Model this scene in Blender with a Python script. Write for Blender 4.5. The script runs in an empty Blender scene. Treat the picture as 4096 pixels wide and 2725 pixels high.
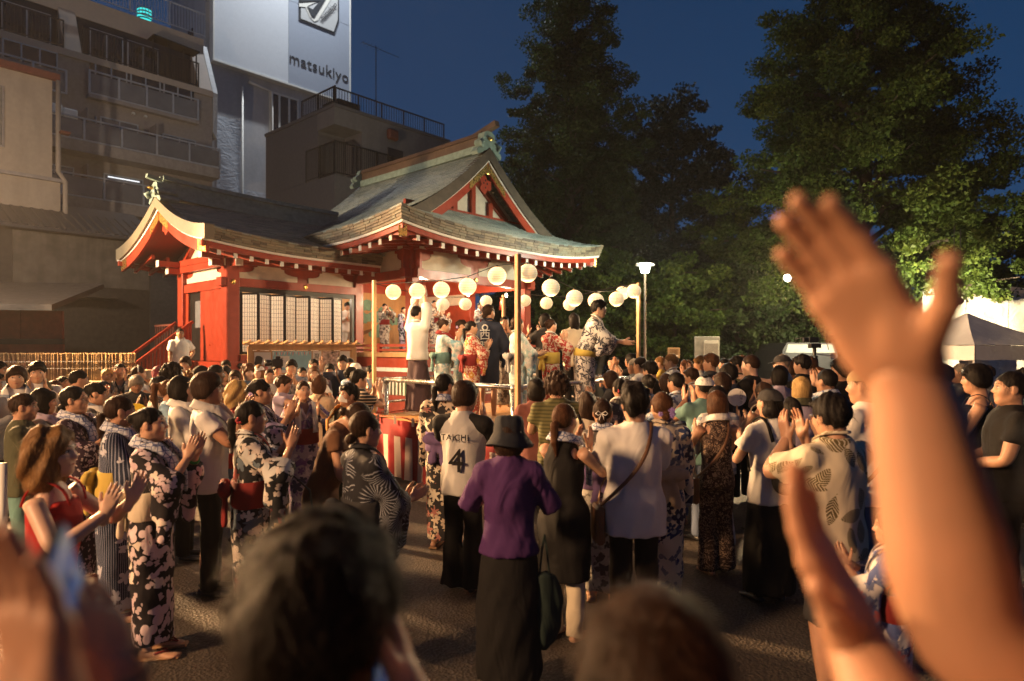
import bpy, bmesh, math, random
import numpy as np
from mathutils import Vector, Matrix
R = math.radians
PI = math.pi
SC = bpy.context.scene
COL = SC.collection
random.seed(7)
# ------------------------------------------------------------------ camera
F, HY, CH = 2617.0, 1400.0, 1.95          # focal length and horizon in photo pixels, camera height
cam = bpy.data.cameras.new('camera')
cam.lens = 23.0
cam.sensor_width = 36.0
cam.shift_y = 37.5 / 4096
cam.clip_start = 0.05
cam.clip_end = 2000
cam.dof.use_dof = True
cam.dof.focus_distance = 7.5
cam.dof.aperture_fstop = 1.65
cam_o = bpy.data.objects.new('camera', cam)
COL.objects.link(cam_o)
cam_o.location = (0, 0, CH)
cam_o.rotation_euler = (R(90), 0, 0)
SC.camera = cam_o
# ------------------------------------------------------------------ sky: dusk, the sun has set behind the buildings
W = bpy.data.worlds.new('World')
SC.world = W
W.use_nodes = True
wn = W.node_tree
bg = wn.nodes['Background']
sky = wn.nodes.new('ShaderNodeTexSky')
sky.sky_type = 'NISHITA'
sky.sun_disc = False
sky.sun_elevation = R(-2.0)
sky.sun_rotation = R(-75)
sky.altitude = 0
sky.air_density = 1.0
sky.dust_density = 0.3
sky.ozone_density = 3.0
# blue-hour air: the twilight sky blended with a smooth horizon-to-zenith blue
tc = wn.nodes.new('ShaderNodeTexCoord')
sx = wn.nodes.new('ShaderNodeSeparateXYZ')
wn.links.new(tc.outputs['Generated'], sx.inputs[0])
rp_ = wn.nodes.new('ShaderNodeValToRGB')
cr_ = rp_.color_ramp
cr_.elements.new(.3)
for e_, (p_, c_) in zip(list(cr_.elements), ((0.0, (.17, .44, 1.0)), (.3, (.07, .28, .74)), (1.0, (.012, .07, .25)))):
    e_.position = p_
    e_.color = (*c_, 1)
wn.links.new(sx.outputs[2], rp_.inputs[0])
mxs = wn.nodes.new('ShaderNodeMix')
mxs.data_type = 'RGBA'
mxs.inputs[0].default_value = .94
wn.links.new(sky.outputs[0], mxs.inputs[6])
wn.links.new(rp_.outputs[0], mxs.inputs[7])
wn.links.new(mxs.outputs[2], bg.inputs[0])
bg.inputs[1].default_value = 0.15
SC.view_settings.view_transform = 'Standard'
SC.view_settings.look = 'None'
SC.view_settings.exposure = 0.12
SC.view_settings.gamma = 1.0
SC.render.engine = 'CYCLES'
SC.cycles.use_denoising = True
SC.cycles.max_bounces = 6
SC.cycles.diffuse_bounces = 3
SC.cycles.glossy_bounces = 2
SC.cycles.transmission_bounces = 4
SC.cycles.transparent_max_bounces = 6
SC.cycles.sample_clamp_indirect = 4.0
SC.cycles.sample_clamp_direct = 0.0
SC.cycles.caustics_reflective = False
SC.cycles.caustics_refractive = False


# ------------------------------------------------------------------ helpers
def at(px, py, d):
    """photo pixel at a distance -> a point in the place"""
    return Vector(((px - 2048) / F * d, d, CH + (HY - py) / F * d))


def gx(px, d):
    return (px - 2048) / F * d


def empty(name, loc=(0, 0, 0), rz=0.0, label=None, cat=None, group=None):
    o = bpy.data.objects.new(name, None)
    COL.objects.link(o)
    o.empty_display_size = 0.2
    o.location = loc
    o.rotation_euler = (0, 0, rz)
    if label:
        tag(o, label, cat, group)
    return o


def tag(o, label=None, cat=None, group=None, kind=None):
    if label:
        o['label'] = label
    if cat:
        o['category'] = cat
    if group:
        o['group'] = group
    if kind:
        o['kind'] = kind
    return o


def link(name, me, parent=None, mat=None):
    o = bpy.data.objects.new(name, me)
    COL.objects.link(o)
    if parent is not None:
        o.parent = parent
    if mat is not None and not me.materials:
        me.materials.append(M(mat) if isinstance(mat, str) else mat)
    return o


def mesh_np(name, v, f, smooth=True, mats=None, fm=None):
    """mesh from numpy arrays: f is (n,3) or (n,4)"""
    me = bpy.data.meshes.new(name)
    v = np.asarray(v, dtype=np.float32)
    f = np.asarray(f, dtype=np.int32)
    n, k = f.shape
    me.vertices.add(len(v))
    me.vertices.foreach_set('co', v.ravel())
    me.loops.add(n * k)
    me.loops.foreach_set('vertex_index', f.ravel())
    me.polygons.add(n)
    me.polygons.foreach_set('loop_start', np.arange(0, n * k, k, dtype=np.int32))
    if smooth:
        me.polygons.foreach_set('use_smooth', np.ones(n, dtype=bool))
    if fm is not None:
        me.polygons.foreach_set('material_index', np.asarray(fm, dtype=np.int32))
    for m in (mats or []):
        me.materials.append(M(m) if isinstance(m, str) else m)
    me.update(calc_edges=True)
    return me


def col_attr(me, vals, name='tint'):
    """per-vertex random value as a float attribute"""
    a = me.attributes.new(name, 'FLOAT', 'POINT')
    a.data.foreach_set('value', np.asarray(vals, dtype=np.float32))


class MB:
    """collects shapes into one mesh"""
    def __init__(s):
        s.v = []
        s.f = []
        s.t = []

    def add(s, vs, fs, t=0.5):
        b = len(s.v)
        s.v += [tuple(x) for x in vs]
        s.f += [tuple(b + i for i in f) for f in fs]
        s.t += [t] * len(vs)
        return s

    def box(s, x0, x1, y0, y1, z0, z1, t=0.5):
        vs = [(x, y, z) for z in (z0, z1) for y in (y0, y1) for x in (x0, x1)]
        return s.add(vs, [(0, 2, 3, 1), (4, 5, 7, 6), (0, 1, 5, 4), (2, 6, 7, 3), (0, 4, 6, 2), (1, 3, 7, 5)], t)

    def bev(s, x0, x1, y0, y1, z0, z1, b=0.01, t=0.5):
        """box with chamfered edges"""
        b = min(b, (x1 - x0) * .45, (y1 - y0) * .45, (z1 - z0) * .45)
        bm = bmesh.new()
        bmesh.ops.create_cube(bm, size=1)
        for v in bm.verts:
            v.co = Vector((x0 + (v.co.x + .5) * (x1 - x0), y0 + (v.co.y + .5) * (y1 - y0), z0 + (v.co.z + .5) * (z1 - z0)))
        bmesh.ops.bevel(bm, geom=bm.edges[:], offset=b, segments=1, affect='EDGES')
        bm.verts.index_update()
        s.add([v.co for v in bm.verts], [[v.index for v in f.verts] for f in bm.faces], t)
        bm.free()
        return s

    def obox(s, p, q, w, h, up=(0, 0, 1), t=0.5):
        """bar of width w and height h from p to q"""
        p, q = Vector(p), Vector(q)
        a = (q - p).normalized()
        up = Vector(up)
        if abs(a.dot(up)) > .98:
            up = Vector((0, 1, 0))
        r = a.cross(up).normalized() * (w / 2)
        u = r.cross(a).normalized() * (h / 2)
        vs = [e + sr * r + su * u for e in (p, q) for su in (-1, 1) for sr in (-1, 1)]
        return s.add(vs, [(0, 1, 3, 2), (4, 6, 7, 5), (0, 4, 5, 1), (2, 3, 7, 6), (0, 2, 6, 4), (1, 5, 7, 3)], t)

    def tube(s, pts, rads, n=8, cap=True, t=0.5, flat=1.0, up=(0, 0, 1)):
        pts = [Vector(p) for p in pts]
        if not hasattr(rads, '__len__'):
            rads = [rads] * len(pts)
        vs, fs = [], []
        prev = None
        for i, p in enumerate(pts):
            a = (pts[min(i + 1, len(pts) - 1)] - pts[max(i - 1, 0)]).normalized()
            if prev is None:
                u = Vector(up)
                if abs(a.dot(u)) > .95:
                    u = Vector((1, 0, 0))
                r = a.cross(u).normalized()
            else:
                r = (prev - a * prev.dot(a)).normalized()
            prev = r
            u = r.cross(a).normalized()
            for k in range(n):
                th = 2 * PI * k / n
                vs.append(p + r * math.cos(th) * rads[i] + u * math.sin(th) * rads[i] * flat)
        for i in range(len(pts) - 1):
            for k in range(n):
                k2 = (k + 1) % n
                fs.append((i * n + k, i * n + k2, (i + 1) * n + k2, (i + 1) * n + k))
        if cap:
            fs.append(tuple(range(n - 1, -1, -1)))
            fs.append(tuple((len(pts) - 1) * n + k for k in range(n)))
        return s.add(vs, fs, t)

    def prism(s, poly, y0, y1, axis='y', t=0.5):
        """polygon (list of 2d points) extruded along an axis; axis y: points are (x,z)"""
        n = len(poly)
        def mk(a, b, c):
            return {'y': (a, c, b), 'x': (c, a, b), 'z': (a, b, c)}[axis]
        vs = [mk(a, b, y0) for a, b in poly] + [mk(a, b, y1) for a, b in poly]
        fs = [tuple(range(n)), tuple(range(2 * n - 1, n - 1, -1))]
        fs += [(i, i + n, (i + 1) % n + n, (i + 1) % n) for i in range(n)]
        return s.add(vs, fs, t)

    def lathe(s, prof, n=16, c=(0, 0, 0), t=0.5):
        vs, fs = [], []
        for r, z in prof:
            for k in range(n):
                th = 2 * PI * k / n
                vs.append((c[0] + r * math.cos(th), c[1] + r * math.sin(th), c[2] + z))
        for i in range(len(prof) - 1):
            for k in range(n):
                fs.append((i * n + k, i * n + (k + 1) % n, (i + 1) * n + (k + 1) % n, (i + 1) * n + k))
        return s.add(vs, fs, t)

    def grid(s, fn, nu, nv, t=0.5):
        vs = [fn(i / nu, j / nv) for j in range(nv + 1) for i in range(nu + 1)]
        fs = [(j * (nu + 1) + i, j * (nu + 1) + i + 1, (j + 1) * (nu + 1) + i + 1, (j + 1) * (nu + 1) + i)
              for j in range(nv) for i in range(nu)]
        return s.add(vs, fs, t)

    def build(s, name, mat, parent=None, smooth=False, fix=True):
        me = bpy.data.meshes.new(name)
        me.from_pydata(s.v, [], s.f)
        if fix:
            bm = bmesh.new()
            bm.from_mesh(me)
            bmesh.ops.recalc_face_normals(bm, faces=bm.faces)
            bm.to_mesh(me)
            bm.free()
        if smooth:
            me.polygons.foreach_set('use_smooth', [True] * len(me.polygons))
        me.update()
        col_attr(me, s.t)
        return link(name, me, parent, mat)


def box(name, mat, parent, *a, b=0.0):
    m = MB()
    (m.bev(*a, b=b) if b else m.box(*a))
    return m.build(name, mat, parent)


def text_mesh(name, s, size, mat, parent=None, thick=0.004, align='CENTER', bold=0.0, space=1.0):
    """lettering as real geometry"""
    c = bpy.data.curves.new(name, 'FONT')
    c.body = s
    c.size = size
    c.extrude = thick
    c.offset = bold
    c.align_x = align
    c.align_y = 'CENTER'
    c.space_character = space
    c.resolution_u = 3
    o = bpy.data.objects.new(name + '_tmp', c)
    COL.objects.link(o)
    dg = bpy.context.evaluated_depsgraph_get()
    me = bpy.data.meshes.new_from_object(o.evaluated_get(dg))
    bpy.data.objects.remove(o)
    bpy.data.curves.remove(c)
    me.name = name
    me.materials.clear()
    return link(name, me, parent, mat)


# ------------------------------------------------------------------ materials
MATS = {}


def M(n):
    return MATS[n]


class NT:
    def __init__(s, name):
        s.m = bpy.data.materials.new(name)
        s.m.use_nodes = True
        s.t = s.m.node_tree
        s.b = s.t.nodes['Principled BSDF']
        s.out = s.t.nodes['Material Output']

    def n(s, typ, **kw):
        nd = s.t.nodes.new('ShaderNode' + typ)
        for k, v in kw.items():
            if k.startswith('i_'):
                key = k[2:]
                key = int(key) if key.isdigit() else key.replace('_', ' ')
                nd.inputs[key].default_value = v
            else:
                setattr(nd, k, v)
        return nd

    def l(s, a, b):
        s.t.links.new(a, b)
        return s

    def val(s, x):
        return x

    def math(s, op, a, b=None, c=None):
        nd = s.t.nodes.new('ShaderNodeMath')
        nd.operation = op
        for i, v in enumerate((a, b, c)):
            if v is None:
                continue
            if isinstance(v, (int, float)):
                nd.inputs[i].default_value = v
            else:
                s.t.links.new(v, nd.inputs[i])
        return nd.outputs[0]

    def ramp(s, fac, stops, interp='LINEAR'):
        nd = s.t.nodes.new('ShaderNodeValToRGB')
        cr = nd.color_ramp
        cr.interpolation = interp
        while len(cr.elements) < len(stops):
            cr.elements.new(0.5)
        for e, (p, c) in zip(cr.elements, stops):
            e.position = p
            e.color = (c[0], c[1], c[2], 1) if hasattr(c, '__len__') else (c, c, c, 1)
        s.t.links.new(fac, nd.inputs[0])
        return nd.outputs[0]

    def mix(s, fac, a, b, blend='MIX'):
        nd = s.t.nodes.new('ShaderNodeMix')
        nd.data_type = 'RGBA'
        nd.blend_type = blend
        for i, v in ((0, fac), (6, a), (7, b)):
            if isinstance(v, (int, float)):
                nd.inputs[i].default_value = v
            elif isinstance(v, tuple):
                nd.inputs[i].default_value = (v[0], v[1], v[2], 1)
            else:
                s.t.links.new(v, nd.inputs[i])
        return nd.outputs[2]

    def coord(s, kind='Object', scale=None, rot=None):
        nd = s.t.nodes.new('ShaderNodeTexCoord')
        o = nd.outputs[kind]
        if scale is not None or rot is not None:
            mp = s.t.nodes.new('ShaderNodeMapping')
            s.t.links.new(o, mp.inputs[0])
            if scale is not None:
                mp.inputs['Scale'].default_value = scale if hasattr(scale, '__len__') else (scale,) * 3
            if rot is not None:
                mp.inputs['Rotation'].default_value = rot
            o = mp.outputs[0]
        return o

    def noise(s, vec, scale=5, detail=3, rough=.55, dist=0.0):
        nd = s.t.nodes.new('ShaderNodeTexNoise')
        nd.inputs['Scale'].default_value = scale
        nd.inputs['Detail'].default_value = detail
        nd.inputs['Roughness'].default_value = rough
        nd.inputs['Distortion'].default_value = dist
        s.t.links.new(vec, nd.inputs['Vector'])
        return nd.outputs[0]

    def bump(s, h, strength=.3, dist=.01, chain=None):
        nd = s.t.nodes.new('ShaderNodeBump')
        nd.inputs['Strength'].default_value = strength
        nd.inputs['Distance'].default_value = dist
        s.t.links.new(h, nd.inputs['Height'])
        if chain is not None:
            s.t.links.new(chain, nd.inputs['Normal'])
        return nd.outputs[0]

    def done(s, col=None, rough=None, normal=None, metal=None, spec=None, key=None, **kw):
        for k, v in (('Base Color', col), ('Roughness', rough), ('Normal', normal), ('Metallic', metal), ('Specular IOR Level', spec)):
            if v is None:
                continue
            if isinstance(v, (int, float)):
                s.b.inputs[k].default_value = v
            elif isinstance(v, tuple):
                s.b.inputs[k].default_value = (v[0], v[1], v[2], 1)
            else:
                s.t.links.new(v, s.b.inputs[k])
        for k, v in kw.items():
            s.b.inputs[k.replace('_', ' ')].default_value = v
        MATS[key or s.m.name] = s.m
        return s.m


def simple(name, c, rough=.6, metal=0.0, var=.15, scale=6.0, bump=.1, bscale=40, bdist=.004, spec=.4, streak=None, coat=0):
    """base colour with mottling, fine relief"""
    k = NT(name)
    v = k.coord('Object')
    n1 = k.noise(v, scale, 4)
    lo = tuple(x * (1 - var) for x in c)
    hi = tuple(min(1, x * (1 + var)) for x in c)
    col = k.ramp(n1, [(.3, lo), (.7, hi)])
    if streak:
        v2 = k.coord('Object', scale=streak)
        n3 = k.noise(v2, 1.0, 4)
        col = k.mix(k.ramp(n3, [(.45, 0), (.75, .5)]), col, tuple(x * .55 for x in c))
    n2 = k.noise(v, bscale, 3)
    rg = k.ramp(n1, [(.2, max(0, rough - .1)), (.8, min(1, rough + .1))])
    nb = k.bump(n2, bump, bdist) if bump else None
    return k.done(col, rg, nb, metal, spec, key=name)


def emis(name, c, e):
    k = NT(name)
    k.b.inputs['Emission Color'].default_value = (*c, 1)
    k.b.inputs['Emission Strength'].default_value = e
    return k.done(c, .5, key=name)


def lamp(name, kind, loc, energy, color, parent=None, aim=None, spot=None, blend=.4, radius=.1):
    L = bpy.data.lights.new(name, kind)
    L.energy = energy
    L.color = color
    if kind in ('POINT', 'SPOT'):
        L.shadow_soft_size = radius
    if kind == 'SPOT':
        L.spot_size = R(spot or 90)
        L.spot_blend = blend
    o = bpy.data.objects.new(name, L)
    COL.objects.link(o)
    o.location = loc
    if aim is not None:
        o.rotation_euler = (Vector(aim) - Vector(loc)).to_track_quat('-Z', 'Y').to_euler()
    if parent is not None:
        o.parent = parent
    return o


# structural paints and stone
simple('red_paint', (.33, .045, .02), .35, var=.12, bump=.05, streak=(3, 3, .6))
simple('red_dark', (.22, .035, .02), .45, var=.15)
simple('plaster', (.62, .53, .42), .8, var=.08, bump=.08, bscale=60)
simple('white_paint', (.72, .68, .6), .5, var=.05)
simple('gold', (.75, .48, .13), .3, metal=.9, var=.25, scale=20, bump=.6, bscale=45, bdist=.01)
simple('copper_green', (.2, .27, .23), .45, var=.2, scale=8)
simple('ridge_brown', (.1, .062, .04), .5, var=.25, scale=3, streak=(1, 1, 4))
simple('dark_wood', (.03, .024, .02), .5, var=.3)
simple('black_frame', (.012, .01, .009), .4)
simple('light_wood', (.5, .3, .14), .55, var=.18, scale=3, streak=(14, 14, .8))
simple('stage_wood', (.42, .22, .08), .5, var=.18, scale=2, streak=(8, 8, .6))
simple('steel', (.55, .54, .52), .28, metal=.9, var=.08)
simple('grey_metal', (.3, .31, .33), .4, metal=.6, var=.1)
simple('dark_metal', (.03, .03, .032), .45, metal=.3)
simple('white_plastic', (.75, .74, .7), .4, var=.04)
simple('black_plastic', (.012, .012, .013), .35)
simple('green_slat', (.05, .12, .07), .5)
simple('tile_white', (.7, .69, .64), .35, var=.06)
simple('rust_red', (.17, .05, .03), .6, var=.2)
# ================================================================== THE SETTING
GA = R(48)                                   # the street grid's turn
U = Vector((math.cos(GA), math.sin(GA), 0))
V = Vector((-math.sin(GA), math.cos(GA), 0))


def on_u(B, px, py=None):
    """where the sight line through px meets a wall running along U from B: (distance along, height)"""
    k = (px - 2048) / F
    t = (k * B[1] - B[0]) / (U.x - k * U.y)
    d = B[1] + t * U.y
    return (t, CH + (HY - py) / F * d) if py is not None else t


def on_v(B, px, py=None):
    k = (px - 2048) / F
    t = (k * B[1] - B[0]) / (V.x - k * V.y)
    d = B[1] + t * V.y
    return (t, CH + (HY - py) / F * d) if py is not None else t


# asphalt: coarse aggregate that glitters in grazing light
k = NT('asphalt')
v = k.coord('Object')
n1 = k.noise(v, .7, 5)
n2 = k.noise(v, 38, 3, .6)
vo = k.n('TexVoronoi', i_Scale=48.0)
k.l(v, vo.inputs['Vector'])
col = k.ramp(n1, [(.3, (.026, .021, .018)), (.72, (.055, .045, .038))])
col = k.mix(k.ramp(vo.outputs['Color'], [(.1, 0), (.9, .55)]), col, (.1, .08, .062))
nb = k.bump(vo.outputs['Distance'], .6, .012)
nb = k.bump(n2, .4, .01, nb)
k.done(col, k.ramp(n2, [(.3, .5), (.7, .8)]), nb, spec=.4, key='asphalt')
m = MB()
m.grid(lambda a, b: (-300 + 600 * a, -60 + 900 * b, 0), 2, 2)
g = m.build('ground', 'asphalt')
tag(g, 'dark rough asphalt ground of the square under the crowd', 'ground', kind='structure')

simple('apartment_wall', (.29, .25, .225), .75, var=.12, bscale=25, bump=.2)
simple('apartment_tan', (.46, .37, .3), .7, var=.06, bump=.25, bscale=30)
simple('slab_grey', (.33, .29, .265), .7, var=.15, streak=(2, 2, .5))
simple('white_tile', (.55, .55, .54), .5, var=.12, bscale=15, bump=.5)
simple('aluminium', (.45, .47, .5), .45, metal=.3, var=.08)
simple('cream_wall', (.42, .34, .26), .8, var=.06, bump=.1, streak=(1.5, 1.5, .3))
simple('grey_tower', (.46, .44, .43), .7, var=.06, bump=.05, streak=(1, 1, .25))
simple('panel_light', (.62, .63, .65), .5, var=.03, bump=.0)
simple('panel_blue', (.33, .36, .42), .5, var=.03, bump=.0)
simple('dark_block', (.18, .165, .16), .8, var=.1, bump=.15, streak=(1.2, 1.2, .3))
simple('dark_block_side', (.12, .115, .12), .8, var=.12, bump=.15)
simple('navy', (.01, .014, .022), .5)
simple('charcoal_print', (.03, .034, .04), .5)
simple('curtain_cloth', (.2, .19, .17), .9, var=.3, streak=(8, 8, .5))
k = NT('night_glass')
k.done((.012, .015, .02), .06, spec=.6, key='night_glass')
k = NT('frosted_glass')
v = k.coord('Object')
k.done(k.ramp(k.noise(v, 1.2, 3), [(.3, (.12, .13, .145)), (.7, (.18, .19, .205))]), .25, spec=.5, key='frosted_glass')
k = NT('roof_tiles')
k.done((.05, .048, .05), .35, spec=.5, key='roof_tiles')

# ------------------------------------------------------------------ stepped apartment block
EB = (-17.4, 38.0)
ap = empty('apartment_block', (EB[0], EB[1], 0), GA,
           'dark brown apartment block with stepped balconies, railings and a rooftop terrace', 'building')
box('wall', 'apartment_wall', ap, -17, 0, 0.02, 10, 0, 16.95)


def window(par, x0, x1, z0, z1, y, panes=2, glass='night_glass', fr='aluminium', fw=.06):
    w = MB()
    w.box(x0, x1, y - .05, y + .04, z1 - fw, z1)
    w.box(x0, x1, y - .05, y + .04, z0, z0 + fw)
    for i in range(panes + 1):
        xc = x0 + (x1 - x0) * i / panes
        xc = min(max(xc, x0 + fw / 2), x1 - fw / 2)
        w.box(xc - fw / 2, xc + fw / 2, y - .047, y + .037, z0 + fw, z1 - fw)
    wo = w.build('window', fr, par)
    for i in range(panes):
        a, b = x0 + (x1 - x0) * i / panes, x0 + (x1 - x0) * (i + 1) / panes
        box('pane', glass, wo, a + fw / 2, b - fw / 2, y - .012 + .012 * (i % 2), y + .008 + .012 * (i % 2), z0 + fw, z1 - fw)
    return wo


def railing(par, x0, x1, y, z0, z1, mat='aluminium', step=.13, post=1.35, bar=.022, name='railing'):
    r = MB()
    r.box(x0, x1, y - .035, y + .035, z1 - .06, z1)
    r.box(x0, x1, y - .025, y + .025, z0 + .06, z0 + .1)
    n = max(1, round((x1 - x0) / post))
    for i in range(n + 1):
        xc = x0 + (x1 - x0) * i / n
        r.box(xc - .03, xc + .03, y - .03, y + .03, z0, z1 - .002)
    n = int((x1 - x0) / step)
    for i in range(1, n):
        xc = x0 + (x1 - x0) * i / n
        r.box(xc - bar / 2, xc + bar / 2, y - bar / 2, y + bar / 2, z0 + .1, z1 - .06)
    return r.build(name, mat, par)


def glass_rail(par, x0, x1, y, z0, z1, n):
    r = MB()
    r.box(x0, x1, y - .04, y + .04, z1 - .07, z1)
    r.box(x0, x1, y - .03, y + .03, z0, z0 + .07)
    for i in range(n + 1):
        xc = x0 + (x1 - x0) * i / n
        r.box(xc - .045, xc + .045, y - .045, y + .045, z0 + .01, z1 - .01)
    ro = r.build('railing', 'aluminium', par)
    for i in range(n):
        a, b = x0 + (x1 - x0) * i / n, x0 + (x1 - x0) * (i + 1) / n
        box('panel', 'frosted_glass', ro, a + .06, b - .06, y - .01, y + .01, z0 + .1, z1 - .16)
    return ro


# lower balconies
for z, x0, x1 in ((9.45, -9.5, -.4), (12.25, -8.4, -.05)):
    box('balcony_floor', 'slab_grey', ap, x0, x1, -1.1, .01, z - .55, z)
    glass_rail(ap, x0, x1, -1.06, z + .02, z + 1.15, 5)
    for xp in (-6.55, -3.35):
        box('partition', 'slab_grey', ap, xp - .03, xp + .03, -1.0, .0, z, z + 1.75)
for a, b, z0, z1 in ((-5.75, -3.95, 12.3, 14.0), (-2.75, -.95, 12.3, 13.85), (-8.1, -6.9, 12.3, 14.0)):
    window(ap, a, b, z0, z1, -.02, glass='frosted_glass')
for a, b in ((-5.6, -3.7), (-2.6, -.8), (-8.6, -6.9)):
    window(ap, a, b, 9.5, 11.1, -.02, glass='frosted_glass')
emis('strip_lamp', (.9, .95, 1.0), 1.2)
box('strip_light', 'strip_lamp', ap, -5.4, -3.9, -.075, -.06, 10.92, 10.97)
for x in (-4.2, -3.6):
    MB().lathe([(.09, -.06), (.1, 0), (.07, .05), (.0, .08)], 10, (x, -.06, 14.55)).build('vent_cap', 'white_plastic', ap, True)
MB().tube([(-5.95, -.08, 12.3), (-5.95, -.08, 13.9)], .05).build('pipe', 'aluminium', ap, True)
ac = MB()
ac.bev(-8.35, -7.6, -.9, -.55, 13.15, 13.85, .03)
ac.bev(-7.55, -6.95, -.9, -.55, 13.1, 13.75, .05)
ac.build('laundry_tank', 'white_plastic', ap)
# third row: navy sheet standing in for a shaded recess, behind a long glass railing
box('recess_shade_sheet', 'navy', ap, -6.2, -1.05, -.04, .03, 15.15, 16.8)
glass_rail(ap, -6.3, -.95, -.3, 14.95, 16.15, 4)
box('balcony_floor', 'slab_grey', ap, -6.35, -.9, -.36, .015, 14.75, 14.93)
for i in range(3):
    window(ap, -6.0 + i * 1.65, -4.5 + i * 1.65, 15.3, 16.7, -.06)
glass_rail(ap, -10, -7.3, -.3, 14.6, 15.8, 2)
window(ap, -9.8, -7.6, 15.0, 16.6, -.06, 3)
# sloping tan upper storeys
m = MB()
for x0, x1 in ((-17, -9.95), (-7.3, -6.55), (-.75, .0)):
    m.add([(x0, 0, 16.95), (x1, 0, 16.95), (x1, 1.5, 20.1), (x0, 1.5, 20.1), (x0, 3, 16.95), (x1, 3, 16.95), (x0, 3, 20.1), (x1, 3, 20.1)],
          [(0, 1, 2, 3), (0, 3, 6, 4), (1, 5, 7, 2), (3, 2, 7, 6), (4, 6, 7, 5), (0, 4, 5, 1)])
m.box(-17, .0, 1.2, 9.9, 19.3, 20.35)
m.build('mansard', 'apartment_tan', ap)
m = MB()
m.add([(.02, -.03, 16.9), (.3, -.03, 16.9), (.3, 1.47, 20.1), (.02, 1.47, 20.1), (.02, -.03, 14.6), (.3, .1, 14.3), (.3, 3, 20.1), (.02, 3, 20.1), (.3, 3, 14.3), (.02, 3, 14.6)],
      [(0, 1, 2, 3), (4, 5, 1, 0), (1, 5, 8, 6, 2), (3, 2, 6, 7), (0, 3, 7, 9, 4), (4, 9, 8, 5), (9, 7, 6, 8)])
m.build('parapet', 'white_tile', ap)
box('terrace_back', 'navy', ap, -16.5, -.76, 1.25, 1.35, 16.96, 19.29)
for x0, x1 in ((-6.5, -.8), (-9.9, -7.35)):
    railing(ap, x0, x1, -.02, 16.97, 18.35, 'dark_metal', .14)
box('ledge', 'apartment_tan', ap, -17, .0, -.12, .3, 16.6, 16.93)
for i, x in enumerate((-5.9, -4.1)):
    window(ap, x, x + 1.6, 17.0, 18.9, 1.2)
m = MB()
m.obox((-3.3, .1, 19.0), (-.85, .1, 18.85), .9, .05)
m.build('awning', 'dark_wood', ap)
m = MB()
for x in (-3.2, -2.4, -1.6, -.9):
    m.box(x - .03, x + .03, -.0, .06, 17.0, 18.85)
m.build('awning_post', 'dark_metal', ap)
railing(ap, -16, -.05, .9, 20.36, 21.75, 'aluminium', .16, 1.9, .028)
window(ap, -9.6, -7.6, 17.0, 18.9, 1.2)

# ------------------------------------------------------------------ cream building at the left
CB = (-18.0, 26.0)
cr = empty('cream_building', (CB[0], CB[1], 0), GA, 'tall cream plastered building with brown drainpipe beside the apartment block', 'building')
box('wall', 'cream_wall', cr, -12, -.22, 0.05, 8, 8.7, 12.7)
box('lower_wall', 'cream_wall', cr, -12, 0, -.18, 8.2, 0, 8.55)
box('ledge', 'slab_grey', cr, -12, .1, -.3, 8.3, 8.56, 8.69)
box('gutter', 'rust_red', cr, -12, .0, -.16, .04, 12.6, 12.85)
m = MB()
m.tube([(-.05, -.1, 12.6), (-.05, -.1, 9.0), (.14, -.3, 8.6), (.14, -.3, .1)], .09, 8)
m.build('drainpipe', 'cream_wall', cr, True)
m = MB()
for z in (10.5, 6.5, 4.0):
    m.bev(-.05, .3, -.42, -.05, z, z + .09, .01)
m.build('pipe_bracket', 'rust_red', cr)
window(cr, -3.6, -1.75, 9.6, 11.9, .02, 2, 'curtain_cloth', 'slab_grey')
window(cr, -3.6, -1.75, 4.8, 6.6, -.21, 2, 'curtain_cloth', 'cream_wall')
# tiled low house in the gap
hb = at(600, 1130, 27)
ho = empty('old_house', (hb.x, hb.y, 0), GA, 'weathered wooden house with dark tiled roof between the cream building and the shrine', 'house')
box('wall', 'dark_wood', ho, -6, 0, 0, 5, 0, 6.6)
simple('stained_panel', (.1, .085, .07), .8, var=.35, scale=2, streak=(5, 5, .5))
box('siding', 'stained_panel', ho, -4.6, -.05, -.08, -.005, 4.4, 6.3)
for i in range(20):
    x = -6.3 + i * .32
    m = MB()
    m.tube([(x, -.9, 6.35), (x, 1.4, 7.35)], .1, 6)
    m.build('roof_tile', 'roof_tiles', ho)
m = MB()
m.add([(-6.4, -.95, 6.25), (.2, -.95, 6.25), (.2, 2.5, 7.8), (-6.4, 2.5, 7.8), (-6.4, -.95, 6.35), (.2, -.95, 6.35), (.2, 2.5, 7.9), (-6.4, 2.5, 7.9)],
      [(0, 1, 5, 4), (4, 5, 6, 7), (3, 2, 1, 0), (2, 3, 7, 6), (1, 2, 6, 5), (0, 4, 7, 3)])
m.build('roof', 'roof_tiles', ho)
box('box_awning', 'dark_wood', ho, -4.2, -1.6, -1.4, -.09, 3.9, 4.05)

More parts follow.
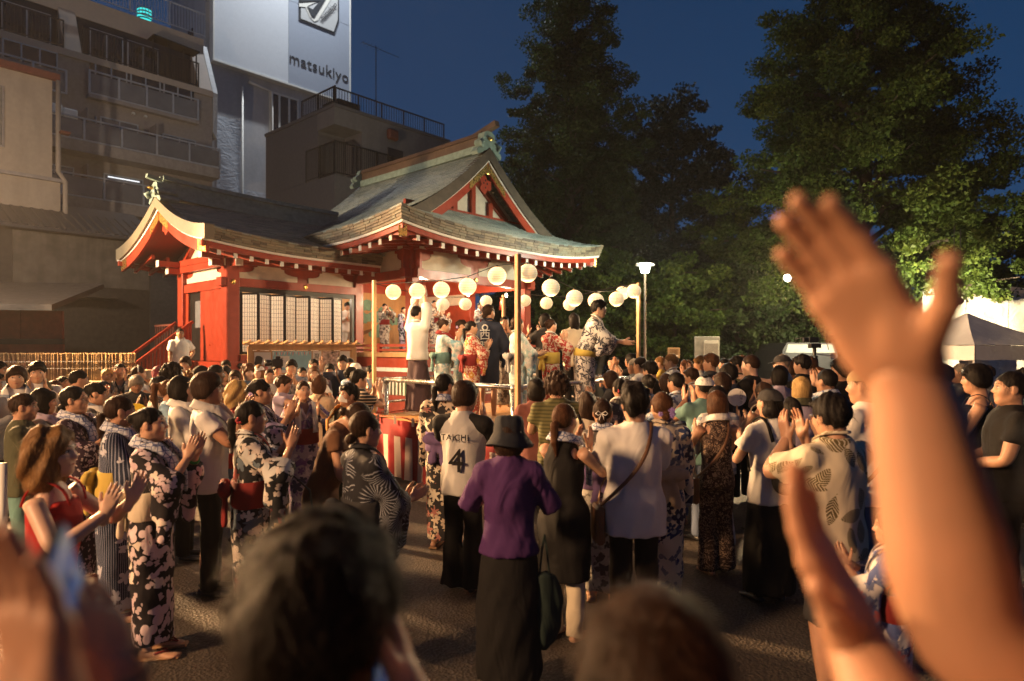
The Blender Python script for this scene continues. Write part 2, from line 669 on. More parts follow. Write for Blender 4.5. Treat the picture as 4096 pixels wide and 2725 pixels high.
# ------------------------------------------------------------------ tower with the billboard
TB = (-20.14, 44.0)
tw = empty('billboard_tower', (TB[0], TB[1], 0), GA, 'tall grey tower carrying a huge pale billboard with a shield logo', 'building')
t1 = on_u(TB, 1391)
box('wall', 'grey_tower', tw, -.35, t1 - .4, .3, 6.2, 0, 27.5)
s0 = on_u(TB, 1147)
zb = 21.45
bb = empty('billboard', (0, 0, 0), 0)
bb.parent = tw
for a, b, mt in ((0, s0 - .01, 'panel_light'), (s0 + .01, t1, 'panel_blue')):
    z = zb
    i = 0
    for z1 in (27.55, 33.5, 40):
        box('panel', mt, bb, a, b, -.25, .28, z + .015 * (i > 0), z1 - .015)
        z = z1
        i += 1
m = MB()
m.box(-.09, t1 + .09, -.3, .29, zb - .12, zb - .002)
m.box(-.09, -.002, -.3, .29, zb, 40)
m.box(t1 + .002, t1 + .09, -.3, .29, zb, 40)
m.build('frame', 'white_paint', bb)
# shield logo and lettering
def bpt(px, py):
    return on_u(TB, px, py)
sh = [bpt(*p) for p in ((1187, -60), (1187, 84), (1330, 140), (1347, 89), (1347, -60))]
MB().prism(sh, -.30, -.255).build('logo_border', 'charcoal_print', bb)
c = (sum(p[0] for p in sh) / 5, sum(p[1] for p in sh) / 5)
sh2 = [(c[0] + (p[0] - c[0]) * .92, c[1] + (p[1] - c[1]) * .92) for p in sh]
simple('shield_grey', (.5, .49, .47), .5, var=.03)
MB().prism(sh2, -.32, -.302).build('logo_shield', 'shield_grey', bb)
wv = [bpt(*p) for p in ((1187, 20), (1187, 33), (1212, 35), (1230, 75), (1247, 93), (1262, 88), (1313, 5), (1316, -40), (1298, -40), (1245, 65), (1235, 58), (1222, 30), (1268, 10), (1235, 15))]
MB().prism(wv, -.345, -.325).build('logo_stroke', 'white_paint', bb)
wd = [bpt(*p) for p in ((1192, 15), (1230, 12), (1270, 10), (1240, 45), (1218, 32), (1236, 72), (1247, 77), (1298, -5), (1298, -50), (1192, -50))]
MB().prism(wd, -.375, -.35).build('logo_core', 'charcoal_print', bb)
tx, tz = bpt(1272, 278)
to = text_mesh('lettering', 'matsukiyo', 1.18, 'charcoal_print', bb, .01, space=1.06)
to.location = (tx, -.27, tz)
to.rotation_euler = (R(90), 0, 0)
to2 = text_mesh('lettering', 'matsukiyo', .52, 'charcoal_print', bb, .01)
tx, tz = bpt(1303, 52)
to2.location = (tx, -.385, tz)
to2.rotation_euler = (R(90), R(-52), 0)
# lower part of the tower: sheeted scaffold, pipes, windows
k = NT('sheet_cloth')
v = k.coord('Object', scale=(1, 1, 1.6))
n = k.noise(v, 1.6, 4, .6, 1.2)
k.done(k.ramp(n, [(.3, (.34, .35, .37)), (.7, (.5, .51, .53))]), .5, k.bump(n, .5, .12), key='sheet_cloth')
MB().grid(lambda a, b: (.35 + 1.7 * a, .18 - .05 * math.sin(9 * b + 4 * a), 6 + 11.9 * b), 8, 20).build('cover_sheet', 'sheet_cloth', tw, True)
MB().grid(lambda a, b: (2.2 + 2.2 * a, .2 - .05 * math.sin(8 * b + 5 * a), 6 + 7.2 * b), 8, 16).build('cover_sheet', 'sheet_cloth', tw, True)
m = MB()
m.tube([(2.12, .08, 4), (2.12, .08, 20.3)], .06, 8)
m.tube([(4.3, .12, 4), (4.3, .12, 20.6), (2.6, .12, 20.8)], .1, 8)
m.build('pipe', 'white_paint', tw, True)
wx0, wx1 = on_u(TB, 1084), on_u(TB, 1202)
window(tw, wx0, wx1, 17.6, 20.7, .27, 3, 'night_glass', 'white_paint', .14)
window(tw, wx0, wx1, 14.8, 17.5, .27, 3, 'night_glass', 'white_paint', .14)
sd = MB()
sd.box(-.42, -.34, 2.2, 3.0, 22.0, 24.2)
sd.box(-.42, -.34, 2.2, 3.0, 17.4, 18.6)
sd.build('side_window', 'navy', tw)
# floodlights on arms along the billboard's upper edge
for x in (2.2, 6.0, 9.2):
    fl = MB()
    fl.obox((x, -.2, 38.5), (x, -3.4, 39.2), .08, .08)
    fl.bev(x - .3, x + .3, -3.7, -3.2, 38.9, 39.3, .04)
    fo = fl.build('floodlight_arm', 'grey_metal', tw)
    lamp('floodlight_lamp', 'SPOT', (x, -3.5, 38.85), 9500, (.86, .93, 1.0), fo, None, 100, .8, .25)
    bpy.data.objects[fo.children[0].name].rotation_euler = (Vector((0, 3.4, -10)).to_track_quat('-Z', 'Y')).to_euler()

fo = MB().obox((7.6, -.2, 39.4), (7.6, -3.0, 39.9), .1, .1).bev(7.2, 8.0, -3.5, -2.9, 39.5, 40.0, .05).build('floodlight_arm', 'grey_metal', tw)
sp_ = lamp('floodlight_lamp', 'SPOT', (7.6, -3.3, 39.4), 42000, (.8, .9, 1.0), fo, None, 34, .7, .4)
sp_.rotation_euler = Vector((2.0, -27.0, -34.0)).to_track_quat('-Z', 'Y').to_euler()

# ------------------------------------------------------------------ dark block with corner balcony
DB = (-8.68, 32.0)
dk = empty('dark_block', (DB[0], DB[1], 0), GA, 'dark grey concrete block with corner balcony and roof railing behind the stage hall', 'building')
uR = on_u(DB, 1797)
vL = on_v(DB, 1063)
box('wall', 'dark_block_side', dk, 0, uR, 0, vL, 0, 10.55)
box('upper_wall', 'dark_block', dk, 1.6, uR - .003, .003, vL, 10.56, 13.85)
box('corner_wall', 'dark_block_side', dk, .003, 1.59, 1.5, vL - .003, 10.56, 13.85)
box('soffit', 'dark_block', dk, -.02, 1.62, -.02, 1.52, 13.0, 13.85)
m = MB()
m.box(-.05, uR + .05, -.05, vL + .05, 13.86, 14.02)
m.build('coping', 'dark_block_side', dk)
rb = railing(dk, -.02, 5.0, -.06, 10.57, 12.2, 'dark_metal', .12, 1.3)
r2 = railing(dk, 0, 2.6, 0, 10.57, 12.2, 'dark_metal', .12, 1.3)
r2.rotation_euler = (0, 0, R(90))
box('balcony_floor', 'dark_block', dk, 1.7, 5.0, -.1, .0, 10.3, 10.56)
box('door', 'navy', dk, 3.2, 4.2, -.035, .0, 10.6, 12.6)
window(dk, 5.2, 6.9, 10.7, 12.3, -.03, 2, 'frosted_glass', 'dark_metal')
ac = MB()
ac.bev(3.1, 3.75, -.3, -.0, 13.0, 13.55, .08)
ac.build('wall_unit', 'rust_red', dk)
box('side_window', 'navy', dk, -.04, .02, 2.9, 3.6, 7.2, 8.6)
railing(dk, .1, uR - .2, .25, 14.03, 14.95, 'dark_metal', .16, 1.6)
r3 = railing(dk, .1, 3.2, -.1, 14.03, 14.95, 'dark_metal', .16, 1.6)
r3.rotation_euler = (0, 0, R(90))
box('roof_hatch', 'navy', dk, .6, 1.9, .6, 2.0, 14.03, 14.6)
an = MB()
an.tube([(2.9, .6, 14.0), (2.9, .6, 18.0)], .025, 6)
an.tube([(2.0, .6, 17.9), (4.4, .6, 17.9)], .015, 5)
for i in range(6):
    an.tube([(2.05 + i * .22, .35, 17.9), (2.05 + i * .22, .85, 17.9)], .008, 4)
an.build('aerial', 'dark_metal', dk)

# ------------------------------------------------------------------ far lit tower
tp = at(578, 40, 420)
ft = empty('distant_tower', (tp.x, tp.y, 0), 0, 'far lattice tower glowing turquoise above the apartment roof', 'tower')
emis('tower_glow', (.05, .75, .7), 1.3)
m = MB()
m.lathe([(3.2, -8), (4.2, -3), (4.4, 0), (3.6, 1), (2.8, -1), (2.4, -8)], 16, (0, 0, tp.z - 1))
m.lathe([(1.6, -22), (2.2, -20), (2.2, -14), (1.9, -8)], 12, (0, 0, tp.z - 1))
m.build('observation_deck', 'tower_glow', ft)
m = MB()
for i in range(8):
    a = i * PI / 4
    m.tube([(6 * math.cos(a), 6 * math.sin(a), 0), (1.6 * math.cos(a), 1.6 * math.sin(a), tp.z - 20)], .4, 4)
m.tube([(0, 0, tp.z - 24), (0, 0, tp.z + 2)], 1.2, 8)
for i in range(10):
    m.lathe([(4.45, 0), (4.6, .5), (4.45, 1)], 16, (0, 0, tp.z - 7 + i * .7)) if i % 3 == 0 else None
m.build('lattice_shaft', 'grey_metal', ft)

# ------------------------------------------------------------------ red wall, low eaves and reed fence at the left
lw = empty('red_wall', (-17.0, 16.6, 0), R(12), 'long low red boarded wall with dark eaves behind the reed fence', 'wall')
for i in range(13):
    box('board', 'rust_red', lw, -8 + i * 1.0, -7.012 + i * 1.0, 0, .1, 2.25, 3.0)
box('lower_board', 'rust_red', lw, -8, 5, .02, .1, 0, 2.1)
box('beam', 'dark_wood', lw, -8, 5, -.06, .12, 2.1, 2.245)
m = MB()
m.add([(-8, -1.1, 2.95), (5.2, -1.1, 2.95), (5.2, 2.2, 3.8), (-8, 2.2, 3.8), (-8, -1.1, 3.1), (5.2, -1.1, 3.1), (5.2, 2.2, 3.95), (-8, 2.2, 3.95)],
      [(0, 1, 5, 4), (4, 5, 6, 7), (3, 2, 1, 0), (2, 3, 7, 6), (1, 2, 6, 5), (0, 4, 7, 3)])
m.build('eaves', 'dark_wood', lw)
for x in (-2.4, 1.9):
    box('vent_bracket', 'black_frame', lw, x - .35, x + .35, -.03, .02, 1.85, 2.06)
simple('reed', (.38, .25, .12), .7, var=.3, scale=9, streak=(60, 60, .5))
simple('bamboo', (.45, .33, .17), .5, var=.15)
rf = empty('reed_fence', (-10.6, 14.2, 0), R(6), 'screen of dry reeds bound with bamboo poles in front of the red wall', 'fence')
m = MB()
rr = random.Random(3)
x = -4.2
while x < 2.3:
    w = rr.uniform(.012, .02)
    h = 1.88 + rr.uniform(-.008, .008)
    y = rr.uniform(-.012, .012)
    m.add([(x, y, 0), (x + w, y - .01, 0), (x + w, y - .01, h), (x, y, h), (x + w / 2, y + .012, 0), (x + w / 2, y + .012, h)],
          [(0, 1, 2, 3), (1, 4, 5, 2), (4, 0, 3, 5), (3, 2, 5)], rr.random())
    x += w * .9
ro = m.build('reeds', 'reed', rf)
ro['kind'] = 'stuff'
for z in (.5, 1.25):
    mm = MB()
    pts = [(-4.2 + 6.5 * i / 12, -.04, z) for i in range(13)]
    mm.tube(pts, [.022 + .004 * (i % 2) for i in range(13)], 8)
    mm.build('bamboo_pole', 'bamboo', rf, True)
for z in (1.05, 1.55, 1.7):
    mm = MB()
    mm.tube([(-4.2, -.028, z), (-1, -.03, z - .015), (2.3, -.028, z)], .006, 5)
    mm.build('binding_wire', 'dark_wood', rf)
# ================================================================== THE STAGE HALL (kagura hall) with its side hall
sh_o = empty('shrine_hall', (-2.74, 18.0, 0), GA,
             'red and white shrine hall with curved copper roofs, open stage and shuttered side wing', 'shrine')
WD, VB, RC = 4.72, 5.0, 2.36
OV, TE = 1.85, 4.21


def tinted(name, stops, rough=.5, bump=.2, bscale=30, metal=0.0, spec=.5):
    k = NT(name)
    a = k.n('Attribute', attribute_name='tint')
    v = k.coord('Object')
    nz = k.noise(v, 3.0, 4)
    fac = k.math('ADD', k.math('MULTIPLY', a.outputs['Fac'], .75), k.math('MULTIPLY', nz, .3))
    col = k.ramp(fac, stops)
    n2 = k.noise(v, bscale, 3)
    k.done(col, k.ramp(n2, [(.3, rough - .12), (.7, rough + .12)]), k.bump(n2, bump, .004), metal, spec, key=name)


tinted('copper_shingle', [(.1, (.12, .155, .15)), (.45, (.175, .215, .205)), (.8, (.23, .27, .255)), (1, (.21, .215, .19))], .36, metal=.15)
tinted('eave_shingle', [(.12, (.035, .027, .02)), (.35, (.13, .1, .065)), (.6, (.2, .165, .105)), (.85, (.13, .135, .1)), (1, (.26, .22, .14))], .6, .5)
rs = random.Random(11)


def zr(t):
    return 7.9 - .98 * t + .0758 * t * t


def lift(s, w, a=.28):
    return a * max(0, abs(s) - .25) ** 2 / .5625 * min(1, max(0, w)) ** 2


def side_pt(t, v, sgn=-1):
    s = (v - 2.5) / 4.35
    return Vector((RC + sgn * t, v, zr(t) + lift(s, t / TE)))


def front_pt(t, u):
    s = (u - RC) / TE
    return Vector((u, -OV + (TE - t), zr(t) + lift(s, t / TE)))


def shingles(fn, t0, t1, rng, course=.105, width=.3, rise=.02):
    """overlapping courses down a slope: fn(t, q), q running along the course between rng(t)"""
    m = MB()
    n = int((t1 - t0) / course)
    for i in range(n):
        a, b = t0 + (t1 - t0) * i / n, t0 + (t1 - t0) * (i + 1) / n
        qa = rng(a)
        qb = rng(b)
        L = max(qa[1] - qa[0], qb[1] - qb[0])
        c = max(1, int(L / width))
        cuts = [0.0] + [(j + rs.uniform(-.12, .12) + (.5 if i % 2 else 0)) / (c + .5) for j in range(1, c + 1)] + [1.0]
        for j in range(len(cuts) - 1):
            f0, f1 = cuts[j] + .0008, cuts[j + 1] - .0008
            up = rise + rs.uniform(-.004, .005)
            p = [fn(a, qa[0] + (qa[1] - qa[0]) * f0), fn(a, qa[0] + (qa[1] - qa[0]) * f1),
                 fn(b, qb[0] + (qb[1] - qb[0]) * f1), fn(b, qb[0] + (qb[1] - qb[0]) * f0)]
            lo = [p[2].copy(), p[3].copy()]
            p[2].z += up
            p[3].z += up
            lo[0].z -= .01
            lo[1].z -= .01
            m.add(p + lo, [(0, 3, 2, 1), (3, 5, 4, 2)], rs.random())
    return m


def side_rng(t):
    v0 = -.69 if t < 3.05 else -OV + (TE - t)
    v1 = 5.69 if t < 3.05 else 6.85 - (TE - t)
    return v0, v1


roof = shingles(lambda t, v: side_pt(t, v, -1), .12, TE, side_rng).build('roof', 'copper_shingle', sh_o, fix=False)
roof['kind'] = 'stuff'
r2 = shingles(lambda t, v: side_pt(t, v, 1), .12, TE, side_rng, .14, .6).build('roof', 'copper_shingle', sh_o, fix=False)
r2['kind'] = 'stuff'
front_rng = lambda t: (RC - t, RC + t)
r3 = shingles(front_pt, 2.2, TE, front_rng).build('roof', 'copper_shingle', sh_o, fix=False)
r3['kind'] = 'stuff'
# back hip slope
r4 = shingles(lambda t, u: Vector((u, 6.85 - (TE - t), zr(t) + lift((u - RC) / TE, t / TE))), 2.2, TE, front_rng, .2, .8).build('roof', 'copper_shingle', sh_o, fix=False)
r4['kind'] = 'stuff'
# soffit: boards under the eaves
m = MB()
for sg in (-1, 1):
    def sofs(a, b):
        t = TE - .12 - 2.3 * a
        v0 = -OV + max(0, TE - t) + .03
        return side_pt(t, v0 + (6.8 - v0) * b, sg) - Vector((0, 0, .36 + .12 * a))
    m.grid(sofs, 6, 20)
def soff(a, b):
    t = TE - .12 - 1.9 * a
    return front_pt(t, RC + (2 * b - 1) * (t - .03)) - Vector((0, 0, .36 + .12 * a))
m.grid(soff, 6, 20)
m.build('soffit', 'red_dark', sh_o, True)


def eave_paths():
    n = 48
    yield 'front', [front_pt(TE, RC - TE + 2 * TE * i / n) for i in range(n + 1)], Vector((0, 1, 0))
    yield 'left', [side_pt(TE, 6.85 - 8.7 * i / n, -1) for i in range(n + 1)], Vector((1, 0, 0))
    yield 'right', [side_pt(TE, -OV + 8.7 * i / n, 1) for i in range(n + 1)], Vector((-1, 0, 0))


def along(path, f):
    x = f * (len(path) - 1)
    i = min(int(x), len(path) - 2)
    return path[i].lerp(path[i + 1], x - i)


def eave_edge(path, inw, layers=5, th=.066, piece=.24, dz=.02, inset=.02, miter=True):
    """layered shingle edge: stacked short pieces along the eave"""
    m = MB()
    L = sum((path[i + 1] - path[i]).length for i in range(len(path) - 1))
    for k_ in range(layers):
        c = int(L / piece)
        off = inset * k_
        cuts = [0] + sorted((j + rs.uniform(-.3, .3)) / c for j in range(1, c)) + [1]
        tone = rs.uniform(.1, .5)
        for j in range(c):
            e0 = off / L if miter else 0
            f0 = max(cuts[j], e0) + .0006
            f1 = min(cuts[j + 1], 1 - e0) - .0006
            if f1 <= f0:
                continue
            a, b = along(path, f0), along(path, f1)
            jig = rs.uniform(-.012, .006)
            z1 = dz - th * k_
            A = [a + inw * (off + jig), b + inw * (off + jig), b + inw * (off + .16), a + inw * (off + .16)]
            vs = [p + Vector((0, 0, z1)) for p in A] + [p + Vector((0, 0, z1 - th + .004)) for p in A]
            patch = math.sin(f0 * 31 + k_) * .2
            m.add(vs, [(0, 1, 2, 3), (7, 6, 5, 4), (0, 4, 5, 1), (0, 3, 7, 4), (1, 5, 6, 2)], min(1, max(0, tone + rs.uniform(-.2, .5) + patch)))
    return m


def sweep(path, inw, i0, i1, z0, z1, miter=True):
    m = MB()
    n = len(path)
    L = sum((path[i + 1] - path[i]).length for i in range(n - 1))
    vs, fs = [], []
    for i in range(n):
        for io, z in ((i0, z0), (i1, z0), (i1, z1), (i0, z1)):
            f = i / (n - 1)
            e = io / L if miter else 0
            p = along(path, e + (1 - 2 * e) * f)
            vs.append(p + inw * io + Vector((0, 0, z)))
    for i in range(n - 1):
        for q in range(4):
            fs.append((i * 4 + q, i * 4 + (q + 1) % 4, (i + 1) * 4 + (q + 1) % 4, (i + 1) * 4 + q))
    fs += [(3, 2, 1, 0), tuple((n - 1) * 4 + q for q in range(4))]
    return m.add(vs, fs)


def rafter(end, inw, length, par, rise=.25, w=.095, h=.12, cap=True):
    m = MB()
    q = end + inw * length + Vector((0, 0, rise))
    m.obox(end, q, w, h)
    ro_ = m.build('rafter', 'red_paint', par)
    if cap:
        c_ = MB()
        c_.obox(end - inw * .012, end + inw * .004, w + .012, h + .016)
        c_.build('rafter_end', 'white_paint', ro_)


for nm, path, inw in eave_paths():
    e = eave_edge(path, inw).build('eave_edge', 'eave_shingle', sh_o)
    e['kind'] = 'stuff'
    sweep(path, inw, .11, .2, -.375, -.312).build('eave_trim', 'white_paint', sh_o)
    sweep(path, inw, .16, .28, -.5, -.376).build('eave_board', 'red_paint', sh_o)
    n = 20 if nm == 'front' else 20
    for i in range(n):
        f = (i + .75) / (n + .5)
        if nm == 'right' and f > .5:
            continue
        p = along(path, f)
        rafter(p + inw * .26 + Vector((0, 0, -.58)), inw, 1.5, sh_o)
# hip rafters with gold caps
for sx in (-1, 1):
    tip = front_pt(TE, RC + sx * TE)
    d_ = Vector((-sx, 1, 0)).normalized()
    m = MB()
    m.obox(tip + d_ * .32 + Vector((0, 0, -.58)), tip + d_ * 2.5 + Vector((0, 0, -.5)), .17, .22)
    ho_ = m.build('hip_rafter', 'red_paint', sh_o)
    m = MB()
    m.obox(tip + d_ * .27 + Vector((0, 0, -.58)), tip + d_ * .33 + Vector((0, 0, -.58)), .2, .26)
    m.build('hip_cap', 'gold', ho_)
# ---- gable
GV = .1                                       # gable wall plane
gz = lambda t: zr(t) - .12
m = MB()
prof = [(RC + s * t, zr(t) - .2) for s, t in [(-1, x / 6 * 2.9) for x in range(6, 0, -1)] + [(1, x / 6 * 2.9) for x in range(0, 7)]]
m.prism([(RC - 2.9, 5.75)] + prof + [(RC + 2.9, 5.75)], GV, GV + .1)
m.build('gable_wall', 'plaster', sh_o)
def barge(par, fn, out, t0, t1, zo, h, y0, y1, mat, name, n=20):
    """curved board under a rake: fn(t,s) gives the roof line"""
    for s in (-1, 1):
        m_ = MB()
        vs, fs = [], []
        for i in range(n + 1):
            t = t0 + (t1 - t0) * i / n
            z = fn(t) + zo
            hh = h * (1 + .25 * i / n)
            for y, zz in ((y0, z), (y1, z), (y1, z - hh), (y0, z - hh)):
                vs.append(out(s * t, y, zz))
        for i in range(n):
            for q in range(4):
                fs.append((i * 4 + q, i * 4 + (q + 1) % 4, (i + 1) * 4 + (q + 1) % 4, (i + 1) * 4 + q))
        fs += [(3, 2, 1, 0), tuple(n * 4 + q for q in range(4))]
        m_.add(vs, fs)
        m_.build(name, mat, par)
mo = lambda a, y, z: (RC + a, y, z)
simple('eave_brown', (.075, .058, .042), .6, var=.3, scale=5, bump=.4, bscale=20, streak=(1, 6, 6))
barge(sh_o, zr, mo, 0, 3.08, .015, .34, -.69, -.45, 'eave_brown', 'rake_edge')
barge(sh_o, zr, mo, 0, 2.9, -.34, .06, -.63, -.55, 'white_paint', 'rake_trim')
barge(sh_o, zr, mo, 0, 2.8, -.405, .26, -.6, -.53, 'red_paint', 'bargeboard')
# gold plates on the bargeboards
def plate(t0, t1, s, par, fn=zr, o=mo, y=-.612, zo=-.43, h=.2):
    m_ = MB()
    n = 6
    up = [(s * (t0 + (t1 - t0) * i / n), fn(t0 + (t1 - t0) * i / n) + zo) for i in range(n + 1)]
    dn = [(a, z - h - (.03 if i % 2 else 0)) for i, (a, z) in enumerate(up)]
    pl = up + dn[::-1]
    vs = [o(a, y, z) for a, z in pl] + [o(a, y + .012, z) for a, z in pl]
    k_ = len(pl)
    m_.add(vs, [tuple(range(k_)), tuple(range(2 * k_ - 1, k_ - 1, -1))] + [(i, (i + 1) % k_, (i + 1) % k_ + k_, i + k_) for i in range(k_)])
    m_.build('gold_plate', 'gold', par)
for s in (-1, 1):
    plate(.02, .75, s, sh_o)
    plate(2.15, 2.78, s, sh_o)
# king posts and struts in the gable
m = MB()
m.box(RC - 2.6, RC + 2.6, GV - .1, GV - .002, 5.85, 6.08)
m.build('tie_beam', 'red_paint', sh_o)
for a, b in (((-1.5, 6.05), (-.15, 7.1)), ((1.5, 6.05), (.15, 7.1)), ((0, 6.05), (0, 7.2)), ((-.75, 6.05), (-.75, 6.5)), ((.75, 6.05), (.75, 6.5))):
    m = MB()
    m.obox((RC + a[0], GV - .06, a[1]), (RC + b[0], GV - .06, b[1]), .1, .17, up=(1, 0, 0))
    m.build('strut', 'red_paint', sh_o)
def pendant(par, place, s=1.0):
    pts = []
    for i in range(28):
        th = 2 * PI * i / 28
        r = .17 + .035 * math.cos(3 * th + PI / 2) + .02 * math.cos(6 * th)
        pts.append((r * math.sin(th) * s * 1.05, -r * math.cos(th) * s * 1.15))
    m_ = MB()
    vs = [place(a, 0, z) for a, z in pts] + [place(a, .06, z) for a, z in pts]
    k_ = len(pts)
    m_.add(vs, [tuple(range(k_)), tuple(range(2 * k_ - 1, k_ - 1, -1))] + [(i, (i + 1) % k_, (i + 1) % k_ + k_, i + k_) for i in range(k_)])
    po = m_.build('pendant', 'red_paint', par)
    for a, z in ((-.06, .03), (.06, .03), (0, -.07), (0, .1)):
        m_ = MB()
        vs = []
        for i in range(8):
            th = i * PI / 4
            vs.append(place((a + .022 * math.cos(th)) * s, -.01, (z + .03 * math.sin(th)) * s))
        m_.add(vs, [tuple(range(8))])
        m_.build('carving', 'black_frame', po)
pendant(sh_o, lambda a, y, z: (RC + a, -.5 + y, 6.85 + z), 1.25)
m = MB()
m.lathe([(0, .0), (.05, .0), (.09, -.02), (.1, -.03)], 6)
bo = m.build('boss', 'gold', sh_o)
bo.location = (RC, -.625, 7.22)
bo.rotation_euler = (R(90), 0, 0)
# ---- ridge of the main roof
def ridge(par, p0, p1, w, h, tip, along_v=True):
    """stacked ridge that sweeps up toward its end p0"""
    n = 14
    def q(f, dx, z):
        c = Vector(p0).lerp(Vector(p1), f)
        c.z += tip * (1 - f) ** 3
        return c + (Vector((dx, 0, z)) if along_v else Vector((0, dx, z)))
    for nm, mt, hw, z0, z1 in (('ridge_base', 'copper_green', w * .72, -.15, .06), ('ridge', 'ridge_brown', w * .5, .06, h * .72), ('ridge_cap', 'ridge_brown', w * .68, h * .72, h)):
        m_ = MB()
        vs, fs = [], []
        for i in range(n + 1):
            for dx, z in ((-hw, z0), (hw, z0), (hw * (.85 if nm == 'ridge_cap' else 1), z1), (-hw * (.85 if nm == 'ridge_cap' else 1), z1)):
                vs.append(q(i / n, dx, z))
        for i in range(n):
            for k_ in range(4):
                fs.append((i * 4 + k_, i * 4 + (k_ + 1) % 4, (i + 1) * 4 + (k_ + 1) % 4, (i + 1) * 4 + k_))
        fs += [(3, 2, 1, 0), tuple(n * 4 + k_ for k_ in range(4))]
        m_.add(vs, fs)
        m_.build(nm, mt, par)
ridge(sh_o, (RC, -.5, 7.9), (RC, 5.55, 7.9), .3, .44, .05)
def oni(par, mat_fn, s=1.0):
    """ridge-end ornament: scrolled plate with boss and a horn"""
    pts = [(-.1, .95), (.1, .95), (.22, .85), (.26, .6), (.4, .45), (.42, .3), (.34, .2), (.48, .05), (.55, -.12), (.5, -.25), (.3, -.12), (.2, .02), (.12, .12)]
    pts = pts + [(-a, z) for a, z in pts[::-1]][1:-1]
    seen = []
    for p in pts:
        if p not in seen:
            seen.append(p)
    pts = seen
    m_ = MB()
    k_ = len(pts)
    vs = [mat_fn(a * s, -.08, z * s) for a, z in pts] + [mat_fn(a * s, .1, z * s) for a, z in pts]
    m_.add(vs, [tuple(range(k_)), tuple(range(2 * k_ - 1, k_ - 1, -1))] + [(i, (i + 1) % k_, (i + 1) % k_ + k_, i + k_) for i in range(k_)])
    o_ = m_.build('ridge_ornament', 'copper_green', par)
    m_ = MB()
    vs = []
    for j, (r_, y_) in enumerate(((.1, -.1), (.085, -.13), (.03, -.145))):
        for i in range(12):
            th = i * PI / 6
            vs.append(mat_fn(r_ * math.cos(th) * s, y_, (.58 + r_ * math.sin(th)) * s))
    fs = [(j * 12 + i, j * 12 + (i + 1) % 12, (j + 1) * 12 + (i + 1) % 12, (j + 1) * 12 + i) for j in range(2) for i in range(12)]
    m_.add(vs, fs + [tuple(range(24, 36))])
    m_.build('crest', 'gold', o_)
    for q in (-.35, .35):
        m_ = MB()
        m_.tube([mat_fn(q * s, -.1, .1 * s), mat_fn(q * 1.2 * s, -.12, .3 * s), mat_fn(q * .75 * s, -.1, .42 * s)], [.05, .06, .03], 6)
        m_.build('scroll', 'copper_green', o_, True)
oni(sh_o, lambda a, y, z: (RC + a, -.56 + y * 1.4, 7.8 + z * .66), .95)
oni(sh_o, lambda a, y, z: (RC + a, 5.6 - y, 7.8 + z * .62))
m = MB()
m.obox((RC, .1, 8.3), (RC, -.98, 8.56), .18, .17)
m.build('ridge_horn', 'ridge_brown', sh_o)
# ---- posts and beams
def post(u, v, z0, z1, w=.29, mat='red_paint', name='post'):
    m_ = MB()
    m_.bev(u - w / 2, u + w / 2, v - w / 2, v + w / 2, z0, z1, .02)
    return m_.build(name, mat, sh_o)
for u, v in ((0, 0), (WD, 0), (0, VB), (WD, VB), (WD, 2.57), (0, 2.62)):
    post(u, v, 0, 5.2)
def beam(p, q, w, h, mat='red_paint', name='beam', par=None):
    m_ = MB()
    m_.obox(p, q, w, h)
    return m_.build(name, mat, par or sh_o)
for (p, q) in (((-.36, 0), (WD + .36, 0)), ((0, -.36), (0, VB)), ((WD, -.36), (WD, VB)), ((0, VB), (WD, VB))):
    pz = lambda z: ((p[0], p[1], z), (q[0], q[1], z))
    beam(*pz(4.05), .2, .24)
    beam(*pz(4.86), .22, .2)
    mb = MB()
    mb.obox((p[0], p[1], 4.46), (q[0], q[1], 4.46), .08, .58)
    mb.build('frieze', 'red_paint', sh_o)
def cusp_panel(par, x0, x1, z0, z1, y0, y1, axis='y', lo=.55, hi=.75, cl=True, cr_=True):
    """white panel whose upper corners are bitten by the bracket arms"""
    h = z1 - z0
    w = min(.55, (x1 - x0) * .3)
    pts = [(x0, z0), (x1, z0)]
    if cr_:
        pts += [(x1, z0 + h * .4)]
        for i in range(5):
            a = PI / 2 * i / 4
            pts.append((x1 - w * .8 * math.sin(a), z0 + h * (.4 + .3 * (1 - math.cos(a)))))
        pts += [(x1 - w * .8, z0 + h * .82), (x1 - w, z0 + h * .86), (x1 - w, z1)]
    else:
        pts += [(x1, z1)]
    if cl:
        pts += [(x0 + w, z1), (x0 + w, z0 + h * .86), (x0 + w * .8, z0 + h * .82)]
        for i in range(4, -1, -1):
            a = PI / 2 * i / 4
            pts.append((x0 + w * .8 * math.sin(a), z0 + h * (.4 + .3 * (1 - math.cos(a)))))
        pts += [(x0, z0 + h * .4)]
    else:
        pts += [(x0, z1)]
    MB().prism(pts, y0, y1, axis).build('plaster_panel', 'plaster', par)
cusp_panel(sh_o, .18, 2.2, 4.19, 4.74, -.058, -.02, cl=True)
cusp_panel(sh_o, 2.52, WD - .18, 4.19, 4.74, -.058, -.02)
cusp_panel(sh_o, .18, 2.45, 4.19, 4.74, -.058, -.02, 'x')
for x in (0.0, 2.36, WD):
    bo = MB().lathe([(0, .03), (.05, .03), (.085, .0)], 6).build('boss', 'gold', sh_o)
    bo.location = (x, -.152 if x in (0, WD) else -.105, 4.05)
    bo.rotation_euler = (R(90), 0, 0)
